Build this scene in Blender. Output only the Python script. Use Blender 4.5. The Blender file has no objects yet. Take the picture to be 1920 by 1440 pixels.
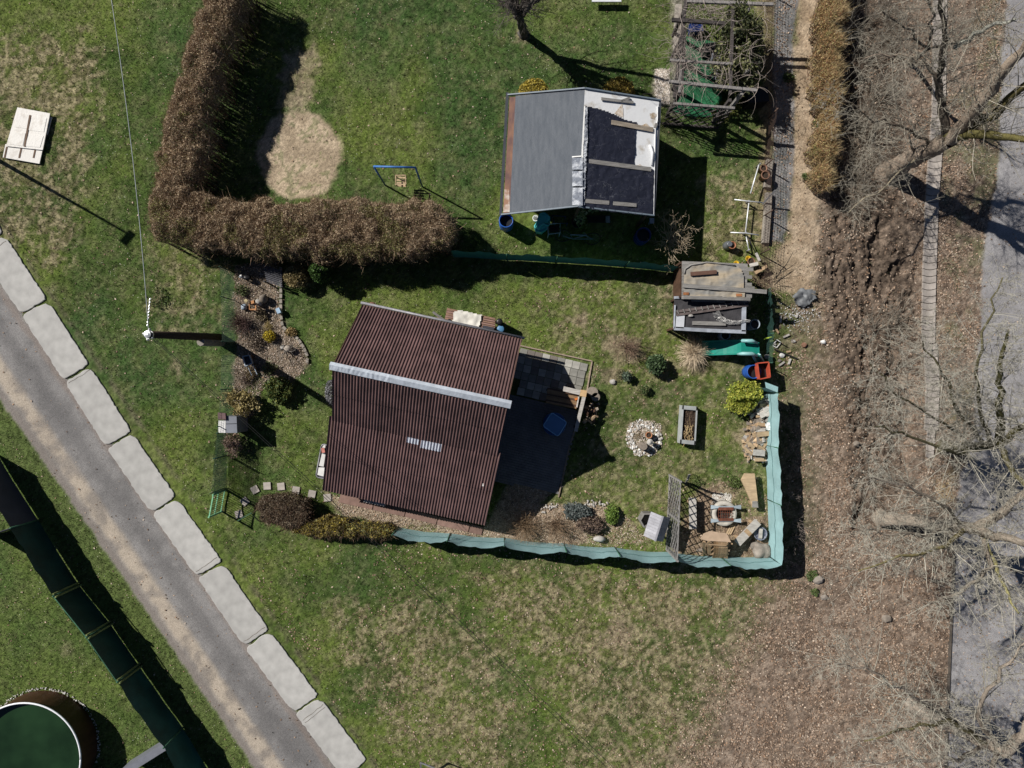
import bpy, math, random
import numpy as np
from mathutils import Vector, Matrix
random.seed(7); np.random.seed(7)
R = math.radians
C = bpy.context.scene.collection
H, F = 28.8, 1296.0            # camera height (m), focal length in pixels of the 1920 px frame
# ------------------------------------------------------------------ camera, sky, sun, exposure
cam = bpy.data.cameras.new('camera'); cam.sensor_width = 36; cam.lens = 36*F/1920; cam.clip_end = 900; cam.clip_start = .5
camo = bpy.data.objects.new('camera', cam); C.objects.link(camo); camo.location = (0, 0, H)
bpy.context.scene.camera = camo
SUN_EL, SDIR = R(40.6), Vector((math.cos(R(29.5)), -math.sin(R(29.5)), 0))     # SDIR: the way shadows fall
w = bpy.data.worlds.new('World'); bpy.context.scene.world = w; w.use_nodes = True
nt = w.node_tree; bg = nt.nodes['Background']; sky = nt.nodes.new('ShaderNodeTexSky')
sky.sky_type = 'NISHITA'; sky.sun_disc = False; sky.sun_elevation = SUN_EL
sky.sun_rotation = math.atan2(-SDIR.x, -SDIR.y); sky.altitude = 300; sky.air_density = .45; sky.dust_density = .15
nt.links.new(sky.outputs[0], bg.inputs[0]); bg.inputs[1].default_value = 0.05
sun = bpy.data.lights.new('sun', 'SUN'); sun.energy = 5.0; sun.angle = R(.55); sun.color = (1, .955, .89)
so = bpy.data.objects.new('sun', sun); C.objects.link(so); so.location = (-30, 20, 40)
so.rotation_euler = (SDIR*math.cos(SUN_EL) + Vector((0, 0, -math.sin(SUN_EL)))).to_track_quat('-Z', 'Y').to_euler()
vs = bpy.context.scene.view_settings; vs.view_transform = 'Standard'; vs.look = 'None'; vs.exposure = 0.27; vs.gamma = 1
vs.use_curve_mapping = False
# ------------------------------------------------------------------ places: photo pixel + height -> world metres
def T(px, py, h=0.0):
    k = (H-h)/F
    return Vector(((px-960)*k, -(py-720)*k, h))
def S(px): return px/45.0
def onplane(px, py, P0, n, lift=0.0):
    o = Vector((0, 0, H)); d = T(px, py, 0)-o
    t = (P0-o).dot(n)/d.dot(n)
    return o+d*t+n*lift
# ------------------------------------------------------------------ noise in numpy
_lat = {}
def vn(x, y, s, seed=0):
    if seed not in _lat: _lat[seed] = np.random.RandomState(seed).rand(256, 256)
    L = _lat[seed]; x = x/s+1000.3; y = y/s+1000.7
    xi = np.floor(x).astype(int); yi = np.floor(y).astype(int); fx = x-xi; fy = y-yi
    fx = fx*fx*(3-2*fx); fy = fy*fy*(3-2*fy)
    a = L[xi & 255, yi & 255]; b = L[(xi+1) & 255, yi & 255]; c = L[xi & 255, (yi+1) & 255]; d = L[(xi+1) & 255, (yi+1) & 255]
    return (a*(1-fx)+b*fx)*(1-fy)+(c*(1-fx)+d*fx)*fy
def fbm(x, y, s, seed=0, o=4):
    t = 0; a = .5; n = 0
    for i in range(o):
        t = t+a*vn(x, y, s/2**i, seed+i*17); n += a; a *= .55
    return t/n
def sst(a, b, x):
    t = np.clip((x-a)/(b-a), 0, 1); return t*t*(3-2*t)
def pdist(X, Y, poly):
    """signed distance to a polygon, positive inside"""
    d = np.full(X.shape, 1e9); ins = np.zeros(X.shape, bool); n = len(poly)
    for i in range(n):
        ax, ay = poly[i]; bx, by = poly[(i+1) % n]
        ex, ey = bx-ax, by-ay; t = np.clip(((X-ax)*ex+(Y-ay)*ey)/(ex*ex+ey*ey), 0, 1)
        d = np.minimum(d, np.hypot(X-ax-t*ex, Y-ay-t*ey))
        if ay != by: ins ^= ((ay > Y) != (by > Y)) & (X < (bx-ax)*(Y-ay)/(by-ay)+ax)
    return np.where(ins, d, -d)
def ldist(X, Y, pts):
    d = np.full(X.shape, 1e9)
    for (ax, ay), (bx, by) in zip(pts, pts[1:]):
        ex, ey = bx-ax, by-ay; t = np.clip(((X-ax)*ex+(Y-ay)*ey)/(ex*ex+ey*ey), 0, 1)
        d = np.minimum(d, np.hypot(X-ax-t*ex, Y-ay-t*ey))
    return d
# ------------------------------------------------------------------ materials
def newmat(name):
    m = bpy.data.materials.new(name); m.use_nodes = True; n = m.node_tree.nodes; b = n['Principled BSDF']
    return m, n, m.node_tree.links, b
def _ramp(n, stops):
    r = n.new('ShaderNodeValToRGB'); e = r.color_ramp.elements
    e[0].position, e[0].color = stops[0][0], (*stops[0][1], 1); e[1].position, e[1].color = stops[-1][0], (*stops[-1][1], 1)
    for p, c in stops[1:-1]:
        q = e.new(p); q.color = (*c, 1)
    return r
_mats = {}
def pm(name, col, var=.35, scale=6, rough=.8, metal=0., bump=.3, bscale=40, col2=None, stretch=None, rnd=.15, spec=.3, detail=6, lo=.35, hi=.68):
    """solid procedural material: two tones mixed by noise, per-object shift, fine bump"""
    if name in _mats: return _mats[name]
    m, n, l, b = newmat(name)
    tc = n.new('ShaderNodeTexCoord'); mp = n.new('ShaderNodeMapping'); l.new(tc.outputs['Object'], mp.inputs[0])
    if stretch: mp.inputs['Scale'].default_value = stretch
    no = n.new('ShaderNodeTexNoise'); no.inputs['Scale'].default_value = scale; no.inputs['Detail'].default_value = detail; l.new(mp.outputs[0], no.inputs[0])
    c2 = col2 or tuple(c*(1-var) for c in col)
    r = _ramp(n, [(lo, c2), (hi, col)]); l.new(no.outputs[0], r.inputs[0])
    oi = n.new('ShaderNodeObjectInfo'); mr = n.new('ShaderNodeMapRange'); l.new(oi.outputs['Random'], mr.inputs[0])
    mr.inputs[3].default_value = 1-rnd; mr.inputs[4].default_value = 1+rnd
    mx = n.new('ShaderNodeVectorMath'); mx.operation = 'SCALE'; l.new(r.outputs[0], mx.inputs[0]); l.new(mr.outputs[0], mx.inputs[3])
    l.new(mx.outputs[0], b.inputs['Base Color'])
    b.inputs['Roughness'].default_value = rough; b.inputs['Metallic'].default_value = metal; b.inputs['Specular IOR Level'].default_value = spec
    if bump:
        n2 = n.new('ShaderNodeTexNoise'); n2.inputs['Scale'].default_value = bscale; n2.inputs['Detail'].default_value = 4; l.new(mp.outputs[0], n2.inputs[0])
        bp = n.new('ShaderNodeBump'); bp.inputs['Strength'].default_value = bump; bp.inputs['Distance'].default_value = .02
        l.new(n2.outputs[0], bp.inputs['Height']); l.new(bp.outputs[0], b.inputs['Normal'])
    _mats[name] = m; return m
def am(name, rough=.75, spec=.2, noise=0, trans=0.0):
    """material whose colour is the mesh's own col attribute (natural variation leaf by leaf)"""
    if name in _mats: return _mats[name]
    m, n, l, b = newmat(name)
    a = n.new('ShaderNodeAttribute'); a.attribute_name = 'col'
    b.inputs['Roughness'].default_value = rough; b.inputs['Specular IOR Level'].default_value = spec
    if noise:
        tc = n.new('ShaderNodeTexCoord'); no = n.new('ShaderNodeTexNoise'); no.inputs['Scale'].default_value = noise; no.inputs['Detail'].default_value = 5
        no.inputs['Roughness'].default_value = .7
        l.new(tc.outputs['Object'], no.inputs[0]); mr = n.new('ShaderNodeMapRange'); l.new(no.outputs[0], mr.inputs[0])
        mr.inputs[1].default_value = .28; mr.inputs[2].default_value = .72; mr.inputs[3].default_value = .38; mr.inputs[4].default_value = 1.65
        mx = n.new('ShaderNodeVectorMath'); mx.operation = 'SCALE'; l.new(a.outputs['Color'], mx.inputs[0]); l.new(mr.outputs[0], mx.inputs[3])
        l.new(mx.outputs[0], b.inputs['Base Color'])
        bp = n.new('ShaderNodeBump'); bp.inputs['Strength'].default_value = .5; bp.inputs['Distance'].default_value = .03
        l.new(no.outputs[0], bp.inputs['Height']); l.new(bp.outputs[0], b.inputs['Normal'])
    else: l.new(a.outputs['Color'], b.inputs['Base Color'])
    if trans:
        t = n.new('ShaderNodeBsdfTranslucent'); l.new(a.outputs['Color'], t.inputs[0]); s = n.new('ShaderNodeMixShader'); s.inputs[0].default_value = trans
        l.new(b.outputs[0], s.inputs[1]); l.new(t.outputs[0], s.inputs[2]); l.new(s.outputs[0], n['Material Output'].inputs[0])
    _mats[name] = m; return m
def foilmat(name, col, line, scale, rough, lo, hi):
    """thin plastic foil: dark sheet, pale lines for wear and for crease glints painted into the colour"""
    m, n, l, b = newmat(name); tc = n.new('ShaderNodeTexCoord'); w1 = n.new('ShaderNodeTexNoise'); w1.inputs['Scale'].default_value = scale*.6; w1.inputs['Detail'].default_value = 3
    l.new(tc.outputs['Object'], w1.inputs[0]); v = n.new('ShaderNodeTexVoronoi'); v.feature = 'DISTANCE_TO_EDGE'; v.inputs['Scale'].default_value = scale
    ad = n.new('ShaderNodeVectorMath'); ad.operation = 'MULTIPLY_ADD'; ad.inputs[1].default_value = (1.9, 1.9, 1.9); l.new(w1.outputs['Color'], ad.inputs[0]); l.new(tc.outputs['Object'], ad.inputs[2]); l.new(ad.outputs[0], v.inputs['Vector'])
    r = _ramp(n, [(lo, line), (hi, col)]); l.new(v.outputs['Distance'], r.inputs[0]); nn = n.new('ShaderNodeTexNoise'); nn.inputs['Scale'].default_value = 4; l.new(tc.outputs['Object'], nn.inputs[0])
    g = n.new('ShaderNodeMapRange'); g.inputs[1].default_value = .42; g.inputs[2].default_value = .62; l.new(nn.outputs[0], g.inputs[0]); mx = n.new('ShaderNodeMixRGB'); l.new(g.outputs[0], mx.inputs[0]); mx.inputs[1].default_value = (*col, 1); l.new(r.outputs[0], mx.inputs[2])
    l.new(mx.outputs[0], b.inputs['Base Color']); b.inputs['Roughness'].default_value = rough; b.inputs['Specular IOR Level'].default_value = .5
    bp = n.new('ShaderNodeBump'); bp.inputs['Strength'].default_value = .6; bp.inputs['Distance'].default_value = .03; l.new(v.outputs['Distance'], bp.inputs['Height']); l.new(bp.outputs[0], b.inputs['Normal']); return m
# ------------------------------------------------------------------ objects
ORG = {}
def tag(o, label=None, cat=None, group=None, kind=None):
    if label: o['label'] = label
    if cat: o['category'] = cat; o['kind'] = 'thing'
    if group: o['group'] = group
    if kind: o['kind'] = kind
    return o
def thing(name, label, cat, loc, group=None):
    o = bpy.data.objects.new(name, None); C.objects.link(o); o.empty_display_size = .2
    o.location = loc; ORG[o.name] = Vector(loc); tag(o, label, cat, group); return o
class MB:
    def __init__(s): s.v = []; s.f = []; s.m = []; s.mi = 0
    def add(s, vs, fs):
        b = len(s.v); s.v += [tuple(p) for p in vs]; s.f += [tuple(i+b for i in f) for f in fs]; s.m += [s.mi]*len(fs); return s
    def box(s, c, d, rz=0, rx=0, ry=0):
        M = Matrix.Rotation(rz, 3, 'Z') @ Matrix.Rotation(ry, 3, 'Y') @ Matrix.Rotation(rx, 3, 'X'); c = Vector(c)
        P = [c+M @ Vector((x*d[0]/2, y*d[1]/2, z*d[2]/2)) for z in (-1, 1) for y in (-1, 1) for x in (-1, 1)]
        return s.add(P, [(0, 2, 3, 1), (4, 5, 7, 6), (0, 1, 5, 4), (2, 6, 7, 3), (0, 4, 6, 2), (1, 3, 7, 5)])
    def beam(s, a, b, w, h=None, up=(0, 0, 1)):
        a = Vector(a); b = Vector(b); h = h or w; d = (b-a).normalized(); up = Vector(up)
        if abs(d.dot(up)) > .98: up = Vector((0, 1, 0))
        x = d.cross(up).normalized(); y = x.cross(d)
        P = [p+x*sx*w/2+y*sy*h/2 for p in (a, b) for sy in (-1, 1) for sx in (-1, 1)]
        return s.add(P, [(0, 2, 3, 1), (4, 5, 7, 6), (0, 1, 5, 4), (2, 6, 7, 3), (0, 4, 6, 2), (1, 3, 7, 5)])
    def tube(s, pts, r, n=6, cap=True):
        pts = [Vector(p) for p in pts]; k = len(pts)
        if not hasattr(r, '__len__'): r = [r]*k
        vs = []; x = None
        for i, p in enumerate(pts):
            d = (pts[min(i+1, k-1)]-pts[max(i-1, 0)]).normalized()
            if x is None: x = d.cross(Vector((0, 0, 1)) if abs(d.z) < .9 else Vector((1, 0, 0))).normalized()
            else:
                x = x-d*x.dot(d); x = x.normalized() if x.length > 1e-6 else d.orthogonal().normalized()
            y = d.cross(x)
            vs += [p+(x*math.cos(2*math.pi*j/n)+y*math.sin(2*math.pi*j/n))*r[i] for j in range(n)]
        fs = [(i*n+j, i*n+(j+1) % n, (i+1)*n+(j+1) % n, (i+1)*n+j) for i in range(k-1) for j in range(n)]
        if cap: fs += [tuple(range(n-1, -1, -1)), tuple(range((k-1)*n, k*n))]
        return s.add(vs, fs)
    def prism(s, pts, z0, z1):
        n = len(pts); P = [(p[0], p[1], z0) for p in pts]+[(p[0], p[1], z1) for p in pts]
        a = sum(pts[i][0]*pts[(i+1) % n][1]-pts[(i+1) % n][0]*pts[i][1] for i in range(n))
        fs = [tuple(range(n-1, -1, -1)), tuple(range(n, 2*n))]+[(i, (i+1) % n, n+(i+1) % n, n+i) for i in range(n)]
        if a < 0: fs = [f[::-1] for f in fs]
        return s.add(P, fs)
    def slab(s, top, t, n=Vector((0, 0, 1))):
        """polygon of 3-D points given thickness t downwards along n"""
        k = len(top); top = [Vector(p) for p in top]; P = [p-Vector(n)*t for p in top]+top
        return s.add(P, [tuple(range(k-1, -1, -1)), tuple(range(k, 2*k))]+[(i, (i+1) % k, k+(i+1) % k, k+i) for i in range(k)])
    def lathe(s, c, prof, n=20, cap=True):
        c = Vector(c); vs = [(c.x+r*math.cos(2*math.pi*j/n), c.y+r*math.sin(2*math.pi*j/n), c.z+z) for r, z in prof for j in range(n)]
        k = len(prof); fs = [(i*n+j, i*n+(j+1) % n, (i+1)*n+(j+1) % n, (i+1)*n+j) for i in range(k-1) for j in range(n)]
        if cap: fs += [tuple(range(n-1, -1, -1)), tuple(range((k-1)*n, k*n))]
        return s.add(vs, fs)
    def rock(s, c, r, sq=(1, 1, .7), seed=0, n=2):
        import bmesh
        bm = bmesh.new(); bmesh.ops.create_icosphere(bm, subdivisions=n, radius=1); rr = random.Random(seed); c = Vector(c)
        o = Vector((rr.random()*9, rr.random()*9, rr.random()*9)); from mathutils import noise
        for v in bm.verts:
            k = 1+.35*noise.noise(v.co*1.3+o)+.12*noise.noise(v.co*3+o)
            v.co = v.co*k
        bm.verts.ensure_lookup_table()
        s.add([c+Vector((v.co.x*r*sq[0], v.co.y*r*sq[1], v.co.z*r*sq[2])) for v in bm.verts], [tuple(v.index for v in f.verts) for f in bm.faces]); bm.free(); return s
    def obj(s, name, mats, parent=None, smooth=False, loc=None):
        if parent is not None:
            org = ORG[parent.name]
        else: org = Vector(loc) if loc is not None else Vector((0, 0, 0))
        me = bpy.data.meshes.new(name)
        me.from_pydata([(p[0]-org.x, p[1]-org.y, p[2]-org.z) for p in s.v], [], s.f)
        mats = mats if isinstance(mats, (list, tuple)) else [mats]
        for m in mats: me.materials.append(m)
        if len(mats) > 1: me.polygons.foreach_set('material_index', s.m)
        if smooth: me.polygons.foreach_set('use_smooth', [True]*len(me.polygons))
        o = bpy.data.objects.new(name, me); C.objects.link(o)
        if parent is None: o.location = org
        else: o.parent = parent
        ORG[o.name] = org
        return o
def part(name, mb, mat, parent, smooth=False): return mb.obj(name, mat, parent, smooth)
def single(name, mb, mat, label, cat, loc=None, group=None, smooth=False, kind=None):
    loc = loc if loc is not None else Vector(mb.v[0])
    return tag(mb.obj(name, mat, None, smooth, loc), label, cat, group, kind)
def piece(name, me, parent, loc, rz=0):
    """a piece that shares its mesh with its like; loc is a world place"""
    o = bpy.data.objects.new(name, me); C.objects.link(o); o.parent = parent
    o.location = Vector(loc)-(ORG[parent.name] if parent else Vector()); o.rotation_euler = (0, 0, rz); return o
def npmesh(name, V, Fq, col, mat, parent=None, loc=(0, 0, 0), smooth=False):
    """mesh from numpy arrays: V (n,3), Fq (m,k) faces of k corners, col (n,3)"""
    me = bpy.data.meshes.new(name); org = ORG[parent.name] if parent is not None else Vector(loc)
    V = V-np.array(org); k = Fq.shape[1]; m = len(Fq)
    me.vertices.add(len(V)); me.vertices.foreach_set('co', V.astype(np.float32).ravel())
    me.loops.add(m*k); me.loops.foreach_set('vertex_index', Fq.astype(np.int32).ravel())
    me.polygons.add(m); me.polygons.foreach_set('loop_start', np.arange(0, m*k, k, dtype=np.int32)); me.polygons.foreach_set('loop_total', np.full(m, k, np.int32))
    if smooth: me.polygons.foreach_set('use_smooth', np.ones(m, bool))
    if col is not None:
        a = me.attributes.new('col', 'FLOAT_COLOR', 'POINT'); c4 = np.ones((len(V), 4), np.float32); c4[:, :3] = np.clip(col, 0, 1); a.data.foreach_set('color', c4.ravel())
    me.update(calc_edges=True); me.validate()
    me.materials.append(mat); o = bpy.data.objects.new(name, me); C.objects.link(o)
    if parent is not None: o.parent = parent
    else: o.location = org
    ORG[o.name] = Vector(org); return o
def unit(v): return v/np.maximum(np.linalg.norm(v, axis=1, keepdims=True), 1e-9)
def cards(name, P, size, col, mat, parent=None, flat=0., long=1.6, up=None, loc=(0, 0, 0)):
    """many leaf-sized four-cornered faces at points P, each bent along its middle; flat 1 = lying, 0 = any way"""
    n = len(P); rs = np.random
    d = unit(rs.normal(size=(n, 3))*np.array([1, 1, 1-flat*.9])); q = rs.normal(size=(n, 3))
    if flat: q = q*(1-flat)*.6+np.array([0, 0, 1.])*flat
    nn = unit(q-d*(q*d).sum(1)[:, None]); sd = np.cross(d, nn)
    s = np.broadcast_to(np.asarray(size, float), (n,))[:, None]
    V = np.concatenate([P-d*s*long/2, P+sd*s/2, P+d*s*long/2, P-sd*s/2]); i = np.arange(n)
    V[n:2*n] += nn*s*.12; V[3*n:] += nn*s*.12
    Fq = np.stack([i, i+n, i+2*n, i+3*n], 1)
    return npmesh(name, V, Fq, np.concatenate([col]*4), mat, parent, loc)
def blades(name, P, h, wd, lean, col, mat, parent=None, loc=(0, 0, 0)):
    """one upright leaning triangle per point"""
    n = len(P); rs = np.random; a = rs.rand(n)*2*np.pi; b = rs.rand(n)*2*np.pi
    h = np.broadcast_to(h, (n,)); wd = np.broadcast_to(wd, (n,)); L = rs.rand(n)*lean
    s = np.stack([np.cos(a)*wd/2, np.sin(a)*wd/2, np.zeros(n)], 1)
    t = np.stack([np.cos(b)*h*L, np.sin(b)*h*L, h*np.sqrt(np.maximum(.05, 1-L**2))], 1)
    V = np.concatenate([P-s, P+s, P+t]); i = np.arange(n)
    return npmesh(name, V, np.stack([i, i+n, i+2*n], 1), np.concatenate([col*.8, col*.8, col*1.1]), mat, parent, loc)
def jit(col, n, a=.25, hue=.08):
    c = np.array(col)[None, :]*(1+(np.random.rand(n, 1)-.5)*2*a); return np.clip(c*(1+(np.random.rand(n, 3)-.5)*2*hue), 0, 1)
def pick(cols, n, wts=None, a=.2):
    cols = np.array(cols); i = np.random.choice(len(cols), n, p=wts); return np.clip(cols[i]*(1+(np.random.rand(n, 1)-.5)*2*a), 0, 1)
# ================================================================== GROUND: one relief sheet, coloured by what lies on it
JT = [(-95, 328), (-17, 452), (65, 576), (145, 700), (224, 825), (308, 947), (394, 1068), (482, 1197), (575, 1320), (668, 1443), (760, 1568)]   # joints of the roadside slabs
def road_s(X, Y):
    """signed distance (px) from the slab row's middle line, negative on the road's side"""
    A = np.array(JT[0], float); B = np.array(JT[-1], float); d = (B-A)/np.hypot(*(B-A)); nrm = np.array([d[1], -d[0]])
    return (X-A[0])*nrm[0]+(Y-A[1])*nrm[1]
ROCKBED = [(440, 498), (520, 490), (527, 600), (560, 640), (578, 680), (560, 705), (500, 720), (480, 770), (446, 800), (436, 720), (446, 640), (438, 570)]
HOUSEBED = [(612, 925), (700, 940), (905, 990), (960, 900), (1035, 925), (1010, 945), (1160, 950), (1215, 1010), (1150, 1026), (940, 1012), (745, 996), (640, 965)]
FIREBED = [(1290, 930), (1340, 905), (1400, 900), (1440, 930), (1447, 1048), (1260, 1036), (1270, 1000), (1300, 960)]
PATIO = [(965, 650), (1109, 678), (1048, 930), (880, 895)]
SANDPATH = [(535, 95), (597, 92), (590, 190), (560, 205), (520, 200)]
WEEDMAT = [(1452, -60), (1505, -60), (1485, 90), (1490, 200), (1488, 330), (1470, 455), (1447, 450), (1450, 200)]
DIRT = [(1500, -80), (1550, -80), (1545, 200), (1530, 330), (1535, 420), (1520, 560), (1440, 540), (1450, 470), (1480, 440), (1486, 200)]
def ground_cols(X, Y):
    """material weights and colours at ground pixels X, Y"""
    n1 = fbm(X, Y, 90, 1); n2 = fbm(X, Y, 22, 2); n3 = fbm(X, Y, 7, 3, 3); n4 = fbm(X, Y, 200, 4, 3)
    wob = (n2-.5)*26+(n3-.5)*12
    def c(*a): return np.array(a)[None, None, :] if X.ndim == 2 else np.array(a)[None, :]
    def mix(A, B, t): return A*(1-t[..., None])+B*t[..., None]
    g = mix(c(.050, .088, .019), c(.106, .146, .030), sst(.3, .7, n1)); g = mix(g, c(.034, .082, .024), sst(.50, .72, n4)*.6)
    g = mix(g, c(.10, .128, .040), sst(.5, .8, n2)*.5)
    kind = np.zeros(X.shape, int)
    # dry, straw-like patches
    dry = np.zeros(X.shape)
    dry = np.maximum(dry, sst(-30, 40, pdist(X, Y, [(0, 60), (180, 60), (185, 200), (165, 320), (140, 470), (100, 520), (60, 470), (-60, 430), (-60, 120)])+wob*2)*.85)
    dry = np.maximum(dry, sst(-30, 45, pdist(X, Y, [(280, 450), (400, 470), (420, 600), (300, 640), (255, 560)])+wob*1.5)*.6)
    dry = np.maximum(dry, sst(-40, 50, pdist(X, Y, [(620, 1130), (800, 1110), (960, 1210), (980, 1440), (900, 1520), (760, 1440), (640, 1260)])+wob*2)*.75)
    dry = np.maximum(dry, sst(-60, 60, pdist(X, Y, [(900, 1080), (1500, 1060), (1500, 1600), (1100, 1600), (1040, 1300)])+wob*2)*.95)
    dry = np.maximum(dry, sst(-50, 60, pdist(X, Y, [(1000, 520), (1430, 500), (1440, 1050), (1000, 1000), (1120, 760), (1000, 650)])+wob*2)*.5)
    dry = np.maximum(dry, sst(-20, 30, pdist(X, Y, [(1310, 325), (1440, 325), (1440, 490), (1310, 490)])+wob)*.95)
    dry = np.maximum(dry, .16)*(.35+1.1*sst(.35, .65, n2*.6+n3*.4))
    dry = np.clip(dry, 0, 1)
    g = mix(g, mix(c(.135, .120, .060), c(.31, .26, .165), sst(.42, .62, n3)), dry*.8)
    # leaf litter and bare soil on the right
    edge = 1260+(1100-np.minimum(Y, 1440))*-.28+0*X
    lit = sst(-70, 110, X-np.where(Y > 1060, 1440-(Y-1060)*.50, 1468)+wob*2.5)
    lit = lit*np.where((X > 1440) | (Y > 1060), 1, 0)
    lc = mix(c(.150, .112, .085), c(.285, .225, .175), sst(.35, .7, n3*.6+n2*.4)); lc = mix(lc, c(.12, .092, .068), sst(.5, .75, n1)*.6)
    g = mix(g, lc, lit)
    verge = sst(-12, 25, pdist(X, Y, [(1760, 250), (1860, -80), (1990, -80), (1850, 600), (1830, 800), (1768, 800)])+wob)*sst(.4, .6, n1*.5+n2*.5)
    g = mix(g, c(.115, .125, .06), verge*.65)
    soil = sst(-15, 30, pdist(X, Y, [(1556, 330), (1650, 300), (1712, 380), (1722, 560), (1705, 860), (1670, 1000), (1600, 1010), (1556, 640), (1530, 480)])+wob*1.4)
    sc = mix(c(.058, .044, .034), c(.145, .110, .084), sst(.35, .65, n3)); g = mix(g, sc, soil*.85)
    tops = sst(-10, 20, pdist(X, Y, [(1570, -60), (1690, -60), (1700, 330), (1590, 330)])+wob); g = mix(g, c(.062, .047, .036), tops*.85)  # humus under the thicket, darkened further: the thicket's shade is in this colour
    # dirt path
    dp = sst(-10, 10, pdist(X, Y, DIRT)+wob*.7); dc = mix(c(.30, .225, .155), c(.40, .315, .225), sst(.35, .7, n2)); g = mix(g, dc, dp*.9); kind[dp > .5] = 3
    g = mix(g, mix(c(.20, .15, .10), c(.33, .25, .17), n3), sst(-14, 14, pdist(X, Y, [(1425, -60), (1458, -60), (1450, 470), (1425, 480)])+wob)*.7)
    wm = sst(-3, 3, pdist(X, Y, WEEDMAT)+wob*.25); g = mix(g, mix(c(.125, .125, .135), c(.20, .195, .20), sst(.35, .65, n2)), wm*(.75+.25*n3))
    # sandpit and worn path on the lawn
    sp = sst(-5, 6, np.maximum(80-np.hypot(X-562, (Y-290)*.95), 0*X-9)+wob*.62)
    scol = mix(c(.30, .235, .165), c(.42, .335, .24), sst(.35, .65, n2)); g = mix(g, scol, sp*.95*np.where(n3*.6+n2*.4 > .60, .45, 1)); kind[sp > .5] = 4
    p2 = sst(-8, 8, pdist(X, Y, SANDPATH)+wob*1.1); g = mix(g, scol*.8, p2*.75*(.4+.9*n3))
    spots = [(985, 305, 9), (1090, 600, 14), (1110, 610, 10), (1165, 660, 42), (1150, 700, 26), (1005, 440, 12), (1150, 1190, 36), (1280, 1162, 24), (330, 690, 9), (100, 1285, 9), (125, 1222, 8), (1270, 545, 16), (1300, 690, 26), (1440, 500, 40), (1400, 830, 30), (980, 68, 13), (905, 1195, 9), (1350, 620, 60), (1335, 930, 40)]
    for x, y, r in spots:
        t = sst(-10, 16, r*.9-np.hypot(X-x, (Y-y)*1.2)+wob*1.9); g = mix(g, mix(c(.20, .155, .10), c(.33, .265, .19), n3), t*.62)
    for poly, cc, kk in ((ROCKBED, (.20, .155, .12), 0), (HOUSEBED, (.33, .255, .19), 0), (FIREBED, (.26, .19, .135), 0), ([(1228, 128), (1256, 128), (1256, 195), (1228, 190)], (.42, .37, .31), 0), ([(1262, -40), (1284, -40), (1280, 210), (1258, 210)], (.26, .24, .20), 0)):
        t = sst(-7, 7, pdist(X, Y, poly)+wob*.8)*np.where(n1 > .62, .35, 1); g = mix(g, c(*cc)*(.6+.8*n3[..., None]), t*.9)
    # asphalt road on the right
    ar = sst(-4, 4, pdist(X, Y, [(1895, -80), (2600, -80), (2600, 1600), (1765, 1600), (1776, 1330), (1787, 1060), (1788, 965), (1800, 900), (1825, 820), (1838, 600), (1850, 430), (1872, 330), (1880, 100)])+wob*np.where(Y > 1040, .04, .5))
    acol = mix(c(.225, .218, .222), c(.30, .292, .296), sst(.3, .7, n1*.5+n2*.5)); g = mix(g, acol, ar); kind[ar > .5] = 2
    yl = sst(-8, 10, pdist(X, Y, [(1750, 900), (1790, 880), (1790, 945), (1765, 950)])+wob); g = mix(g, c(.50, .37, .20), yl*.7)
    # lane on the left: asphalt, sandy wheel track, grey shoulder
    s = road_s(X, Y)+(n2-.5)*7+(n3-.5)*4
    rd = sst(-33, -37, s)*sst(-166, -158, s); sand = sst(-108, -122, s)*sst(-152, -136, s)*(.55+.45*sst(.3,.6,n2))
    s2 = road_s(X, Y)
    rc = mix(c(.150, .145, .143), c(.225, .217, .212), sst(.3, .7, n2*.5+n1*.5)); rc = mix(rc, c(.122, .118, .118), sst(20, 4, np.abs(s+84))*.6); rc = mix(rc, c(.22, .165, .13), sst(10, 2, np.abs(s+45))*.4)
    rc = mix(rc, mix(c(.31, .262, .21), c(.39, .335, .27), sst(.35, .65, n2)), sand*.95); rc = mix(rc, c(.20, .175, .155), sst(-143, -150, s)*.8)
    g = mix(g, rc, rd); kind[(rd > .5)] = 1
    vg = sst(-158, -166, s)*sst(-215, -200, s); g = mix(g, c(.10, .12, .045), vg*.6)
    g = mix(g, c(.13, .11, .08), sst(8, 1, np.abs(np.abs(s2)-29))*.55*sst(.35, .6, n2))
    lawn_left = (s < -160)
    g = mix(g, c(.085, .125, .034), lawn_left*.5)
    wgt = dict(lit=lit*(1-ar), dry=dry, soil=np.maximum(soil, tops*.6)*(1-ar), road=np.maximum.reduce([ar, rd, dp, sp, wm, p2*.7]))
    hole = sst(.52, .70, fbm(X, Y, 5, 47, 2))*(1-np.maximum.reduce([ar, rd, dp*.6, sp, wm])); g = g*(1-.38*hole)[..., None]; na = .56*(1-.8*np.maximum(ar, rd)); g = g*(1-na/2+na*np.random.rand(*X.shape))[..., None]
    return g, kind, wgt
def axis(lo, hi, st, far):
    a = list(np.arange(lo, hi+1e-6, st)); e = []; x = hi; s = st
    while x < far: s *= 1.5; x += s; e.append(x)
    f = []; x = lo; s = st
    while x > -far: s *= 1.5; x -= s; f.append(x)
    return np.array(f[::-1]+a+e)
gx = axis(-22.6, 22.8, .072, 320); gy = axis(-17.2, 17.2, .072, 320)
GX, GY = np.meshgrid(gx, gy, indexing='ij'); PX = GX*45+960; PY = 720-GY*45
gcol, gkind, gw = ground_cols(PX, PY)
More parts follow.
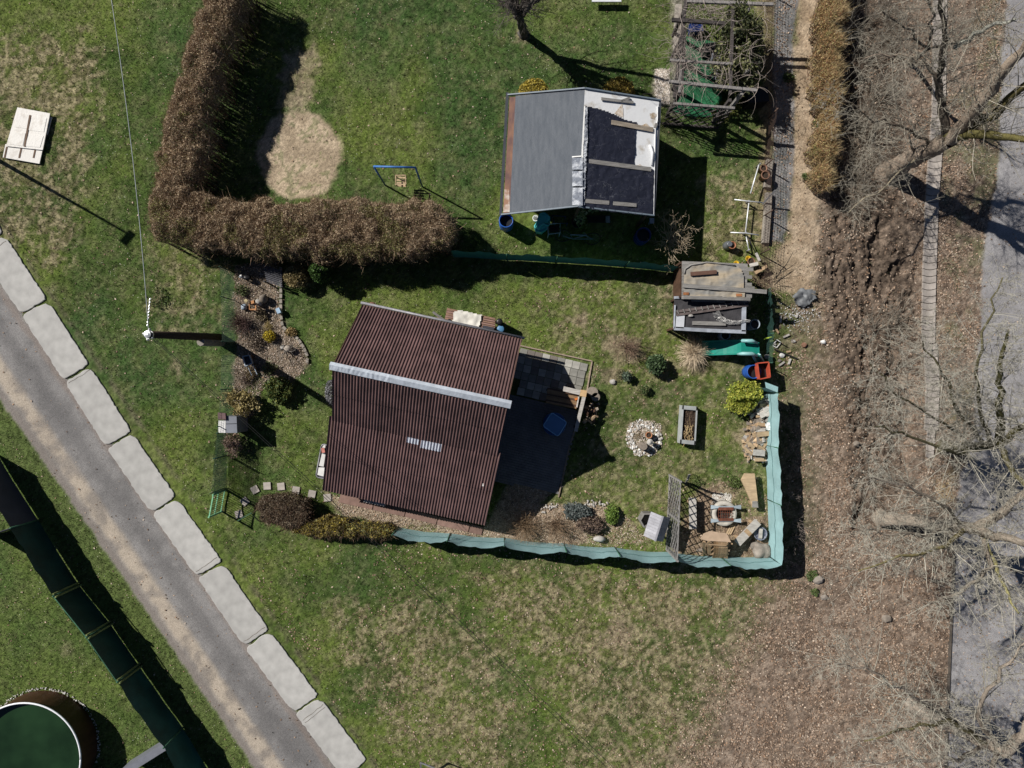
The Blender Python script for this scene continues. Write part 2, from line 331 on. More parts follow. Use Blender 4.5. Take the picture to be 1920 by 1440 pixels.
def relief(X, Y, wgt):
    far = np.clip(1-np.maximum(np.abs(X-960)-1100, 0)/300, 0, 1)*np.clip(1-np.maximum(np.abs(Y-720)-850, 0)/300, 0, 1)
    z = -.012+(fbm(X, Y, 9, 31, 3)-.6)*.03*(1-wgt['road'])*far
    z = z+(fbm(X, Y, 5, 37, 3)-.55)*.05*wgt['dry']*(1-wgt['road'])*far
    rid = np.abs(fbm(X*1.8, Y*.7, 26, 33, 4)-.5)*2; cl = fbm(X, Y, 8, 34, 4)
    big = fbm(X*1.3, Y*.55, 45, 39, 3); z = z+wgt['soil']*(-.15*sst(.10, .0, rid)+(cl-.55)*.13*(.4+big)-.24*sst(.58, .70, big)+(fbm(X,Y,4,41,2)-.5)*.10+(np.random.rand(*X.shape)-.5)*.06)
    z = z-.10*sst(60, 0, np.abs(X-1640+(n_y(Y))))*wgt['soil']
    z = z+(cl-.6)*.07*wgt['lit']*(1-wgt['road'])
    return np.minimum(z, .14)
def n_y(Y): return 18*np.sin(Y/70)
GZ = relief(PX, PY, gw)
def ground_z(x, y):
    """height of the relief at world x, y (arrays)"""
    i = np.clip(np.searchsorted(gx, x)-1, 0, len(gx)-2); j = np.clip(np.searchsorted(gy, y)-1, 0, len(gy)-2)
    return np.maximum.reduce([GZ[i, j], GZ[i+1, j], GZ[i, j+1]])*.5+GZ[i, j]*.5
mg = am('ground_surface', .95, .12, noise=30)
mroad = am('road_surface', .9, .2, noise=45)
nx, ny = GX.shape; idx = np.arange(nx*ny).reshape(nx, ny)
q = np.stack([idx[:-1, :-1], idx[1:, :-1], idx[1:, 1:], idx[:-1, 1:]], -1).reshape(-1, 4); qk = gkind[:-1, :-1].ravel()
V = np.stack([GX, GY, GZ], -1).reshape(-1, 3); CC = gcol.reshape(-1, 3)
for k, nm in enumerate(('ground', 'road', 'asphalt_road', 'dirt_path', 'sand_ground')):
    f = q[qk == k]; u, inv = np.unique(f, return_inverse=True)
    tag(npmesh(nm, V[u], inv.reshape(-1, 4), CC[u], mroad if k in (1, 2) else mg, smooth=True), kind='structure')
# ---- scattered cover: grass blades, straw, fallen leaves, daisies
def scatter(n, dens):
    x = np.random.uniform(-22.4, 22.4, n); y = np.random.uniform(-16.9, 16.9, n); X = x*45+960; Y = 720-y*45
    col, kd, wg = ground_cols(X, Y); keep = np.random.rand(n) < dens(X, Y, col, kd, wg)
    x, y, X, Y, col = x[keep], y[keep], X[keep], Y[keep], col[keep]
    P = np.stack([x, y, ground_z(x, y)-.004], 1); return P, col, X, Y, {k: v[keep] for k, v in wg.items()}
ROOFS = [[(690, 578), (980, 640), (915, 968), (625, 905)], [(952, 215), (1218, 232), (1206, 432), (942, 425)], PATIO]
def free(X, Y):
    m = np.ones(X.shape)
    for p in ROOFS: m = m*(pdist(X, Y, p) < 0)
    m = m*(np.abs(road_s(X, Y)) > 27)*(np.hypot(X-84, Y-1395) > 100); return m
P, col, X, Y, wg = scatter(620000, lambda X, Y, c, k, w: free(X, Y)*(k == 0)*np.clip(1-w['lit']*1.15-w['soil'], .03, 1)*np.clip(1-w['road'], 0, 1)*np.clip(c[:, 1]/(c[:, 0]*1.02+1e-6), .25, 1)**2)
n = len(P); tuft = fbm(X, Y, 6, 51, 3)
gc = col*(.45+1.35*np.random.rand(n, 1)**1.3); gc = gc*np.where(np.random.rand(n, 1) < .5, 1, np.array([[.80, 1.18, .75]])); st = np.random.rand(n) < wg['dry']*.45
gc[st] = pick([(.34, .29, .17), (.26, .22, .12), (.42, .37, .24)], st.sum())
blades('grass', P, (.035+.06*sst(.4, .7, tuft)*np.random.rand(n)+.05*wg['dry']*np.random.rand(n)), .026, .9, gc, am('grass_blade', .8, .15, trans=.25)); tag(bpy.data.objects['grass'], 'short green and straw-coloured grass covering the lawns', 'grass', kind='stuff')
P, col, X, Y, wg = scatter(620000, lambda X, Y, c, k, w: free(X, Y)*(.010+(.22+.78*sst(.42,.62,fbm(X, Y, 35, 66)))*w['lit']*(k == 0)+.06*(Y > 1000)*(Y < 1440)*(X > 700)+.10*(k == 0)*sst(.5, .7, fbm(X, Y, 30, 61))*((Y > 1000)*(X > 480)+(X > 1000)*(Y > 500))
    +.30*(pdist(X, Y, FIREBED) > 0)+.25*(pdist(X, Y, HOUSEBED) > 0)+.22*(pdist(X, Y, ROCKBED) > 0)+.10*(k == 2)*(.3*sst(.5, .7, fbm(X, Y, 60, 62)))+.05*(k == 3))*np.where(w['soil'] > .5, .35, 1))
n = len(P); P[:, 2] += .012+np.random.rand(n)*.02
cards('fallen_leaves', P, .028+.042*np.random.rand(n)**2, pick([(.30, .215, .155), (.19, .13, .09), (.44, .34, .26), (.10, .07, .05), (.54, .45, .36), (.31, .20, .13)], n, [.3, .27, .17, .14, .04, .08]), am('dead_leaf', .8, .15), flat=.75, long=1.5)
tag(bpy.data.objects['fallen_leaves'], 'dry brown and tan leaves littering the ground', 'fallen leaves', kind='stuff')
P, col, X, Y, wg = scatter(60000, lambda X, Y, c, k, w: free(X, Y)*(k == 0)*(.10*(X < 1450)*(Y < 1440)+.25*sst(.58, .75, fbm(X, Y, 40, 71)))*(1-w['lit'])); n = len(P); P[:, 2] += .03
P = P[:6500]; cards('daisies', P, .024, pick([(.75, .74, .66), (.62, .56, .36), (.70, .62, .48)], len(P)), am('petal', .7), flat=.8, long=1); tag(bpy.data.objects['daisies'], 'tiny white daisies and pale flecks dotted over the grass', 'daisies', kind='stuff')
def pebbles(name, poly, n, cols, r0, r1, label, z=.0, wts=None):
    a = np.array(poly); x = np.random.uniform(a[:, 0].min(), a[:, 0].max(), n); y = np.random.uniform(a[:, 1].min(), a[:, 1].max(), n)
    k = pdist(x, y, poly)+(np.random.rand(n)-.5)*8+(fbm(x, y, 22, 2)-.5)*22 > 0; x = x[k]; y = y[k]; n = len(x)
    P = np.stack([(x-960)/45, (720-y)/45, np.full(n, z)], 1); r = r0+(r1-r0)*np.random.rand(n)**2
    an = np.random.rand(n)*6.28; V = []
    for j in range(4):
        q = an+j*1.571+np.random.rand(n)*.5; V.append(P+np.stack([np.cos(q)*r*(.8+.4*np.random.rand(n)), np.sin(q)*r, r*.1], 1))
    V.append(P+np.stack([0*r, 0*r, r*(.6+.4*np.random.rand(n))], 1)); i = np.arange(n)
    Fc = np.concatenate([np.stack([i+j*n, i+((j+1) % 4)*n, i+4*n], 1) for j in range(4)])
    o = npmesh(name, np.concatenate(V), Fc, np.concatenate([pick(cols, n, wts)]*5), am('pebble', .8, .25)); return tag(o, label, 'gravel', kind='stuff')
GR = [(.34, .275, .22), (.22, .17, .13), (.48, .41, .35), (.13, .10, .08)]
pebbles('gravel', ROCKBED, 9000, GR, .012, .03, 'pinkish grey gravel of the rock garden by the left fence')
pebbles('gravel', HOUSEBED, 11000, [(.45, .37, .29), (.33, .25, .18), (.58, .50, .42), (.26, .18, .12)], .012, .028, 'beige gravel strip between the brown-roofed house and the teal fence')
pebbles('gravel', [(1228, 128), (1256, 128), (1256, 195), (1228, 190)], 1400, [(.60, .54, .47), (.45, .38, .31), (.7, .65, .6)], .015, .035, 'pale gravel bed between the grey-roofed shed and the pergola')
# ================================================================== ROADSIDE SLABS
mconc = pm('concrete', (.44, .432, .412), .22, 2.5, .9, bump=.5, bscale=90, rnd=.05, detail=15)
def rounded(pts, r, k=5):
    out = []; n = len(pts)
    for i in range(n):
        p = Vector(pts[i]); a = Vector(pts[i-1])-p; b = Vector(pts[(i+1) % n])-p; rr = min(r[i] if isinstance(r, list) else r, a.length*.49, b.length*.49)
        a.normalize(); b.normalize(); A = p+a*rr; B = p+b*rr
        for j in range(k):
            t = j/(k-1); out.append(((1-t)**2*A+2*t*(1-t)*p+t*t*B))
    return out
LAB9 = ['pale concrete slab in the top left, cut by the picture edge', 'pale concrete roadside slab level with the utility pole', 'pale concrete roadside slab level with the ridge of the brown roof', 'pale concrete roadside slab level with the grey metal box',
        'pale concrete roadside slab level with the green gate', 'pale concrete roadside slab just below the green gate, thin cracks at its lower end', 'pale concrete roadside slab beside the middle of the dark green fence', 'pale concrete roadside slab with a rusty brown streak on its grass side',
        'pale concrete roadside slab at the bottom edge of the picture', 'last pale concrete slab of the roadside row, beyond the bottom edge']
for i in range(9):
    A, B = Vector(JT[i]), Vector(JT[i+1]); d = (B-A).normalized(); nn = Vector((d.y, -d.x)); A = A+d*1.5; B = B-d*1.5
    jr = random.Random(i)
    q = [A-nn*28-d*(jr.random()*3-1), A+nn*28+d*jr.random()*3, B+nn*28+d*(jr.random()*3-1), B-nn*28-d*jr.random()*3]
    out = rounded([Vector((p.x, p.y)) for p in q], [9+jr.random()*3, 17+jr.random()*3, 7+jr.random()*3, 13+jr.random()*3], 6); out = [a.lerp(b, k/max(1, int((b-a).length/5))) for a, b in zip(out, out[1:]+out[:1]) for k in range(max(1, int((b-a).length/5)))]; W = []
    for p in out:
        k = 1; W.append(((p.x-960+jr.uniform(-1.1, 1.1))/45, (720-p.y+jr.uniform(-1.1, 1.1))/45))
    mb = MB(); mb.prism(W, -.1, .035); c = T(*((A+B)/2)); n0 = len(W)
    top = [((x-c.x)*.985+c.x, (y-c.y)*.99+c.y) for x, y in W]
    b = len(mb.v); mb.v += [(x, y, .035) for x, y in W]+[(x, y, .045) for x, y in top]
    mb.f = mb.f[:1]+mb.f[2:]; mb.m = mb.m[:-1]
    mb.f += [(b+j, b+(j+1) % n0, b+n0+(j+1) % n0, b+n0+j) for j in range(n0)]+[tuple(range(b+n0, b+2*n0))]; mb.m = [0]*len(mb.f)
    if sum(W[j][0]*W[(j+1) % n0][1]-W[(j+1) % n0][0]*W[j][1] for j in range(n0)) < 0: mb.f = [f if j < len(mb.f)-n0-1 else f[::-1] for j, f in enumerate(mb.f)]
    single('concrete_slab', mb, mconc, LAB9[i], 'concrete slab', c, 'pale concrete slabs laid end to end along the lane')
    for cr in {3: (.04, .0), 5: (.93, .0), 8: (.12, .16), 1: (.10, .0), 6: (.95, .0)}.get(i, ()):
        if not cr: continue
        so_ = bpy.data.objects['concrete_slab.%03d' % i if i else 'concrete_slab']; mc = MB(); P = [T(*(A+(B-A)*(cr+jr.uniform(-.008, .008))+nn*(-24+48*k/7)), .047) for k in range(8)]
        for a_, b_ in zip(P, P[1:]): mc.beam(a_, b_, .012+.008*jr.random(), .006)
        part('crack', mc, pm('crack_dirt', (.12, .10, .075), .3, 9), so_)
# ================================================================== HOUSE WITH THE BROWN CORRUGATED ROOF
O1 = T(696, 583); ang = R(12.2); U1 = Vector((math.cos(ang), -math.sin(ang), 0)); V1 = Vector((-math.sin(ang), -math.cos(ang), 0))
W1, D1 = 6.38, 7.45
def HP(a, b, h): return O1+U1*a+V1*b+Vector((0, 0, h))
house = thing('house', 'garden house with a brown corrugated roof of three slopes and a silver ridge cap', 'house', HP(W1/2, D1/2, 0))
mwood = pm('dark_wood', (.10, .055, .035), .4, 5, .7, stretch=(1, 1, .2))
mroof = pm('brown_roof', (.142, .082, .078), .40, 1.6, .62, bump=.06, bscale=60, rnd=.09, spec=.35, detail=10)
mzinc = pm('zinc', (.58, .63, .70), .2, 3, .4, .15, bump=.4, bscale=9, rnd=.06)
mgrey = pm('grey_metal', (.27, .27, .29), .3, 6, .5, .2)
PRO = [(0, 1.8), (2.45, 4.2), (4.4, 2.6), (D1, 1.2)]
mb = MB()
def wallprism(mb, a0, a1):
    ps = [HP(a, b, 0) for a in (a0, a1) for b in (.3, D1-.3)]
    prof = [(.3, 0), (.3, 1.95), (2.45, 4.05), (4.4, 2.46), (D1-.3, 1.24), (D1-.3, 0)]
    vs = [HP(a, b, h) for a in (a0, a1) for b, h in prof]; k = len(prof)
    mb.add(vs, [tuple(range(k)), tuple(range(2*k-1, k-1, -1))]+[(i, k+i, k+(i+1) % k, (i+1) % k) for i in range(k)])
wallprism(mb, .3, W1-.3); part('wall', mb, mwood, house)
def hproj(b, h, nrm): pass
pitch = W1/55; ncol = 7; cw = W1/ncol
SL = [((0-.05, 1.75), (2.5, 4.22), 2), ((2.4, 4.22), (4.5, 2.56), 2), ((4.36, 2.60), (D1+.02, 1.19), 2)]
def sheet(si, a0, a1, t0, t1, lift, mat=mroof, name='roof_sheet', thick=.012):
    (b0, h0), (b1, h1), _ = SL[si]; dv = Vector((0, b1-b0, h1-h0)); L = dv.length; d3 = (V1*(b1-b0)+Vector((0, 0, h1-h0))).normalized(); nm = U1.cross(d3); nm = nm if nm.z > 0 else -nm
    n = max(6, int(round((a1-a0)/pitch*8))); mbs = MB(); vs = []
    for r, (t, lf) in enumerate(((t0, lift[0]), ((t0+t1)/2, (lift[0]+lift[1])/2), (t1, lift[1]))):
        for i in range(n+1):
            a = a0+(a1-a0)*i/n; z = .023*math.cos(2*math.pi*a/pitch)
            b = b0+(b1-b0)*t; h = h0+(h1-h0)*t
            vs.append(HP(a, b, h)+nm*(z+.024+lf+.0015*math.sin(i*.37+si)))
    fs = [(r*(n+1)+i, r*(n+1)+i+1, (r+1)*(n+1)+i+1, (r+1)*(n+1)+i) for r in range(2) for i in range(n)]
    m = len(vs); vs += [v-nm*thick for v in vs]; fs2 = [tuple(m+x for x in f[::-1]) for f in fs]
    edge = [i for i in range(n+1)]; e2 = [2*(n+1)+i for i in range(n+1)]
    fs3 = [(edge[i], m+edge[i], m+edge[i+1], edge[i+1]) for i in range(n)]+[(e2[i+1], m+e2[i+1], m+e2[i], e2[i]) for i in range(n)]
    fs3 += [(r*(n+1), (r+1)*(n+1), m+(r+1)*(n+1), m+r*(n+1)) for r in range(2)]+[(r*(n+1)+n, m+r*(n+1)+n, m+(r+1)*(n+1)+n, (r+1)*(n+1)+n) for r in range(2)]
    mbs.add(vs[:m], fs); mbs.add(vs[m:], [tuple(x-m for x in f) for f in fs2]); mbs.add(vs, fs3); o = part(name, mbs, mat, house); nf = len(fs)+len(fs2); o.data.polygons.foreach_set('use_smooth', [i < nf for i in range(len(o.data.polygons))]); return o
for si in range(3):
    up = 0 if si == 0 else 1       # the eave end: slope 0 starts at its eave
    rows = [(0, .53), (.49, 1)] if si == 0 else [(0, .52), (.48, 1)]
    for ri, (t0, t1) in enumerate(rows):
        if si == 0: lf = (.010, .016) if ri == 1 else (0, .002)
        else: lf = (.016, .014) if ri == 0 else (.0, .004)
        for k in range(ncol): 
            e = .011*(k % 2)+random.uniform(0, .002)
            cq, of = (cw, 0) if si < 2 else ((W1+.26)/ncol, -.12)
            sheet(si, of+k*cq-(.045 if k else 0), of+(k+1)*cq, t0, t1, (lf[0]+e, lf[1]+e))
for x0, y0, x1, y1 in ((764, 814, 787, 822), (790, 819, 829, 838)):
    (b0, h0), (b1, h1), _ = SL[2]; nm = Vector((0, 0, 1)); p = onplane((x0+x1)/2, (y0+y1)/2, HP(0, 4.4, 2.62), (U1.cross((V1*2.8+Vector((0, 0, -1.4))).normalized())*1).normalized() if True else nm)
    a = (p-O1).dot(U1); b = (p-O1).dot(V1); wd = (x1-x0)/49; t = (b-SL[2][0][0])/(SL[2][1][0]-SL[2][0][0]); dt = (y1-y0-5)/49/2.85
    sheet(2, a-wd/2, a+wd/2, max(t-dt/2, .05), max(t-dt/2, .05)+max(dt, .07), (.03, .03), pm('clear_sheet', (.50, .52, .58), .25, 5, .35, .1), 'metal_patch')
for k in range(3):                 # folded ridge cap
    a0 = -.10+k*(W1+.16)/3; a1 = a0+(W1+.16)/3+.06; mb = MB(); n = 26
    for i in range(n+1):
        a = a0+(a1-a0)*i/n; cr = (.012 if k == 0 else .003)
        w0, w1, w2 = [random.uniform(-cr, cr) for _ in range(3)]; l = .004*k
        mb.v += [tuple(HP(a, 2.45-.13, 4.225+w0-.055+l+.02)), tuple(HP(a, 2.45-.02, 4.30+w1+l)), tuple(HP(a, 2.45+.16, 4.18+w2+l-.01))]
    for i in range(n):
        for j in range(2): mb.f.append((3*i+j, 3*i+j+1, 3*i+j+4, 3*i+j+3)); mb.m.append(0)
    mb.f = [f[::-1] for f in mb.f]
    part('ridge_cap', mb, mzinc, house)
mb = MB(); mb.tube([HP(-.08, -.13, 1.72), HP(W1+.1, -.13, 1.68)], .055, 8); part('gutter', mb, mgrey, house, True)
mb = MB(); mb.beam(HP(0, -.045, 1.73), HP(W1, -.045, 1.73), .03, .12); part('fascia', mb, mwood, house)
mb = MB(); mb.beam(HP(0, D1-.06, 1.12), HP(W1, D1-.06, 1.12), .03, .1); part('fascia', mb, mwood, house)
mb = MB(); mb.tube([HP(W1-.02, D1-.12, 1.1), HP(W1-.08, D1-.12, .05)], .04, 8); part('downpipe', mb, mgrey, house, True)
for a in (.02, W1-.02):
    for (b0, h0), (b1, h1) in zip(PRO, PRO[1:]):
        mb = MB(); mb.beam(HP(a, b0+.02, h0-.04), HP(a, b1-.02, h1-.04), .03, .13, up=(0, 0, 1)); part('barge_board', mb, mwood, house)
mb = MB(); mb.box(HP(W1-.27, 5.3, 1.5), (.05, 1.1, 1.0), -ang); fr = part('window_frame', mb, pm('white_paint', (.72, .72, .70), .15, 4, .6), house)
mb = MB(); mb.box(HP(W1-.25, 5.3, 1.5), (.05, .95, .85), -ang); part('pane', mb, pm('dark_glass', (.03, .035, .045), .2, 4, .08, spec=.6), fr)
mb = MB(); mb.box(HP(1.9, D1+.12, .45), (.9, .35, .06), -ang); part('step', mb, mconc, house)
# brown strip along the front
mst = pm('brown_tile', (.22, .14, .115), .25, 5, .9)
strip = thing('edging_strip', 'line of reddish brown paving slabs along the lower eave of the brown-roofed house', 'paving strip', T(760, 960))
PTS = [(636, 934), (700, 948), (760, 961), (820, 976), (880, 990), (905, 996)]
for (x0, y0), (x1, y1) in zip(PTS, PTS[1:]):
    a = T(x0, y0, .02); b = T(x1, y1, .02); d = (b-a).normalized(); mb = MB(); mb.beam(a+d*.02, b-d*.02, .34, .05); part('paving_slab', mb, mst, strip)
# ================================================================== GREY-ROOFED SHED
O2 = T(955, 219); an2 = R(3.2); U2 = Vector((math.cos(an2), -math.sin(an2), 0)); V2 = Vector((-math.sin(an2), -math.cos(an2), 0)); W2, D2, RA = 5.74, 4.36, 2.83
def SP(a, b, h): return O2+U2*a+V2*b+Vector((0, 0, h))
shed = thing('garden_shed', 'garden shed with one grey felt slope and one slope of torn black foil over white', 'shed', SP(W2/2, D2/2, 0))
HL, HR, HE = 2.1, 3.05, 2.4
mb = MB(); prof = [(.2, 0), (.2, HL+.0), (RA, HR-.14), (W2-.2, HE-.1), (W2-.2, 0)]
vs = [SP(a, b, h) for b in (.2, 3.4) for a, h in prof]; k = 5
mb.add(vs, [tuple(range(k)), tuple(range(2*k-1, k-1, -1))]+[(i, k+i, k+(i+1) % k, (i+1) % k) for i in range(k)]); part('wall', mb, mwood, shed)
for a in (.15, 2.9, W2-.15):
    mb = MB(); hh = HL if a < 1 else HR-.2 if a < 4 else HE-.1
    mb.beam(SP(a, D2-.15, 0), SP(a, D2-.15, hh-.02), .1); part('post', mb, mwood, shed)
mfelt = pm('grey_felt', (.080, .092, .110), .22, 3.2, .7, bump=.9, bscale=45, rnd=0, stretch=(2.6, .5, 1), col2=(.108, .120, .138), detail=12)
mwhite = pm('old_white_sheet', (.66, .67, .68), .28, 1.6, .55, bump=.3, bscale=7, col2=(.42, .38, .32), rnd=.03, lo=.33, hi=.44)
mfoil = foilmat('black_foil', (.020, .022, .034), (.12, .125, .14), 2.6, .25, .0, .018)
msil = foilmat('silver_foil', (.17, .19, .23), (.75, .78, .82), 14, .42, .0, .22)
mrust = pm('rusty_edge', (.20, .105, .065), .5, 4, .8, col2=(.10, .055, .05), stretch=(.5, .5, 4))
NL = (SP(0, 0, HL)-SP(RA, 0, HR)).cross(SP(0, D2, HL)-SP(0, 0, HL)); NL = NL.normalized(); NL = NL if NL.z > 0 else -NL
NR = (SP(W2, 0, HE)-SP(RA, 0, HR)).cross(SP(0, D2, 0)-SP(0, 0, 0)); NR = NR.normalized(); NR = NR if NR.z > 0 else -NR
mb = MB(); mb.slab([SP(.25, .02, HL+.09), SP(.27, D2+.2, HL+.09), SP(RA, D2-.05, HR), SP(RA, 0, HR)], .05, NL); part('roof_felt', mb, mfelt, shed)
mb = MB(); mb.slab([SP(.02, .05, HL-.01), SP(.02, D2+.18, HL-.01), SP(.32, D2+.16, HL+.09), SP(.32, .05, HL+.09)], .04, NL); part('rusty_edge', mb, mrust, shed)
mb = MB(); mb.slab([SP(.02, D2*.83, HL-.0), SP(.02, D2+.14, HL), SP(.29, D2+.14, HL+.095), SP(.2, D2*.83, HL+.06)], .02, NL).v; part('white_patch', mb, pm('flaking_white', (.50, .46, .42), .3, 3, .8, col2=(.25, .14, .09), lo=.4, hi=.6), shed)
mb = MB(); mb.slab([SP(RA, 0, HR), SP(RA, D2-.02, HR), SP(W2, D2, HE), SP(W2, 0, HE)], .05, NR); part('roof_sheet', mb, mwhite, shed)
mb = MB(); mb.beam(SP(-.07, -.12, HL-.03), SP(-.07, D2+.25, HL-.03), .11, .09); part('gutter', mb, pm('dark_gutter', (.05, .055, .065), .2, 5, .4), shed)
mb = MB(); mb.beam(SP(W2+.05, 0, HE-.05), SP(W2+.05, D2, HE-.05), .08, .09); part('gutter', mb, pm('dark_gutter', (.05, .055, .065)), shed)
mtr = pm('slate_trim', (.16, .20, .24), .2, 5, .5)
for a0, h0, a1, h1, b, b2_ in ((-.05, HL, RA, HR+.02, -.03, -.03), (RA, HR+.02, W2+.05, HE, -.03, -.03), (-.05, HL, RA, HR+.01, D2+.24, D2), (RA, HR+.01, W2+.05, HE, D2+.02, D2+.02)):
    mb = MB(); mb.beam(SP(a0, b, h0), SP(a1, b2_, h1), .05, .1); part('edge_trim', mb, mtr, shed)
def wrinkled(poly, P0, n, lift, amp, step, name, mat, parent, sc=.35, seed=0, smooth=True):
    """foil laid on a slope: grid clipped to a pixel polygon, wrinkled relief"""
    xs = [p[0] for p in poly]; ys = [p[1] for p in poly]; X = np.arange(min(xs)-step, max(xs)+2*step, step); Y = np.arange(min(ys)-step, max(ys)+2*step, step)
    XX, YY = np.meshgrid(X, Y, indexing='ij'); d = pdist(XX, YY, poly); ok = d > -step*.6; ids = -np.ones(XX.shape, int); mb = MB(); r = np.abs(fbm(XX, YY, sc*50, seed+90, 4)-.5)*2; r = np.clip(r*1.6, 0, 1)
    for i in range(len(X)):
        for j in range(len(Y)):
            if ok[i, j]:
                x, y = XX[i, j], YY[i, j]
                ids[i, j] = len(mb.v); mb.v.append(tuple(onplane(x, y, P0, n, lift+amp*(1-r[i, j]))))
    for i in range(len(X)-1):
        for j in range(len(Y)-1):
            q = (ids[i, j], ids[i, j+1], ids[i+1, j+1], ids[i+1, j])
            if min(q) >= 0: mb.f.append(tuple(int(v) for v in q)); mb.m.append(0)
    return part(name, mb, mat, parent, smooth)
PR, PL = SP(RA, 0, HR), SP(RA, 0, HR)
def Z6(x, y): return (900+x/4.364, 150+y/4.364)
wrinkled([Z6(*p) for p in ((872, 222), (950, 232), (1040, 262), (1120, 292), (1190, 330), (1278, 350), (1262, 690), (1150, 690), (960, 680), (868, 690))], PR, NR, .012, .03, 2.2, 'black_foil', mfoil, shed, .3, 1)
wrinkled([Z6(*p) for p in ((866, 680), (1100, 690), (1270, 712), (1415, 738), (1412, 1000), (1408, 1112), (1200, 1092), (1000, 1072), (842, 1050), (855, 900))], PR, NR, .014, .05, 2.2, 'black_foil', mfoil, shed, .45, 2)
wrinkled([Z6(*p) for p in ((855, 218), (876, 222), (872, 500), (862, 700), (850, 1030), (832, 1030), (836, 600))], PR, NR, .05, .05, 1.2, 'foil_strip', msil, shed, .1, 3)
for y0, y1, s in ((640, 740, 4), (750, 875, 5), (885, 1030, 6)):
    wrinkled([Z6(*p) for p in ((758, y0), (842, y0+2), (846, y1), (760, y1-4))], PL, NL, .03, .05, 1.4, 'foil_panel', msil, shed, .22, s)
mb = MB(); mb.beam(onplane(*Z6(852, 222), PR, NR, .07), onplane(*Z6(832, 640), PR, NR, .07), .045, .03); mb.beam(onplane(*Z6(757, 634), PL, NL, .06), onplane(*Z6(832, 628), PL, NL, .06), .04, .03); part('white_batten', mb, pm('white_paint', (.72, .72, .70)), shed)
mold = pm('old_timber', (.33, .28, .22), .4, 3, .85, bump=.5, bscale=30, stretch=(1, 6, 1))
mgt = pm('grey_timber', (.26, .25, .235), .35, 3, .85, bump=.5, bscale=30, stretch=(1, 6, 1))
for p, q, wd, m in (((1072, 350), (1412, 412), .17, mold), ((890, 668), (1395, 735), .16, mgt), ((858, 993), (1052, 1008), .15, mgt), ((1085, 1012), (1275, 1028), .14, mgt), ((988, 158), (1250, 188), .10, mgt), ((1150, 178), (1222, 152), .09, mgt), ((1425, 395), (1440, 360), .1, mgt)):
    mb = MB(); mb.beam(onplane(*Z6(*p), PR, NR, .055), onplane(*Z6(*q), PR, NR, .055), wd, .035, up=NR); part('board', mb, m, shed)
mstain = pm('rusty_stain', (.34, .24, .14), .4, 9, .9, col2=(.55, .50, .44))
for pts in (((1100, 275), (1165, 190), (1175, 310), (1130, 292)), ((1388, 275), (1420, 268), (1448, 285), (1425, 318), (1395, 312)), ((1325, 372), (1360, 355), (1385, 375), (1400, 398), (1330, 390)), ((1280, 700), (1310, 690), (1340, 712), (1300, 720))):
    wrinkled([Z6(*p) for p in pts], PR, NR, .008, .004, 1.5, 'stain_patch', mstain, shed, .2, 8)
mb = MB(); mb.tube([onplane(*Z6(1385, 535), PR, NR, .05), onplane(*Z6(1405, 600), PR, NR, .08), onplane(*Z6(1402, 700), PR, NR, .05)], .05, 6); part('curled_sheet', mb, mwhite, shed, True)
mb = MB(); mb.tube([onplane(*Z6(1450, 215), PR, NR, .03), onplane(*Z6(1448, 330), PR, NR, .05), onplane(*Z6(1432, 400), PR, NR, .03), onplane(*Z6(1425, 740), PR, NR, .03), onplane(*Z6(1420, 1105), PR, NR, .03)], .022, 5); part('sheet_hem', mb, mwhite, shed, True)
# ================================================================== PATIO
pat = thing('patio', 'L-shaped patio of square grey slabs and small dark interlocking pavers right of the brown-roofed house', 'patio', T(1030, 760))
uP = Vector((.972, -.235, 0)); vP = Vector((-.245, -.97, 0)); P0 = T(978, 652)
mslab = [pm('slab_%s' % k, c, .25, 4, .9, bump=.4, bscale=60, rnd=.12) for k, c in (('grey', (.25, .245, .22)), ('pale', (.42, .41, .37)), ('brown', (.21, .185, .165)))]
sm = []
for m in mslab:
    mb = MB(); mb.box((0, 0, 0), (.305, .305, .05)); me = bpy.data.meshes.new('paving_slab'); me.from_pydata(mb.v, [], mb.f); me.materials.append(m); sm.append(me)
a_s = math.atan2(uP.y, uP.x); rr = random.Random(3)
for i in range(-1, 9):
    for j in range(6):
        p = P0+uP*(i*.322+.12-.02*(j % 2))+vP*(j*.322+.17)
        px, py = p.x*45+960, 720-p.y*45
        if px > 1106 or px < 968: continue
        piece('paving_slab', sm[rr.choices([0, 1, 2], [5, 4 if j > 1 else 2, 3])[0]], pat, (p.x, p.y, .012+rr.uniform(-.004, .006)), a_s+rr.uniform(-.03, .03))
mkerb = pm('kerb', (.33, .26, .20), .3, 8, .9)
for q in (((975, 648), (1110, 677)), ((1110, 677), (1100, 735)), ((1098, 745), (1070, 830)), ((1068, 835), (1047, 932))):
    mb = MB(); mb.beam(T(*q[0], .02), T(*q[1], .02), .05, .08); part('kerb', mb, mkerb, pat)
mb = MB(); pl = []; k = 0
for i in range(-12, 24):
    for j in range(0, 46):
        p = P0+uP*(i*.205+(.1 if j % 2 else 0)-.45)+vP*(2.05+j*.105); px, py = p.x*45+960, 720-p.y*45
        if pdist(np.array([px]), np.array([py]), [(880, 720), (1098, 738), (1048, 931), (880, 893)])[0] > 3:
            z = .004+rr.uniform(-.003, .003); mb.box((p.x, p.y, z), (.196, .096, .04), a_s)
tag(part('pavers', mb, pm('dark_paver', (.19, .185, .19), .3, 2.5, .9, bump=.4, bscale=50, rnd=0, lo=.3, hi=.7), pat), kind='stuff')
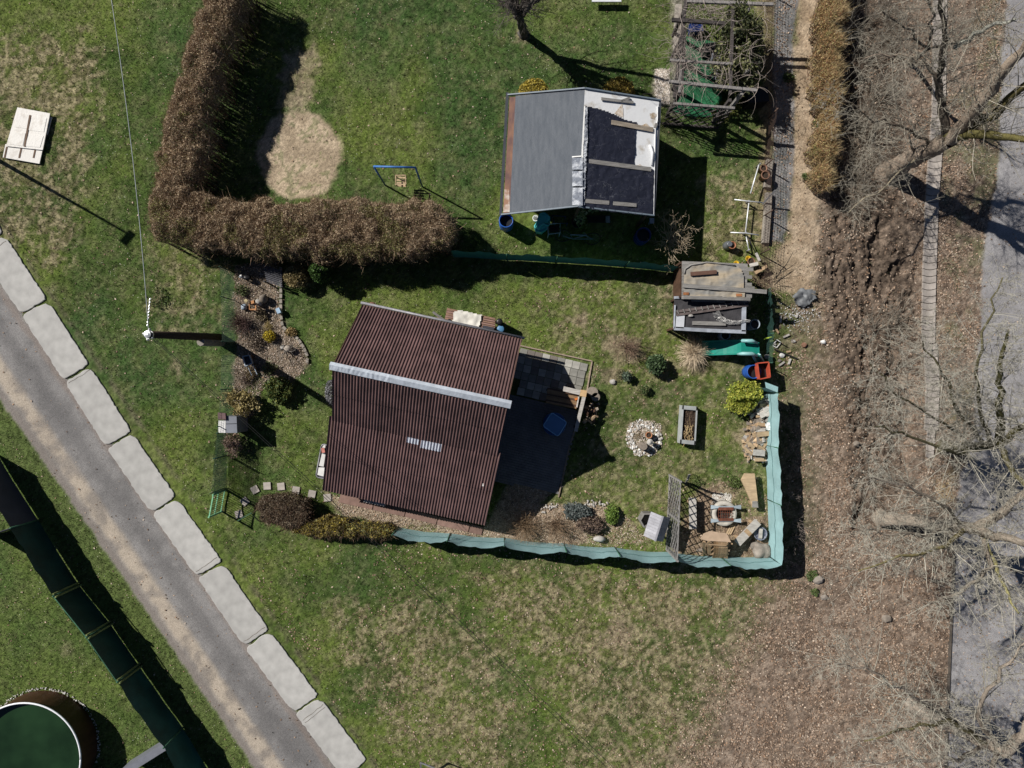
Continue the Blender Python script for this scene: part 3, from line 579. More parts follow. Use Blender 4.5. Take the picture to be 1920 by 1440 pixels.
# ================================================================== TOOL SHELTER (boards with a tarp, and a felt roof)
O3 = T(1275, 505); 
shl = thing('tool_shelter', 'low wooden tool shelter with a tarp-covered board roof and a lower black felt roof', 'shelter', T(1330, 560))
def QZ(x, y): return (1220+x/6.857, 470+y/6.857)
HA, HB = 1.75, 1.35
up_ = Vector((0, 0, 1))
def TA(x, y, dz=0): return T(*QZ(x, y), HA+dz)
def TB(x, y, dz=0): return T(*QZ(x, y), HB+dz)
mb = MB(); mb.slab([TA(400, 135, -.1), TA(395, 595, -.12), TA(1225, 600, -.12), TA(1225, 175, -.1)], .05); part('roof_deck', mb, mwood, shl)
ends = [1245, 1318, 1262, 1302, 1238, 1300, 1335, 1290, 1300, 1280]
for i in range(10):
    y0 = 140+i*49; s = (.05*i)
    mb = MB(); mb.beam(TA(402-i*.5, y0+18, -.04), TA(ends[i], y0+52+(i > 0)*0, -.04+random.uniform(-.008, .008)), 47/6.857*(H-HA)/F, .03); part('roof_board', mb, mgt, shl)
mtarp = pm('beige_tarp', (.42, .35, .25), .3, 1.6, .75, bump=.8, bscale=8, col2=(.24, .235, .22), stretch=(.6, 1.6, 1), lo=.4, hi=.62)
pl = [(440, 200), (520, 175), (700, 150), (900, 160), (1100, 185), (1160, 240), (1195, 330), (1200, 600), (700, 590), (425, 585), (430, 330)]
wrinkled([QZ(*p) for p in pl], Vector((0, 0, HA)), up_, 0, .05, 2.0, 'tarp', mtarp, shl, .5, 21)
mb = MB(); mb.tube([TA(x, y, .06) for x, y in ((430, 300), (445, 235), (520, 185), (640, 165), (720, 150), (950, 170), (1090, 195))], .035, 5); part('tarp_hem', mb, mgt, shl, True)
mb = MB(); mb.beam(TA(515, 300, .10), TA(845, 275, .10), .15, .09); part('brown_post', mb, pm('brown_timber', (.13, .07, .05), .3, 4), shl)
mb = MB(); mb.beam(TA(420, 448, .09), TA(1490, 530, .05), .16, .05); part('long_board', mb, mgt, shl)
mb = MB(); mb.beam(TA(425, 600, .03), TA(1280, 622, .0), .13, .05); part('long_board', mb, mgt, shl)
for x, y in ((455, 552), (1135, 570)):
    mb = MB(); mb.box(TA(x, y, .06), (.22, .1, .02)); part('rust_plate', mb, pm('orange_rust', (.36, .15, .06), .4, 9), shl)
mfb = pm('black_felt', (.052, .050, .055), .35, 3, .85, bump=.6, bscale=20, rnd=0)
mpb = pm('pale_blue_frame', (.36, .39, .44), .3, 5, .6)
wrinkled([QZ(*p) for p in ((305, 615), (1225, 625), (1222, 1030), (700, 1010), (300, 1000))], Vector((0, 0, HB)), up_, 0, .03, 2.2, 'roof_felt', mfb, shl, .6, 22)
mb = MB(); mb.slab([TB(310, 600, -.04), TB(300, 1015, -.06), TB(1215, 1050, -.06), TB(1225, 610, -.04)], .05); part('roof_deck', mb, mwood, shl)
for p, q, wd in (((300, 605), (420, 598), .1), ((300, 1000), (720, 1025), .14), ((720, 1025), (1220, 1045), .14), ((1200, 720), (1192, 1040), .16), ((312, 700), (300, 1000), .05)):
    mb = MB(); mb.beam(TB(*p, .05), TB(*q, .05), wd, .07); part('roof_frame', mb, mpb, shl)
mb = MB(); mb.box(TB(378, 915, .07), (.33, .5, .03), R(-4)); part('pale_panel', mb, pm('pale_panel', (.60, .62, .66), .15, 4), shl)
mlad = pm('ladder_wood', (.13, .105, .10), .4, 6, .85)
for o in (-16, 16):
    mb = MB(); mb.beam(TB(330, 805+o, .10), TB(1255, 675+o, .10), .13, .03); part('plank', mb, mlad, shl)
for i in range(12):
    x = 345+i*77.5; y = 800-i*10.9; mb = MB(); mb.beam(TB(x-8, y-38, .13), TB(x+14, y+10, .13), .035, .02); part('batten', mb, mgt, shl)
for p, q in (((520, 630), (960, 645)), ((535, 930), (965, 940))):
    mb = MB(); mb.beam(TB(*p, .08), TB(*q, .08), .15, .04); part('board', mb, mgt, shl)
mb = MB(); mb.rock(TB(515, 838, .1), .11, (1, .5, .4), 3); part('stone', mb, pm('stone', (.45, .43, .40), .3, 8), shl)
mb = MB()
pp = [(840, 790), (870, 860), (950, 905), (1040, 925), (1130, 925), (1210, 900), (1280, 905)]
for i in range(len(pp)-1):
    a, b = TB(*pp[i], .12), TB(*pp[i+1], .12); d = (b-a).normalized(); x = d.orthogonal().normalized(); y = d.cross(x)
    for k in range(7):
        c = a.lerp(b, k/7); r = .15-.018*i
        ring = [c+(x*math.cos(t)+y*math.sin(t)*.6)*r+d*.03*math.sin(3*t+k) for t in np.linspace(0, 6.283, 9)]; mb.tube(ring, .007, 3, False)
part('wire_mesh_roll', mb, pm('wire', (.55, .54, .52), .1, 5, .5, .3), shl)
for x, y, h, hh in ((400, 150, HA, 0), (1215, 180, HA, 0), (400, 580, HA, 0), (1215, 590, HA, 0), (315, 990, HB, 0), (1200, 1030, HB, 0)):
    p = T(*QZ(x, y), h); mb = MB(); mb.beam((p.x, p.y, 0), (p.x, p.y, h-.12), .09); part('post', mb, mwood, shl)
mb = MB(); p, q = TB(330, 980), TB(1190, 1000); mb.beam((p.x+.05, p.y+.02, .6), (q.x, q.y+.02, .6), .03, 1.15); part('wall', mb, mwood, shl)
mb = MB(); p, q = TB(1190, 620), TB(1190, 1000); mb.beam((p.x, p.y, .6), (q.x, q.y, .6), .03, 1.15); part('wall', mb, mwood, shl)
mb = MB(); p, q = TA(400, 150), TA(1200, 180); mb.beam((p.x, p.y-.1, .8), (q.x, q.y-.1, .8), .03, 1.5); part('wall', mb, mwood, shl)
mb = MB(); p, q = TA(405, 150), TA(405, 980); mb.beam((p.x+.06, p.y, .62), (q.x+.06, q.y, .62), .03, 1.2); part('wall', mb, mwood, shl)
# ================================================================== FENCES
mteal = pm('teal_net', (.29, .465, .48), .2, 1.6, .75, bump=.9, bscale=45, rnd=.05, lo=.3, detail=12)
mseam = pm('net_seam', (.06, .14, .14), .3, 5)
mpost = pm('green_post', (.045, .13, .075), .3, 5, .5)
def net_fence(name, label, tops, hh, mats, bulge, postmat, tk=1.0, cat='fence', group=None, sag=.04, n=10, seed=0, posts=None, brace=True, below=.02):
    """tops: photo pixels of the post tops; the net hangs from post to post and bellies between them"""
    W = [T(x, y, hh) for x, y in tops]; f = thing(name, label, cat, (W[0].x, W[0].y, 0), group); r = random.Random(seed)
    for i, (a, b) in enumerate(zip(W, W[1:])):
        d = b-a; d.z = 0; out = Vector((d.y, -d.x, 0)).normalized()
        if out.dot((a+b)/2) < 0: out = -out
        mb = MB(); m = 7
        for k in range(n+1):
            t = k/n; s = math.sin(math.pi*t); ph = r.random()
            for j in range(m):
                z = j/(m-1); bl = bulge*s*(.35+.65*z**1.3)+.020*math.sin(13*t+3*z+seed+i)*(.3+z)+.02*math.sin(29*t+2*i)*z+.006*r.uniform(-1, 1)
                p = a.lerp(b, t)+out*bl*1.0; hz = hh-sag*s; mb.v.append((p.x, p.y, below+(hz-below)*z))
        for k in range(n):
            for j in range(m-1): mb.f.append((k*m+j, (k+1)*m+j, (k+1)*m+j+1, k*m+j+1)); mb.m.append(0)
        mm = mats[i % len(mats)] if not isinstance(mats, dict) else mats.get(i, mats['d'])
        part('net_panel', mb, mm, f, True)
        if mm is mteal:
            row = [mb.v[k*m+3] for k in range(n+1)]; mb2 = MB(); mb2.tube([(x-out.x*.012, y-out.y*.012, z+.008*math.sin(k*2.1)) for k, (x, y, z) in enumerate(row)], .009, 4); part('net_seam', mb2, mseam, f)
    for i, a in enumerate(W):
        mb = MB(); mb.tube([(a.x, a.y, 0), (a.x, a.y, hh+.03)], .024*tk, 6); part('post', mb, postmat, f, True)
    return f
net_fence('net_fence', 'light teal windbreak net fence along the lower edge of the garden, up to the boulder', [(735, 1003), (838, 1015), (945, 1024), (1062, 1035), (1163, 1043), (1269, 1052), (1370, 1060), (1467, 1060)], 1.5, [mteal], .17, mpost, seed=1)
net_fence('net_fence', 'light teal windbreak net fence along the right edge of the garden, behind the woodpile', [(1467, 1060), (1465, 948), (1459, 840), (1458, 736)], 1.5, [mteal], .06, mpost, seed=2)
mb = MB(); a = T(1458, 736, 1.5); b = T(1436, 728, 1.5); mb.v = [(a.x, a.y, .02), (b.x, b.y, .02), (b.x, b.y+.02, 1.5), (a.x, a.y, 1.5), (a.x-.1, a.y+.25, .02), (b.x, b.y+.25, 1.4), (a.x+.05, a.y+.22, 1.42)]
mb.f = [(0, 1, 2, 3), (3, 2, 5, 6)]; mb.m = [0, 0]; single('net_flap', mb, mteal, 'folded end of the teal net, beside the blue barrel with the red crate', 'net', T(1445, 735))
mdk = pm('dark_green_net', (.012, .072, .062), .5, 1.4, .5, bump=.8, bscale=25, rnd=.3, detail=10, spec=.35); mdk3 = pm('dark_green_board', (.010, .048, .040), .3, 2, .45, bump=.3, bscale=30, rnd=.2); mdg = pm('dark_grey_tarp', (.048, .050, .066), .25, 2, .7, bump=.3, bscale=30)
f = net_fence('screen_fence', 'dark green screen fence beside the lane, its top run covered in dark grey sheeting', [(-62, 860), (20, 990), (100, 1118), (162, 1195), (220, 1279), (307, 1402), (385, 1530)], 1.6, {0: mdg, 1: mdk, 2: mdk3, 3: mdk3, 4: mdk, 'd': mdk}, .05, mpost, tk=1.6, seed=3, sag=.01)
for i, (x, y) in enumerate([(100, 1118), (162, 1195), (220, 1279)]):
    for o in (-.04, .05):
        p = T(x, y, 1.6); mb = MB(); mb.beam((p.x+.07+o, p.y+.05-o*1.3, 0), (p.x+.07+o, p.y+.05-o*1.3, 1.66), .055); part('post', mb, pm('olive_post', (.19, .23, .08), .5, 9), f)
for a, b in (((100, 1118), (162, 1195)), ((162, 1195), (220, 1279))):
    for h in (.06, 1.6):
        mb = MB(); mb.beam(T(*a, 1.6)*1 if h > 1 else Vector((T(*a, 1.6).x, T(*a, 1.6).y, h)), T(*b, 1.6) if h > 1 else Vector((T(*b, 1.6).x, T(*b, 1.6).y, h)), .035); part('rail', mb, mpost, f)
mb = MB(); a, b = T(307, 1402, 1.5), T(235, 1446, 1.5); mb.beam((a.x, a.y, 1.45), (b.x-.6, b.y-.4, 1.45), .28, .04); mb.beam((a.x, a.y, .72), (b.x-.6, b.y-.4, .72), .05, 1.4); single('board_wall', mb, pm('slate_board', (.17, .18, .21), .2, 3, .6), 'slate grey topped wall running off the dark green fence at the bottom edge', 'wall', T(307, 1402))
mb = MB(); a, b = T(20, 990, 1.6), T(-70, 1020, 1.6); mb.beam((a.x, a.y, .8), (b.x, b.y, .8), .03, 1.55); single('board_wall', mb, mdg, 'dark sheeted side wall leaving the dark fence at the left picture edge', 'wall', T(20, 990))
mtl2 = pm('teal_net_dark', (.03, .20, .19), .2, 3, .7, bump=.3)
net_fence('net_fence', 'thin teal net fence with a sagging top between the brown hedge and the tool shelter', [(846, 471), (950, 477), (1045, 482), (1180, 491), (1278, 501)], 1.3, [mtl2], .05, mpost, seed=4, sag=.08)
# chain-link fence on the left and the green gate
mwire = pm('green_wire', (.035, .09, .06), .2, 5, .5)
fl = thing('wire_fence', 'thin green wire mesh fence along the left edge of the garden, above the gate', 'fence', T(432, 700))
FP = [(412, 500), (415, 556), (416, 640), (414, 730), (408, 800), (403, 860), (395, 925)]
FW = [T(x, y, 1.35) for x, y in FP]
for p in FW: mb = MB(); mb.tube([(p.x, p.y, 0), (p.x, p.y, 1.4)], .022, 6); part('post', mb, mwire, fl, True)
for i, (a, b) in enumerate(zip(FW, FW[1:])):
    mb = MB(); d = b-a; L = d.length; n = int(L/.09)
    for k in range(n): p = a+d*(k/n); mb.beam((p.x, p.y, .03), (p.x, p.y, 1.33), .0055)
    for z in np.arange(.05, 1.36, .09): mb.beam((a.x, a.y, z), (b.x, b.y, z), .0055)
    part('wire_panel', mb, mwire, fl)
def seethru(name, col, al):
    m, n, l, b = newmat(name); b.inputs['Base Color'].default_value = (*col, 1); b.inputs['Roughness'].default_value = .9
    v = n.new('ShaderNodeTexNoise'); v.inputs['Scale'].default_value = 60; g = n.new('ShaderNodeMapRange'); g.inputs[1].default_value = .3; g.inputs[2].default_value = .7; g.inputs[3].default_value = al-.18; g.inputs[4].default_value = al+.18
    tc = n.new('ShaderNodeTexCoord'); l.new(tc.outputs['Object'], v.inputs[0]); l.new(v.outputs[0], g.inputs[0]); l.new(g.outputs[0], b.inputs['Alpha']); return m
mshade = seethru('shade_net', (.05, .14, .13), .5)
f2 = net_fence('shade_net_fence', 'see-through teal shade net fence between the metal box and the green gate', [(407, 812), (400, 860), (402, 925)], 1.3, [mshade], .03, mwire, seed=6)
mgg = pm('light_green_paint', (.20, .46, .27), .25, 6, .45)
gate = thing('garden_gate', 'light green metal bar gate at the left corner of the garden', 'gate', T(425, 945))
def Z3(x, y): return (360+x/4.8, 860+y/4.8)
gh = 1.2
A, B = T(*Z3(192, 325), gh), T(*Z3(155, 525), gh)
for z, w_ in ((gh, .045), (.72, .04), (.1, .035)): mb = MB(); mb.beam((A.x, A.y, z), (B.x, B.y, z), w_, .04); part('rail', mb, mgg, gate)
for k in range(11): p = A.lerp(B, k/10); mb = MB(); mb.beam((p.x, p.y, .1), (p.x, p.y, gh), .018); part('bar', mb, mpost, gate)
for p in (A, B): mb = MB(); mb.beam((p.x, p.y, 0), (p.x, p.y, gh+.06), .06); part('post', mb, mgg, gate)
p = T(*Z3(530, 490), 1.3); mb = MB(); mb.tube([(T(*Z3(600, 560)).x, T(*Z3(600, 560)).y, 0), (p.x, p.y, 1.3)], .025, 6); mb.beam(p, T(*Z3(410, 560), 1.2), .03); single('fence_brace', mb, mwire, 'grey-green fence post with slanting brace between the gate and the round brown shrub', 'post', T(485, 975))
# rusty mesh and posts beside the dirt path, concrete edging
fr = thing('mesh_fence', 'rusty brown wire mesh fence on thin posts beside the grey weed mat', 'fence', T(1440, 300))
mrw = pm('rusty_wire', (.10, .065, .05), .3, 6, .8)
FR = [(1452, -40), (1449, 95), (1457, 205), (1447, 300), (1447, 395), (1441, 468), (1450, 545)]; FRW = [T(x, y, .95) for x, y in FR]
for i, p in enumerate(FRW): mb = MB(); mb.tube([(p.x, p.y, 0), (p.x, p.y, 1.05)], .03, 6); part('post', mb, mrw, fr, True)
for a, b in zip(FRW, FRW[1:]):
    mb = MB(); d = b-a; n = int(d.length/.11)
    for k in range(n): p = a+d*(k/n); mb.beam((p.x, p.y, .03), (p.x, p.y, .95), .007)
    for z in np.arange(.05, .96, .11): mb.beam((a.x, a.y, z), (b.x, b.y, z), .007)
    part('wire_panel', mb, mrw, fr)
mce = pm('old_concrete', (.32, .29, .25), .3, 6, .9, bump=.5)
for (a, b, lb) in (((1437, 352), (1443, 300), 'weathered concrete kerb beam beside the mesh fence, upper end'), ((1434, 456), (1441, 362), 'long weathered concrete kerb beam right of the white pipe frame'), ((1272, 10), (1268, 100), 'worn concrete edging beam left of the pergola')):
    mb = MB(); mb.beam(T(*a, .1), T(*b, .1), .26, .2); single('kerb_beam', mb, mce, lb, 'kerb', T(*b))
mbt = thing('drain_gutter', 'long row of pale concrete gutter segments running beside the bare trees', 'gutter', T(1742, 560))
mcg = pm('gutter_concrete', (.40, .36, .325), .3, 3, .9, bump=.4, rnd=.1); GL = [(1762, -60), (1759, 210), (1746, 375), (1741, 530), (1739, 640), (1744, 720), (1741, 810), (1738, 860)]
def gl(y):
    for (x0, y0), (x1, y1) in zip(GL, GL[1:]):
        if y0 <= y <= y1: return x0+(x1-x0)*(y-y0)/(y1-y0)
    return GL[-1][0]
y = -50; i = 0
while y < 850:
    if not (215 < y < -1):
        mb = MB(); L = 12.2; c = T(gl(y+6), y+6, 0); hw = .27 if y < 800 else .15; sh = 0 if y < 640 else .08
        n = 6; vs = []
        for q in (0, 1):
            for k in range(n+1):
                t = k/n*2-1; px = t*hw+sh; zz = .045+.03*abs(t)**2; cy = (L/2 if q == 0 else -L/2)/45*.93-.05*(1-t*t)
                vs.append((c.x+px, c.y+cy, zz))
        m_ = len(vs); vs += [(v[0], v[1], -.05) for v in vs]
        fs = [(k, n+1+k, n+2+k, k+1) for k in range(n)]+[(k+1, m_+k+1, m_+k, k) for k in range(n)]+[(n+1+k, m_+n+1+k, m_+n+2+k, n+2+k) for k in range(n)]+[(0, m_, m_+n+1, n+1), (n, 2*n+1, m_+2*n+1, m_+n)]
        mb.add(vs, fs); part('gutter_segment', mb, mcg, mbt)
    y += 12.6
mb = MB(); pts = [(1788, 1040), (1785, 1110), (1780, 1220), (1776, 1330), (1772, 1460)]
for a, b in zip(pts, pts[1:]): mb.beam(T(*a, .0), T(*b, .0), .07, .16)
tag(single('kerb', mb, pm('dark_kerb', (.10, .085, .07), .3, 6), 'narrow dark kerb where the leaf litter meets the asphalt road', 'kerb', T(1785, 1100)))
# ================================================================== PLANTS
class Segs:
    def __init__(s): s.a = []; s.b = []; s.r = []; s.c = []
    def add(s, a, b, r0, r1, c): s.a.append(tuple(a)); s.b.append(tuple(b)); s.r.append((r0, r1)); s.c.append(c)
    def build(s, name, mat, parent, sides=3):
        a = np.array(s.a); b = np.array(s.b); r = np.array(s.r); c = np.array(s.c); d = unit(b-a); ref = np.where(np.abs(d[:, 2:3]) < .9, np.array([[0, 0, 1.]]), np.array([[1., 0, 0]]))
        x = unit(np.cross(d, ref)); y = np.cross(d, x); n = len(a); V = []
        for e, p in enumerate((a, b)):
            for k in range(sides):
                t = 2*math.pi*k/sides; V.append(p+(x*math.cos(t)+y*math.sin(t))*r[:, e:e+1])
        i = np.arange(n); Fq = np.concatenate([np.stack([i+k*n, i+((k+1) % sides)*n, i+(sides+(k+1) % sides)*n, i+(sides+k)*n], 1) for k in range(sides)])
        return npmesh(name, np.concatenate(V), Fq, np.concatenate([c]*(2*sides)), mat, parent, smooth=sides > 4)
mbark = am('bark', .9, .15, noise=25); mleaf = am('leaf', .6, .3, trans=.25); mtwig = am('twig', .85, .15)
def rv(rr, s=1): return Vector((rr.gauss(0, s), rr.gauss(0, s), rr.gauss(0, s)))
def grow(sg, rr, p, d, L, r, lev, col, kids, spread=.9, up=.12, wob=.11, nseg=4, colf=None):
    """one branch as a wandering chain, with side branches by level"""
    pts = [p]; k = nseg if lev > 0 else 2
    cf = rr.uniform(.7, 1.3); c = tuple(x*cf for x in col)
    for i in range(k):
        d = (d+rv(rr, wob)+Vector((0, 0, up*.3))).normalized(); q = p+d*(L/k)
        r1 = max(r*(1-.72*(i+1)/k), .0042); sg.add(p, q, r*(1-.72*i/k), r1, c)
        p = q; pts.append(q)
        if lev > 0:
            for _ in range(kids[lev] // k+(rr.random() < (kids[lev] % k)/k)):
                sd = (rv(rr)); sd = (sd-d*sd.dot(d)).normalized(); nd = (d*(1-spread*rr.uniform(.5, .9))+sd*spread+Vector((0, 0, up))).normalized()
                f = 1-.45*(i+1)/k
                q2 = pts[-2].lerp(q, rr.random()); grow(sg, rr, q2, nd, L*f*rr.uniform(.38, .68), max(r1*.6, .005), lev-1, col, kids, spread, up, wob*1.15, max(2, nseg-1))
    return pts
def bare_tree(name, label, base, trunk, limbs, col=(.15, .125, .10), tw=(.36, .34, .285), seed=0, kids=(0, 5, 6, 6), r0=.36, group=None, twig_up=.1, limb_l=1.0, auto=5, lev=3):
    rr = random.Random(seed); t = thing(name, label, 'tree', (base.x, base.y, 0), group); pts = [Vector((base.x, base.y, -.1)), Vector((base.x, base.y, .25))]+trunk; mb = MB()
    fine = []
    for a, b in zip(pts, pts[1:]):
        for k in range(4): fine.append(a.lerp(b, k/4)+rv(rr, .012))
    fine.append(pts[-1]); m = len(fine); rad = [r0*(1.35-.35*min(1, i/3))*(1-.35*i/m)*rr.uniform(.95, 1.05) for i in range(m)]
    k0 = len(mb.v); mb.tube(fine, rad, 14); Vv = np.array(mb.v); n = len(Vv)
    ctr = np.repeat(np.array([tuple(p) for p in fine]), 14, 0); ang_ = np.tile(np.arange(14), m)/14*6.283; dd = Vv-ctr; Vv = ctr+dd*(1+.09*np.sin(ang_*5+np.repeat(np.arange(m), 14)*.35)[:, None]+.05*np.random.normal(size=(n, 1)))
    Fq = np.array([f for f in mb.f if len(f) == 4]); nn = np.random.rand(n, 1)
    npmesh('trunk', Vv, Fq, np.array(col)[None]*(.7+.6*nn)*np.ones((n, 3)), mbark, t, smooth=True)
    sg = Segs(); tp = pts[-1]
    for lb in limbs:
        P = [Vector(q) for q in lb['p']]; rad0, rad1 = lb['r']; L = sum((a-b).length for a, b in zip(P, P[1:])); fp = []
        for a, b in zip(P, P[1:]):
            for k in range(4): fp.append(a.lerp(b, k/4)+(rv(rr, .05) if fp else Vector()))
        fp.append(P[-1]); n_ = len(fp); mbl = MB(); mbl.tube(fp, [rad0+(rad1-rad0)*i/(n_-1) for i in range(n_)], 8); Fq = np.array([f for f in mbl.f if len(f) == 4]); Vl = np.array(mbl.v)
        cc = np.array(lb.get('c', col))[None]*(.7+.6*np.random.rand(len(Vl), 1))
        npmesh('limb', Vl, Fq, cc*np.ones((len(Vl), 3)), mbark, t, smooth=True)
        for i in range(2, n_):
            d = (fp[i]-fp[i-1]).normalized(); r = rad0+(rad1-rad0)*i/(n_-1)
            for _ in range(lb.get('k', 3)):
                sd = rv(rr); sd = (sd-d*sd.dot(d)).normalized(); nd = (d*.45+sd*.8+Vector((0, 0, twig_up))).normalized()
                grow(sg, rr, fp[i-1].lerp(fp[i], rr.random()), nd, limb_l*rr.uniform(1.0, 2.2)*(1-.3*i/n_), min(r*.36, .019), lb.get('lev', lev), tw, kids, .85, twig_up)
    if sg.a:
        sg.build('crown', mtwig, t)
    return t
GRN = (.07, .075, .03)
# ---- trees on the right strip
b1 = T(1668, 322)
bare_tree('bare_tree', 'large bare tree whose thick leaning trunk throws a forked shadow on the asphalt road', b1, [T(1700, 302, 1.4), T(1745, 280, 2.8), T(1782, 262, 3.9)], [
    dict(p=[T(1782, 262, 3.8), T(1835, 200, 5.6), T(1880, 130, 7), T(1945, 60, 8.4)], r=(.26, .12), k=3),
    dict(p=[T(1790, 258, 3.9), T(1860, 215, 5.4), T(1935, 150, 7)], r=(.22, .1), c=(.10, .085, .035), k=2),
    dict(p=[T(1775, 262, 3.7), T(1768, 190, 4.6), T(1762, 130, 5.4), T(1772, 60, 6.6), T(1760, -30, 7.8)], r=(.16, .05), c=(.09, .075, .06), k=3),
    dict(p=[T(1765, 160, 5), T(1735, 120, 5.4), T(1690, 100, 5.6), T(1620, 110, 5.8)], r=(.07, .02), k=3),
    dict(p=[T(1745, 275, 3), T(1700, 240, 3.8), T(1640, 225, 4.4), T(1580, 190, 5)], r=(.06, .015), c=(.11, .09, .07), k=3),
    dict(p=[T(1720, 295, 2.2), T(1660, 350, 2.8), T(1590, 400, 3.2)], r=(.05, .012), c=(.28, .24, .17), k=3),
    dict(p=[T(1775, 255, 3.8), T(1835, 250, 5), T(1925, 262, 6.6)], r=(.2, .1), c=(.09, .08, .03), k=2),
    dict(p=[T(1790, 90, 6), T(1840, 55, 6.8), T(1905, 35, 7.6)], r=(.09, .04), c=(.28, .28, .24), k=2),
    dict(p=[T(1720, 290, 2), T(1705, 262, 2.8), T(1730, 220, 3.6)], r=(.05, .03), k=1)],
    col=(.25, .20, .155), seed=11, r0=.42, kids=(0, 3, 4, 3), limb_l=1.25, tw=(.30, .275, .225))
b2 = T(1655, 972)
bare_tree('bare_tree', 'bare tree right of the teal fence corner, its pale leaning trunk hidden in fine twigs', b2, [T(1700, 976, 1.2), T(1765, 982, 2.6), T(1830, 992, 3.8)], [
    dict(p=[T(1830, 992, 3.8), T(1880, 960, 5), T(1950, 900, 6.6)], r=(.2, .09), k=2),
    dict(p=[T(1825, 990, 3.8), T(1880, 1010, 5.2), T(1960, 1020, 7)], r=(.2, .09), k=2),
    dict(p=[T(1800, 986, 3.2), T(1770, 950, 4.8), T(1700, 910, 6), T(1620, 895, 6.6)], r=(.08, .02), k=3),
    dict(p=[T(1810, 990, 3.4), T(1770, 1025, 5), T(1690, 1045, 6.2), T(1610, 1070, 6.8)], r=(.09, .02), k=3, c=(.20, .17, .08)),
    dict(p=[T(1835, 990, 3.9), T(1860, 1060, 5.4), T(1800, 1110, 6.4), T(1740, 1130, 7)], r=(.09, .03), k=3),
    dict(p=[T(1840, 992, 4), T(1875, 1080, 5.6), T(1910, 1150, 6.8)], r=(.09, .03), k=3, c=(.24, .22, .10)),
    dict(p=[T(1790, 984, 3), T(1740, 1000, 4.5), T(1670, 1000, 5.6), T(1600, 985, 6)], r=(.07, .02), k=4)],
    col=(.24, .205, .165), seed=12, r0=.30, kids=(0, 3, 4, 4), limb_l=1.05)
b3 = T(1712, 1322)
bare_tree('bare_tree', 'bare tree in the bottom right corner, leaning trunk with mossy limbs over the road', b3, [T(1760, 1352, 1.4), T(1830, 1385, 2.8), T(1885, 1412, 3.8)], [
    dict(p=[T(1885, 1412, 3.8), T(1930, 1360, 5), T(1990, 1330, 6)], r=(.2, .1), k=2),
    dict(p=[T(1870, 1405, 3.5), T(1830, 1330, 5), T(1880, 1250, 6.4), T(1930, 1200, 7)], r=(.1, .03), k=3),
    dict(p=[T(1850, 1395, 3.2), T(1780, 1350, 5), T(1710, 1360, 6.2), T(1620, 1390, 6.8)], r=(.1, .02), k=3, c=(.16, .14, .07)),
    dict(p=[T(1850, 1395, 3.2), T(1760, 1330, 5), T(1690, 1290, 6.2), T(1620, 1250, 6.8), T(1560, 1240, 7)], r=(.09, .02), k=3),
    dict(p=[T(1860, 1400, 3.3), T(1790, 1420, 5), T(1700, 1425, 6), T(1600, 1430, 6.6)], r=(.09, .02), k=3),
    dict(p=[T(1870, 1405, 3.6), T(1850, 1460, 5), T(1860, 1520, 6)], r=(.1, .04), k=3)],
    col=(.25, .21, .17), seed=13, r0=.27, kids=(0, 3, 4, 4), limb_l=1.05)
b4 = T(1768, 838)
bare_tree('bare_tree', 'bare mossy tree between the gutter and the road, crown spreading over the middle right edge', b4, [T(1790, 838, 1), T(1835, 838, 2.4), T(1872, 832, 3.6)], [
    dict(p=[T(1872, 832, 3.6), T(1880, 770, 5.2), T(1870, 700, 6.4), T(1890, 620, 7.4)], r=(.15, .04), k=3, c=(.09, .085, .035)),
    dict(p=[T(1870, 832, 3.6), T(1920, 800, 5.2), T(1960, 750, 6.4)], r=(.14, .06), k=3, c=(.10, .09, .035)),
    dict(p=[T(1850, 836, 3), T(1800, 770, 5), T(1770, 700, 6.2), T(1730, 640, 7)], r=(.08, .02), k=6),
    dict(p=[T(1860, 834, 3.2), T(1840, 790, 5), T(1830, 700, 6.6), T(1850, 600, 7.6), T(1880, 520, 8.2)], r=(.08, .02), k=3),
    dict(p=[T(1850, 838, 3), T(1790, 850, 4.8), T(1710, 820, 6), T(1640, 800, 6.8)], r=(.08, .02), k=3),
    dict(p=[T(1830, 838, 2.4), T(1770, 790, 4), T(1680, 740, 5.6), T(1630, 680, 6.4)], r=(.06, .015), k=4),
    dict(p=[T(1872, 832, 3.6), T(1905, 890, 5.2), T(1940, 950, 6)], r=(.12, .05), k=2)],
    col=(.11, .10, .055), seed=14, r0=.24, kids=(0, 3, 4, 4), limb_l=1.05)
b5 = T(1905, 690)
for i, (x, y, s, k, lb) in enumerate(((1705, 120, 15, 1.0, 'dark bare young tree among the brush at the top right'), (1650, 480, 16, .0, ''))):
    if not k: continue
    bb = T(x, y-0)
    bare_tree('bare_tree', lb, bb, [T(x+18, y-14, 1.5), T(x+36, y-30, 3)], [
        dict(p=[T(x+36, y-30, 3), T(x+40, y-90, 4.4), T(x+30, y-140, 5.4)], r=(.06, .02), k=3),
        dict(p=[T(x+36, y-30, 3), T(x-10, y-70, 4), T(x-50, y-100, 4.8)], r=(.05, .02), k=3),
        dict(p=[T(x+30, y-25, 2.6), T(x+90, y-40, 4), T(x+130, y-60, 5)], r=(.05, .02), k=3)], col=(.07, .06, .05), tw=(.17, .155, .13), seed=s, r0=.09, kids=(0, 3, 4, 4), limb_l=.6, lev=2)
def PL(x, y, h): p = T(x, y); return Vector((p.x, p.y, h))
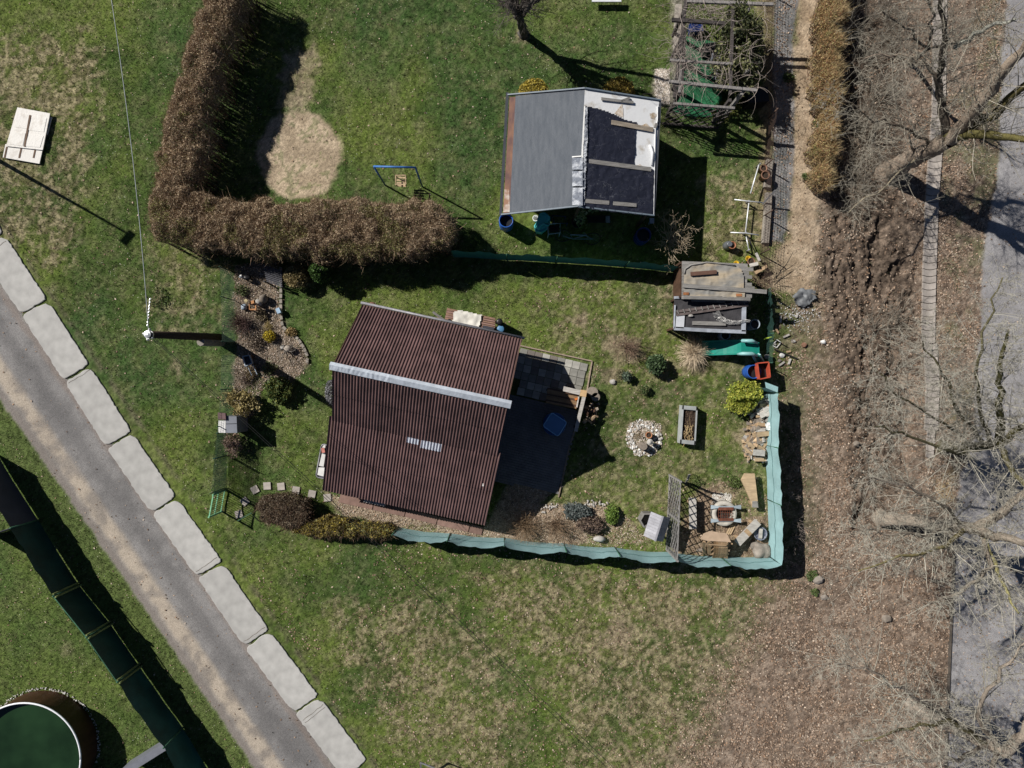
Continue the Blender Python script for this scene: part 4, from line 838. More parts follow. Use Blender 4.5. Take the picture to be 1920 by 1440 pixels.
bare_tree('bare_tree', 'bare fruit tree at the top edge whose fan-shaped shadow crosses the lawn', T(981, 64), [T(977, 45, .9), T(974, 33, 1.5)], [
    dict(p=[T(974, 36, 1.45), T(962, 18, 2.3), T(955, 2, 3), T(945, -25, 3.9)], r=(.11, .03), k=1),
    dict(p=[T(975, 34, 1.5), T(984, 14, 2.4), T(990, -6, 3.3), T(1000, -35, 4.2)], r=(.12, .03), k=1),
    dict(p=[T(973, 34, 1.5), T(970, 10, 2.6), T(966, -20, 3.8), T(964, -40, 4.6)], r=(.11, .03), k=1),
    dict(p=[T(960, 15, 2.3), T(945, 10, 2.8), T(930, -6, 3.4)], r=(.05, .02), k=1),
    dict(p=[T(984, 14, 2.4), T(1005, 0, 3), T(1020, -25, 3.8)], r=(.05, .02), k=1)]+[dict(p=[T(974, 33, 1.5)]+[PL(*q) for q in l], r=(.11, .025), k=2) for l in (((1000, 80, 3.3), (1030, 74, 4.8), (1050, 72, 6.3)), ((985, 92, 3.2), (1000, 104, 4.7), (1012, 100, 6.0)), ((950, 72, 3.3), (940, 50, 5.0), (945, 40, 6.4)), ((1000, 40, 3.5), (1040, 20, 5.2), (1055, 5, 6.4)), ((965, 98, 3.1), (955, 95, 4.8), (960, 85, 6.2)), ((985, 60, 3.4), (995, 50, 5.4), (1000, 50, 7)))], col=(.10, .09, .08), tw=(.11, .095, .085), seed=21, r0=.19, kids=(0, 3, 4, 4), limb_l=.95, lev=2, twig_up=.25)
# ---- hedge
def hedge(name, label, poly, h, n, cols, wts, greens, lean=.0, seed=0, base_gap=.25, cat='hedge', size=.055, tn=.35, top=.7, rag=26, twig=(.20, .14, .095)):
    np.random.seed(seed+100); a = np.array(poly, float); cx, cy = a.mean(0); t = thing(name, label, cat, T(cx, cy)); m = int(n*3)
    x = np.random.uniform(a[:, 0].min()-8, a[:, 0].max()+8, m); y = np.random.uniform(a[:, 1].min()-8, a[:, 1].max()+8, m); edge = pdist(x, y, poly)+(fbm(x, y, 24, seed+5)-.5)*rag; k = edge > 0
    x, y, edge = x[k][:n], y[k][:n], edge[k][:n]; n = len(x)
    ht = h*(.84+.30*fbm(x, y, 18, seed+6))*(1-.35*np.exp(-edge/7)); u = np.random.rand(n); z = np.where(np.random.rand(n) < top, ht*(1-.16*u**2), base_gap+(ht-base_gap)*u)
    P = np.stack([(x-960)/45, (720-y)/45, z], 1); c = pick(cols, n, wts, .3); g = (sst(.46, .62, fbm(x, y, 40, seed+7)*.75+.25*np.clip((y-380)/110, 0, 1))*greens*np.random.rand(n)) > .28; c[g] = pick([(.25, .25, .09), (.33, .31, .12), (.17, .18, .065)], g.sum())
    nt = int(n*tn); cards('foliage', P, size*(.5+np.random.rand(n)), c, mleaf, t); tag(bpy.data.objects[[o.name for o in t.children][-1]], kind='stuff')
    j = np.random.choice(n, nt); P2 = P[j].copy(); P2[:, 2] -= .2; P2[:, 2] = np.maximum(P2[:, 2], .02)
    tag(blades('twigs', P2, .2+.25*np.random.rand(nt)+.35*(np.random.rand(nt) < .07), .014, .8, jit(twig, nt, .45), mtwig, t), kind='stuff')
    ns = int(n/70); j = np.random.choice(n, ns); B = np.stack([P[j, 0], P[j, 1], np.zeros(ns)], 1); sg = Segs(); rr = random.Random(seed)
    for i in range(ns):
        b = Vector(B[i]); e = Vector(P[j[i]])+Vector((rr.gauss(0, .12), rr.gauss(0, .12), 0)); sg.add(b, e, .018, .006, (.14*rr.uniform(.6, 1.3), .10, .07))
    tag(sg.build('stems', mtwig, t), kind='stuff'); return t
HB_ = [(.46, .35, .235), (.33, .245, .165), (.58, .46, .32), (.20, .145, .095), (.74, .62, .40)]
def hg(p, h): k = (H-h)/H; return [(960+(x-960)*k, 720+(y-720)*k) for x, y in p]
hedge('hedge', 'tall brown L-shaped deciduous hedge wrapping round the corner of the upper lawn', hg([(368, -60), (362, 0), (332, 100), (302, 200), (282, 300), (263, 385), (268, 432), (300, 452), (400, 470), (480, 478), (640, 482), (760, 480), (838, 466), (856, 428), (842, 388), (800, 370), (700, 364), (600, 366), (500, 368), (400, 366), (365, 350), (372, 300), (388, 200), (420, 100), (450, 0), (466, -60)], 2.1), 2.1, 190000, HB_, [.33, .27, .2, .12, .08], 1.0, seed=1, size=.027, tn=.5, top=.88, rag=30, twig=(.34, .25, .17))
hedge('hedge', 'low rusty orange beech hedge running down beside the dirt path', hg([(1548, -60), (1540, 60), (1545, 200), (1530, 280), (1535, 335), (1556, 345), (1574, 280), (1580, 200), (1578, 60), (1596, 0), (1600, -60)], 1.2), 1.5, 36000, [(.36, .20, .10), (.27, .15, .08), (.44, .31, .15), (.46, .40, .18), (.16, .10, .055)], None, .9, rag=44, seed=2, base_gap=.05, size=.034, tn=.8, twig=(.52, .40, .22))
# ---- leafy shrubs
def shrub(name, label, px, py, h, r, n, cols, wts=None, size=.05, squash=1.0, seed=0, lump=.35, cat='shrub', elong=(1, 1), shape='ball', group=None, stem=(.12, .09, .06), rot=0, hollow=.35):
    np.random.seed(seed+300); c = T(px, py, h*.55); t = thing(name, label, cat, (c.x, c.y, 0), group)
    d = unit(np.random.normal(size=(n, 3))); d[:, 2] = np.where(d[:, 2] < -.35, -d[:, 2], d[:, 2]); k = hollow+(1-hollow)*np.random.rand(n)**.45
    az = np.arctan2(d[:, 1], d[:, 0]); lp = 1+lump*(fbm(az*40+seed*9, d[:, 2]*45, 30, seed+9, 3)-.5)*2
    if shape == 'cone': rad = r*np.clip(1-(d[:, 2]*.5+.5)*.0, 0, 1)
    P = d*(k*lp)[:, None]*np.array([r*elong[0], r*elong[1], h*.5]); P[:, 2] += h*.5
    if shape == 'cone':
        z = np.random.rand(n)**1.5*h; rr_ = r*(1-z/h*.9)*np.random.rand(n)**.4; a = np.random.rand(n)*6.283; lp = 1+lump*(fbm(a*40, z*60, 30, seed, 3)-.5)*2; P = np.stack([np.cos(a)*rr_*lp, np.sin(a)*rr_*lp, z], 1)
    if rot: cr, sr = math.cos(rot), math.sin(rot); P[:, :2] = P[:, :2] @ np.array([[cr, sr], [-sr, cr]])
    P[:, 2] = np.maximum(P[:, 2], .02); P += np.array([c.x, c.y, 0]); o = cards('foliage', P, size*(.6+.8*np.random.rand(n)), pick(cols, n, wts, .28), mleaf, t); o['kind'] = 'stuff'
    sg = Segs(); rr = random.Random(seed)
    for i in range(14):
        q = P[rr.randrange(n)]; sg.add((c.x+rr.gauss(0, r*.08), c.y+rr.gauss(0, r*.08), 0), tuple(q), .014, .005, stem)
    sg.build('stems', mtwig, t)['kind'] = 'stuff'; return t
YG = [(.42, .33, .05), (.34, .27, .05), (.26, .22, .05), (.50, .40, .08)]
shrub('ball_shrub', 'round golden ball shrub behind the grey felt side of the shed', 1000, 178, .9, .68, 4200, YG, size=.05, seed=1, lump=.1, group='golden ball shrubs behind the shed')
shrub('ball_shrub', 'round golden ball shrub behind the white and black side of the shed', 1160, 174, .9, .68, 4200, [(.36, .28, .06), (.28, .2, .06), (.22, .18, .04), (.44, .33, .08)], size=.05, seed=2, lump=.1, group='golden ball shrubs behind the shed')
shrub('conifer', 'bright yellow-green feathery conifer above the woodpile', 1393, 743, 1.1, .66, 4500, [(.38, .40, .06), (.28, .32, .05), (.18, .24, .04), (.48, .48, .10)], size=.06, seed=3, lump=.6)
shrub('leafy_shrub', 'dark green broad-leaved shrub on the lawn between the tool shelter and the house', 1230, 682, .75, .42, 1100, [(.05, .09, .035), (.09, .14, .06), (.13, .19, .10), (.035, .06, .025)], size=.085, seed=4, lump=.3)
shrub('small_shrub', 'small grey-green bushy plant beside two stones on the lawn', 1176, 706, .45, .21, 420, [(.13, .18, .13), (.09, .13, .08), (.18, .22, .17)], size=.05, seed=5)
shrub('small_shrub', 'tiny green plant with a dark shadow below the grey-green one', 1208, 730, .4, .2, 260, [(.09, .14, .05), (.14, .17, .07)], size=.05, seed=6)
shrub('small_shrub', 'small low tuft plant right beside the stones on the lawn', 1163, 700, .25, .2, 220, [(.22, .2, .12), (.14, .15, .07)], size=.04, seed=7)
shrub('creeping_juniper', 'blue-grey creeping juniper in the stony bed above the teal fence', 1080, 958, .4, .52, 2600, [(.13, .155, .15), (.09, .115, .11), (.20, .22, .21)], size=.05, seed=8, lump=.6, elong=(1.1, .7))
shrub('green_bush', 'fresh bright green bush at the right end of the stony bed', 1148, 965, .4, .36, 1100, [(.14, .22, .04), (.10, .17, .03), (.19, .27, .06)], size=.055, seed=9, lump=.4, elong=(.8, 1))
shrub('heather', 'dark purplish low heather in the bed beside the pale stone', 1110, 985, .35, .6, 2400, [(.13, .095, .08), (.19, .14, .11), (.07, .05, .045), (.26, .19, .14)], size=.045, seed=10, elong=(1, .55), lump=.6)
shrub('grey_shrub', 'soft grey round shrub against the left wall of the brown-roofed house', 622, 735, .6, .42, 1800, [(.20, .20, .215), (.13, .13, .14), (.28, .28, .29)], size=.04, seed=11, lump=.2, elong=(.7, 1.3))
shrub('green_shrub', 'dark green juniper beside the house end of the rock garden', 519, 732, .7, .52, 2800, [(.08, .12, .035), (.05, .085, .025), (.13, .16, .05), (.18, .19, .05)], size=.06, seed=12, lump=.6)
shrub('yellow_shrub', 'straw yellow spreading shrub above the grey metal box', 452, 752, .9, .62, 2600, [(.38, .31, .13), (.30, .24, .10), (.48, .40, .19), (.18, .15, .07)], size=.055, seed=13, lump=.9)
shrub('yellow_plant', 'small vivid yellow plant in the middle of the rock garden', 505, 630, .35, .27, 800, [(.52, .40, .03), (.42, .33, .03), (.32, .26, .04)], size=.04, seed=14, lump=.3)
shrub('tan_shrub', 'round tan and cream variegated shrub below the long brown hedge', 555, 518, .9, .5, 2500, [(.36, .29, .14), (.26, .20, .10), (.46, .38, .20), (.13, .11, .05)], size=.05, seed=15, lump=.15)
shrub('conifer', 'upright dark green conifer below the long brown hedge', 602, 510, 1.5, .42, 3600, [(.05, .10, .02), (.08, .15, .035), (.03, .06, .015)], size=.05, seed=16, lump=.2)
shrub('pink_shrub', 'dry pinkish tufted shrub below the grey metal box', 437, 833, .7, .42, 1500, [(.40, .29, .22), (.30, .21, .16), (.50, .38, .30)], size=.045, seed=17, lump=.9)
shrub('ivy_climber', 'evergreen ivy mass climbing over the right side of the pergola', 1384, 85, 2.5, 1.05, 6500, [(.07, .085, .035), (.11, .12, .05), (.05, .06, .025), (.22, .22, .11), (.035, .045, .02)], size=.075, seed=18, lump=.7, elong=(.72, 1.5), rot=.15, cat='climber')
shrub('ivy_climber', 'sunlit lower sprays of ivy over the pergola tub', 1372, 135, 2.3, .55, 2200, [(.16, .165, .07), (.09, .10, .04), (.26, .26, .13)], size=.07, seed=19, lump=.9, elong=(1.2, 1.1), cat='climber')
for i, (x, y, s) in enumerate(((1355, 238, .45), (1375, 225, .4))): shrub('mossy_plant', ['mossy yellow-green plant in front of the pergola lattice', 'second mossy plant under the lattice shadow, nearer the dark boxes'][i], x, y-28, .2, s, 500, [(.2, .21, .05), (.14, .16, .04)], size=.05, seed=20+i)
for i, (x, y, r, lb) in enumerate(((1533, 228, .2, 'small green weed clump on the dirt path, near the rusty hedge'), (1478, 145, .22, 'low green weed beside the grey weed mat'), (1510, 330, .15, 'flat green weed low down on the dirt path'), (1522, 1078, .24, 'green weed below the shadow corner of the teal fence'), (1528, 1110, .18, 'small weed beside the flat stone in the leaf litter'), (300, 560, .5, 'darker green grass clump left of the rock garden'))):
    shrub('weed', lb, x, y, .14, r, 260, [(.07, .12, .035), (.11, .16, .05), (.16, .17, .08)], size=.045, seed=40+i, cat='weed')
# forsythia row and brown bush
hedge('shrub_row', 'yellow-leaved shrub row along the lower fence line, left of the teal net', hg([(560, 985), (600, 968), (660, 975), (720, 988), (742, 1000), (720, 1010), (650, 1012), (590, 1010), (545, 1000)], .9), 1.0, 11000, [(.40, .32, .06), (.28, .22, .06), (.20, .16, .06), (.14, .12, .05)], None, .4, seed=3, base_gap=.1, cat='shrub', size=.05, tn=.4)
hedge('round_shrub', 'round leafless brown shrub beside the green gate', hg([(478, 950), (490, 935), (530, 928), (570, 940), (585, 962), (575, 985), (530, 992), (490, 978)], .9), 1.05, 6500, [(.25, .20, .145), (.17, .135, .10), (.34, .28, .20)], None, .3, seed=4, base_gap=.1, cat='shrub', size=.03, tn=1.6)
# ---- bare bushes made of stems
def twig_bush(name, label, px, py, h, r, n, col, seed=0, lev=1, kids=(0, 4), th=.008, tilt=1.0, cat='shrub', buds=None, up=.1, base_r=.08, wob=.14, lenf=(.7, 1.1), aim=None):
    rr = random.Random(seed+500); c = T(px, py, h*.3); t = thing(name, label, cat, (c.x, c.y, 0)); sg = Segs()
    for i in range(n):
        a = rr.random()*6.283; k = rr.random()**.6*tilt; e = Vector((math.cos(a)*r*k, math.sin(a)*r*k, h*rr.uniform(.7, 1.05)*(1-.35*k*k)))
        if aim: e += Vector(aim)*rr.random()
        p = Vector((c.x+math.cos(a)*base_r*rr.random(), c.y+math.sin(a)*base_r*rr.random(), 0)); grow(sg, rr, p, e.normalized(), e.length*rr.uniform(*lenf), th, lev, col, kids, .6, up, wob, 5)
    sg.build('stems', mtwig, t)['kind'] = 'stuff'
    if buds:
        e = np.array(sg.b); j = np.random.choice(len(e), min(len(e), buds[0])); cards('buds', e[j], buds[1], jit(buds[2], len(j)), mleaf, t)['kind'] = 'stuff'
    return t
TB_ = (.24, .18, .125)
twig_bush('bare_shrub', 'leafless shrub with pale budded twigs in front of the dark shadow right of the shed', 1262, 448, 2.2, 1.05, 30, (.44, .36, .26), 1, 2, (0, 3, 4), .014, buds=(260, .035, (.30, .24, .14)))
twig_bush('bare_shrub', 'misty fine-twigged bare shrub on the lawn left of the dark green one', 1176, 650, 1.1, .75, 60, (.24, .165, .12), 2, 1, (0, 5), .005, up=.1)
twig_bush('bare_shrub', 'tangled brown leafless shrub below the corner of the brown roof', 985, 988, .9, .9, 110, (.27, .19, .12), 3, 1, (0, 4), .007)
twig_bush('bare_shrub', 'brown leafless shrub leaning over the teal fence', 1040, 985, .8, .85, 90, (.25, .175, .115), 4, 1, (0, 4), .006, aim=(.2, -.35, 0))
twig_bush('bare_shrub', 'dark purple-brown leafless bush in the rock garden beside the wire fence', 450, 606, .8, .6, 110, (.15, .095, .085), 5, 1, (0, 4), .006)
twig_bush('dwarf_tree', 'gnarled grey dwarf tree at the round end of the rock garden', 530, 655, .9, .7, 9, (.20, .18, .16), 6, 2, (0, 3, 3), .025, cat='tree')
twig_bush('bare_shrub', 'low wiry shrub in the gravel above the yellow shrub', 458, 712, .4, .4, 50, (.16, .12, .10), 7, 1, (0, 3), .005)
twig_bush('climbing_vine', 'bare pale vine stems arching over the front of the pergola', 1292, 112, 2.5, 1.4, 26, (.34, .29, .26), 8, 1, (0, 4), .012, base_r=.4, wob=.3, cat='vine', up=-.15, lenf=(.8, 1.3))
twig_bush('climbing_vine', 'dense bare vine tangle over the back of the pergola', 1330, 10, 2.5, 1.7, 44, (.30, .25, .22), 9, 1, (0, 5), .011, base_r=.6, wob=.3, cat='vine', up=-.1, lenf=(.8, 1.3))
BR = [(1610, 40, 1.6, 'nearest the top edge beside the rusty hedge'), (1660, 30, 1.8, 'second from the hedge at the top edge'), (1625, 110, 1.5, 'just right of the widest part of the rusty hedge'), (1690, 75, 1.5, 'left of the dark young tree'), (1650, 185, 1.4, 'above the black hollow'), (1610, 235, 1.5, 'beside the lower part of the rusty hedge'), (1630, 262, 1.2, 'left above the thick tree trunk'), (1600, 300, 1.3, 'at the foot of the rusty hedge'), (1612, 345, 1.1, 'left of the base of the thick trunk'), (1610, 375, 1.0, 'at the top of the dug soil'), (1655, 620, 1.1, 'over the dug soil level with the tool shelter'), (1640, 760, 1.2, 'over the dug soil level with the conifer'), (1690, 700, 1.1, 'between the dug soil and the gutter'), (1640, 900, 1.1, 'above the leaning pale trunk'), (1700, 600, 1.0, 'small, against the gutter')]
for i, (x, y, h, lb) in enumerate(BR):
    twig_bush('brush', 'grey leafless brush '+lb, x, y, h, 1.2, 34, (.19, .165, .13) if i % 2 else (.33, .30, .245), 20+i, 1, (0, 5), .011, base_r=.7, wob=.22)
twig_bush('fallen_branches', 'pale fallen branches spreading right of the tool shelter', 1452, 535, .35, 1.9, 14, (.33, .27, .19), 60, 1, (0, 3), .022, base_r=.3, wob=.2, up=-.2, cat='branches', aim=(1.6, .2, -.1))
twig_bush('branch_pile', 'heap of dark broken twigs right of the ragged boards', 1425, 525, .5, .6, 40, (.16, .11, .08), 61, 1, (0, 3), .012, base_r=.3, wob=.25, up=-.1, cat='branches')
for i, (x, y) in enumerate(((1488, 940), (1492, 985), (1490, 1010))):
    twig_bush('bare_sapling', ['bare twig sapling in the teal fence shadow, uppermost', 'bare twig sapling in the teal fence shadow, middle one', 'bare twig sapling in the fence shadow, nearest its corner'][i], x, y, 1.3, .5, 5, (.32, .27, .24), 70+i, 1, (0, 4), .006, wob=.2)
twig_bush('bare_shrub', 'thin bare bush behind the wooden trellis', 1262, 940, 1.0, .5, 40, (.20, .16, .11), 75, 1, (0, 3), .005)
# ornamental grass
def straw_clump(name, label, px, py, h, r, n, col, seed, wd=.02):
    rr = random.Random(seed); c = T(px, py, h*.4); t = thing(name, label, 'grass clump', (c.x, c.y, 0)); sg = Segs()
    for i in range(n):
        a = rr.random()*6.283; k = rr.random()**.5; L = h*rr.uniform(.7, 1.1); p = Vector((c.x+rr.gauss(0, .07), c.y+rr.gauss(0, .07), 0)); d = Vector((math.cos(a)*k*.6, math.sin(a)*k*.6, 1)).normalized(); cf = rr.uniform(.6, 1.2); cc = tuple(v*cf for v in col)
        for s in range(6): q = p+d*(L/5); q.z = max(q.z, .03); sg.add(p, q, wd*.5*(1-s/8), wd*.5*(1-(s+1)/8), cc); p = q; d = (d+Vector((math.cos(a)*.22*k, math.sin(a)*.22*k, -.42*k))+rv(rr, .22)).normalized()
    sg.build('blades', mtwig, t)['kind'] = 'stuff'
straw_clump('straw_clump', 'big straw-coloured ornamental grass clump left of the green slide', 1301, 662, .8, .8, 400, (.66, .54, .39), 5, .024)
straw_clump('straw_clump', 'thin dry grass tuft leaning out above the deer figure', 422, 500, .7, .5, 50, (.46, .38, .22), 6, .012)
straw_clump('straw_clump', 'small pale dry grass tuft beside the yellow plant', 502, 612, .3, .3, 70, (.40, .32, .14), 7, .014)
for i, (x, y, r, h, c1, lb) in enumerate(((452, 545, .3, .25, (.12, .15, .06), 'low green tuft beside the black sheep figure'), (470, 700, .28, .22, (.22, .17, .10), 'dry brown tuft beside the toy handcart'), (490, 590, .25, .2, (.16, .13, .08), 'brown low plant between the stump and the yellow plant'), (545, 622, .22, .18, (.30, .22, .10), 'rusty low cushion plant by the curved edging'), (480, 640, .35, .25, (.13, .10, .075), 'dark low heather left of the yellow plant'), (505, 690, .3, .2, (.15, .17, .08), 'grey green cushion plant below the dwarf tree'), (1305, 905, .3, .12, (.12, .16, .05), 'low grass tuft above the trellis shadow'), (1380, 905, .3, .12, (.11, .15, .045), 'low grass tuft left of the tapered bench board'))):
    shrub('cushion_plant', lb, x, y, h, r, 420, [c1, tuple(v*.6 for v in c1), tuple(v*1.5 for v in c1)], size=.04, seed=80+i, cat='plant', lump=.8)
# ================================================================== THINGS IN THE GARDENS
mblue = pm('blue_plastic', (.02, .10, .42), .25, 4, .35, rnd=.05, bump=.1); mblk = pm('black_plastic', (.018, .018, .02), .3, 4, .4); mred = pm('red_plastic', (.50, .09, .05), .25, 5, .45)
mlw = pm('light_wood', (.50, .37, .23), .3, 3, .75, bump=.4, bscale=30, stretch=(1, 5, 1)); mtw = pm('tan_wood', (.40, .28, .17), .3, 3, .75, bump=.4, bscale=30, stretch=(1, 5, 1)); mow = pm('orange_wood', (.46, .22, .09), .3, 5, .7)
mst_ = pm('stone', (.45, .43, .40)); mrock = pm('grey_rock', (.33, .29, .25), .45, 3.5, .9, bump=.9, bscale=12); mterra = pm('terracotta', (.40, .17, .09), .3, 6, .8); msoil = pm('dark_soil', (.06, .042, .03), .4, 12, .95, bump=.9, bscale=30)
msteel = pm('bright_steel', (.62, .64, .66), .15, 5, .35, .8); mlog = pm('log_end', (.27, .23, .19), .35, 9, .9); mwp = pm('white_paint', (.72, .72, .70)); mlb = pm('pale_timber', (.52, .49, .45), .3, 4, .8, stretch=(1, 5, 1))
# ---- utility pole
px = T(415, 633); tp = T(277, 627, 5.85); pole = thing('utility_pole', 'dark wooden utility pole leaning across the lawn to the left, wires at its steel-ringed top', 'pole', (px.x, px.y, 0))
mb = MB(); mb.tube([(px.x, px.y, -.1), tuple(px.lerp(tp, .5)), tuple(tp)], [.17, .145, .115], 12); part('post', mb, pm('tarred_wood', (.055, .035, .025), .4, 6, .85, stretch=(1, 1, .1)), pole, True)
mb = MB(); a = px+Vector((.03, -.22, 0)); b = Vector((a.x, a.y, 0)).lerp(Vector((tp.x, tp.y-.2, tp.z)), .34); mb.tube([(a.x, a.y, -.1), tuple(b)], [.15, .15], 8); part('concrete_stub', mb, mce, pole)
mb = MB(); mb.lathe((tp.x, tp.y, tp.z-.12), [(.13, 0), (.15, 0), (.15, .06), (.13, .06)], 16, False); mb.lathe((tp.x, tp.y, tp.z), [(.11, 0), (.12, .03), (.03, .05)], 14); part('steel_ring', mb, msteel, pole)
for an in (80, 170, 260, 320):
    a = R(an); mb = MB(); c = tp+Vector((math.cos(a)*.17, math.sin(a)*.17, -.08)); mb.lathe(tuple(c), [(.012, -.05), (.03, -.02), (.04, 0), (.03, .02), (.035, .05), (.01, .07)], 10); part('insulator', mb, mwp, pole, True)
mb = MB(); mb.tube([tp+Vector((.1, -.1, -.2))+Vector((math.cos(t)*.12+.1, math.sin(t)*.1-.1, -.15*t/6)) for t in np.linspace(0, 9, 20)], .008, 5); part('cable_loop', mb, mblk, pole)
def cable(label, a, b, sag, r=.011, mat=None):
    P = []
    for i in range(25): t = i/24; p = a.lerp(b, t); p.z -= sag*4*t*(1-t); P.append(p)
    mb = MB(); mb.tube(P, r, 5); single('overhead_cable', mb, mat or mblk, label, 'cable', a)
mgc = pm('grey_cable', (.30, .33, .34), .2, 4, .5)
cable('grey overhead cable running from the pole to the top edge', tp+Vector((0, .15, -.05)), T(203, -40, 6.2), .25, .012, mgc)
cable('upper of two thin black cables running from the pole down to the bottom edge', tp+Vector((.12, -.06, -.05)), T(1225, 1512, 4.6), .35, .009)
cable('lower of two thin black cables running from the pole down to the bottom edge', tp+Vector((.1, -.12, -.08)), T(1212, 1512, 4.5), .38, .009)
mb = MB(); p = T(277, 628, 5.6)
for k in range(9): q = p+Vector((-.02, .3+.11*k, -.02*k)); mb.tube([q, q+Vector((.03, .07, 0))], .022, 5)
single('insulator_string', mb, msteel, 'short string of shiny insulators on the cable just above the pole top', 'insulator', T(277, 600, 5.6))
# ---- street lamp outside the left edge (its shadow lies on the grass)
tipg = Vector(((243-960)/45, (720-440)/45, 0)); lh = 6.2; lb_ = tipg-SDIR*(lh/math.tan(SUN_EL)); lamp = thing('street_lamp', 'street lamp off the left edge, seen only by its long shadow on the grass', 'street lamp', lb_)
mb = MB(); mb.tube([(lb_.x, lb_.y, 0), (lb_.x, lb_.y, lh)], [.09, .045], 10); part('pole', mb, mgrey, lamp, True)
mb = MB(); mb.box((lb_.x-.1, lb_.y-.12, lh), (.62, .26, .13), R(50)); part('lamp_head', mb, mgrey, lamp)
# ---- old doors lying top left
def Z0(x, y): return (x/4, y/4)
dr = thing('old_doors', 'peeling white panelled door lying flat on rough grass', 'door', T(50, 250)); mpeel = pm('peeling_white', (.72, .70, .66), .3, 4, .8, bump=.6, bscale=20, col2=(.55, .51, .46), lo=.25, hi=.5, rnd=.04)
def flatpanel(pts, z, t, name, mat, par, zf=Z0): mb = MB(); mb.slab([T(*zf(*p), z) for p in pts][::-1], t); return part(name, mb, mat, par)
flatpanel([(130, 805), (375, 850), (320, 1125), (45, 1095)], .16, .04, 'door_leaf', mpeel, dr)
for q in (([(125, 845), (225, 860), (200, 965), (105, 950)]), ([(240, 870), (350, 885), (328, 990), (215, 975)]), ([(90, 985), (190, 1000), (170, 1095), (70, 1080)]), ([(215, 1005), (325, 1020), (300, 1105), (190, 1095)])): flatpanel(q, .172, .015, 'door_panel', mpeel, dr)
flatpanel([(218, 862), (232, 864), (190, 1100), (176, 1098)], .18, .012, 'crack', pm('dark_gap', (.14, .09, .06)), dr)
d2 = thing('old_doors', 'second white door board jutting out below the panelled one', 'door', T(40, 288)); flatpanel([(40, 1080), (320, 1115), (295, 1228), (20, 1180)], .10, .04, 'door_leaf', mpeel, d2)
for x in (45, 155, 262): flatpanel([(x, 1100), (x+12, 1102), (x-6, 1185), (x-18, 1183)], .112, .01, 'crack', pm('dark_gap', (.14, .09, .06)), d2)
flatpanel([(370, 875), (390, 880), (355, 1010), (340, 1005)], .08, .03, 'side_board', mpeel, d2)
# ---- swing
mbp = pm('blue_paint', (.05, .16, .42), .35, 6, .5)
sw = thing('garden_swing', 'blue metal swing frame standing on the upper lawn', 'swing', T(757, 348)); A, B = T(701, 312, 2.4), T(779, 314, 2.4)
mb = MB(); mb.tube([A, B], .04, 8); part('top_bar', mb, mbp, sw, True)
for p, f in ((A, (722, 347)), (B, (792, 350))): q = T(*f); mb = MB(); mb.tube([p, q], .035, 8); part('leg', mb, mbp, sw, True)
seat = thing('baby_swing', 'small pale wooden baby swing seat hanging from the blue frame', 'swing seat', T(753, 341, .6)); c = T(753, 341, .6)
for dx in (-.16, -.05, .06, .17): mb = MB(); mb.box((c.x, c.y+dx, c.z), (.40, .07, .03), R(-3)); part('slat', mb, mlw, seat)
for x, y in ((-.19, -.17), (.19, -.17), (-.19, .18), (.19, .18)): mb = MB(); mb.box((c.x+x, c.y+y, c.z+.13), (.035, .035, .26)); part('upright', mb, mlw, seat)
for y in (-.18, .19): mb = MB(); mb.box((c.x, c.y+y, c.z+.25), (.44, .035, .04)); part('rail', mb, mlw, seat)
for x in (-.2, .2): mb = MB(); mb.box((c.x+x, c.y, c.z+.24), (.03, .38, .04)); part('rail', mb, mlw, seat)
for x, y, k in ((-.19, -.17, .44), (.19, -.17, .56), (-.19, .18, .44), (.19, .18, .56)): mb = MB(); mb.tube([(c.x+x, c.y+y, c.z+.26), tuple(A.lerp(B, k))], .005, 4); part('rope', mb, mlw, seat)
# ---- barrels and junk below the shed
def barrel(label, px, py, h, r, mat, inner=None, group=None, rim=None):
    c = T(px, py, h); t = thing('barrel', label, 'barrel', (c.x, c.y, 0), group); mb = MB()
    mb.lathe((c.x, c.y, 0), [(r*.93, 0), (r, .06*h), (r, .3*h), (r*1.04, .33*h), (r, .36*h), (r, .64*h), (r*1.04, .67*h), (r, .7*h), (r*.98, .95*h), (r*1.03, h), (r*.9, h), (r*.9, h*.8), (r*.88, h*.3)], 28); part('body', mb, mat, t, True)
    mb = MB(); mb.lathe((c.x, c.y, h*.72), [(0.001, 0), (r*.89, 0), (r*.89, .01)], 24, False); part('water', mb, inner or mblk, t); return t
barrel('bright blue open barrel at the lower left corner of the grey-roofed shed', 949, 413, .92, .285, mblue)
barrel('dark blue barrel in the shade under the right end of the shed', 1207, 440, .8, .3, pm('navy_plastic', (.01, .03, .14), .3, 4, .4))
mtq = pm('turquoise_plastic', (.07, .42, .44), .2, 3, .35, rnd=.02, bump=.1)
def ZS(x, y): return (900+x/4.364, 150+y/4.364)
t = thing('turquoise_shell', 'turquoise plastic shell leaning upright beside the shed wall', 'play tub', T(1015, 418))
mb = MB(); c = T(*ZS(512, 1160), .8); pr = []
pl = [(490, 1095), (530, 1085), (568, 1120), (570, 1170), (545, 1215), (505, 1245), (460, 1235), (447, 1195), (470, 1160), (478, 1120)]
tp_ = [T(*ZS(x, y), .85 if y < 1160 else .6) for x, y in pl]; mb.slab(tp_[::-1], .45); part('shell', mb, mtq, t)
mb = MB(); mb.tube(tp_+[tp_[0]], .035, 6); part('rim', mb, mtq, t, True)
mb = MB(); mb.tube([T(*ZS(560, 1190), .88), T(*ZS(520, 1175), .82), T(*ZS(495, 1190), .75), T(*ZS(470, 1225), .7)], .05, 7); part('ridge', mb, mtq, t, True)
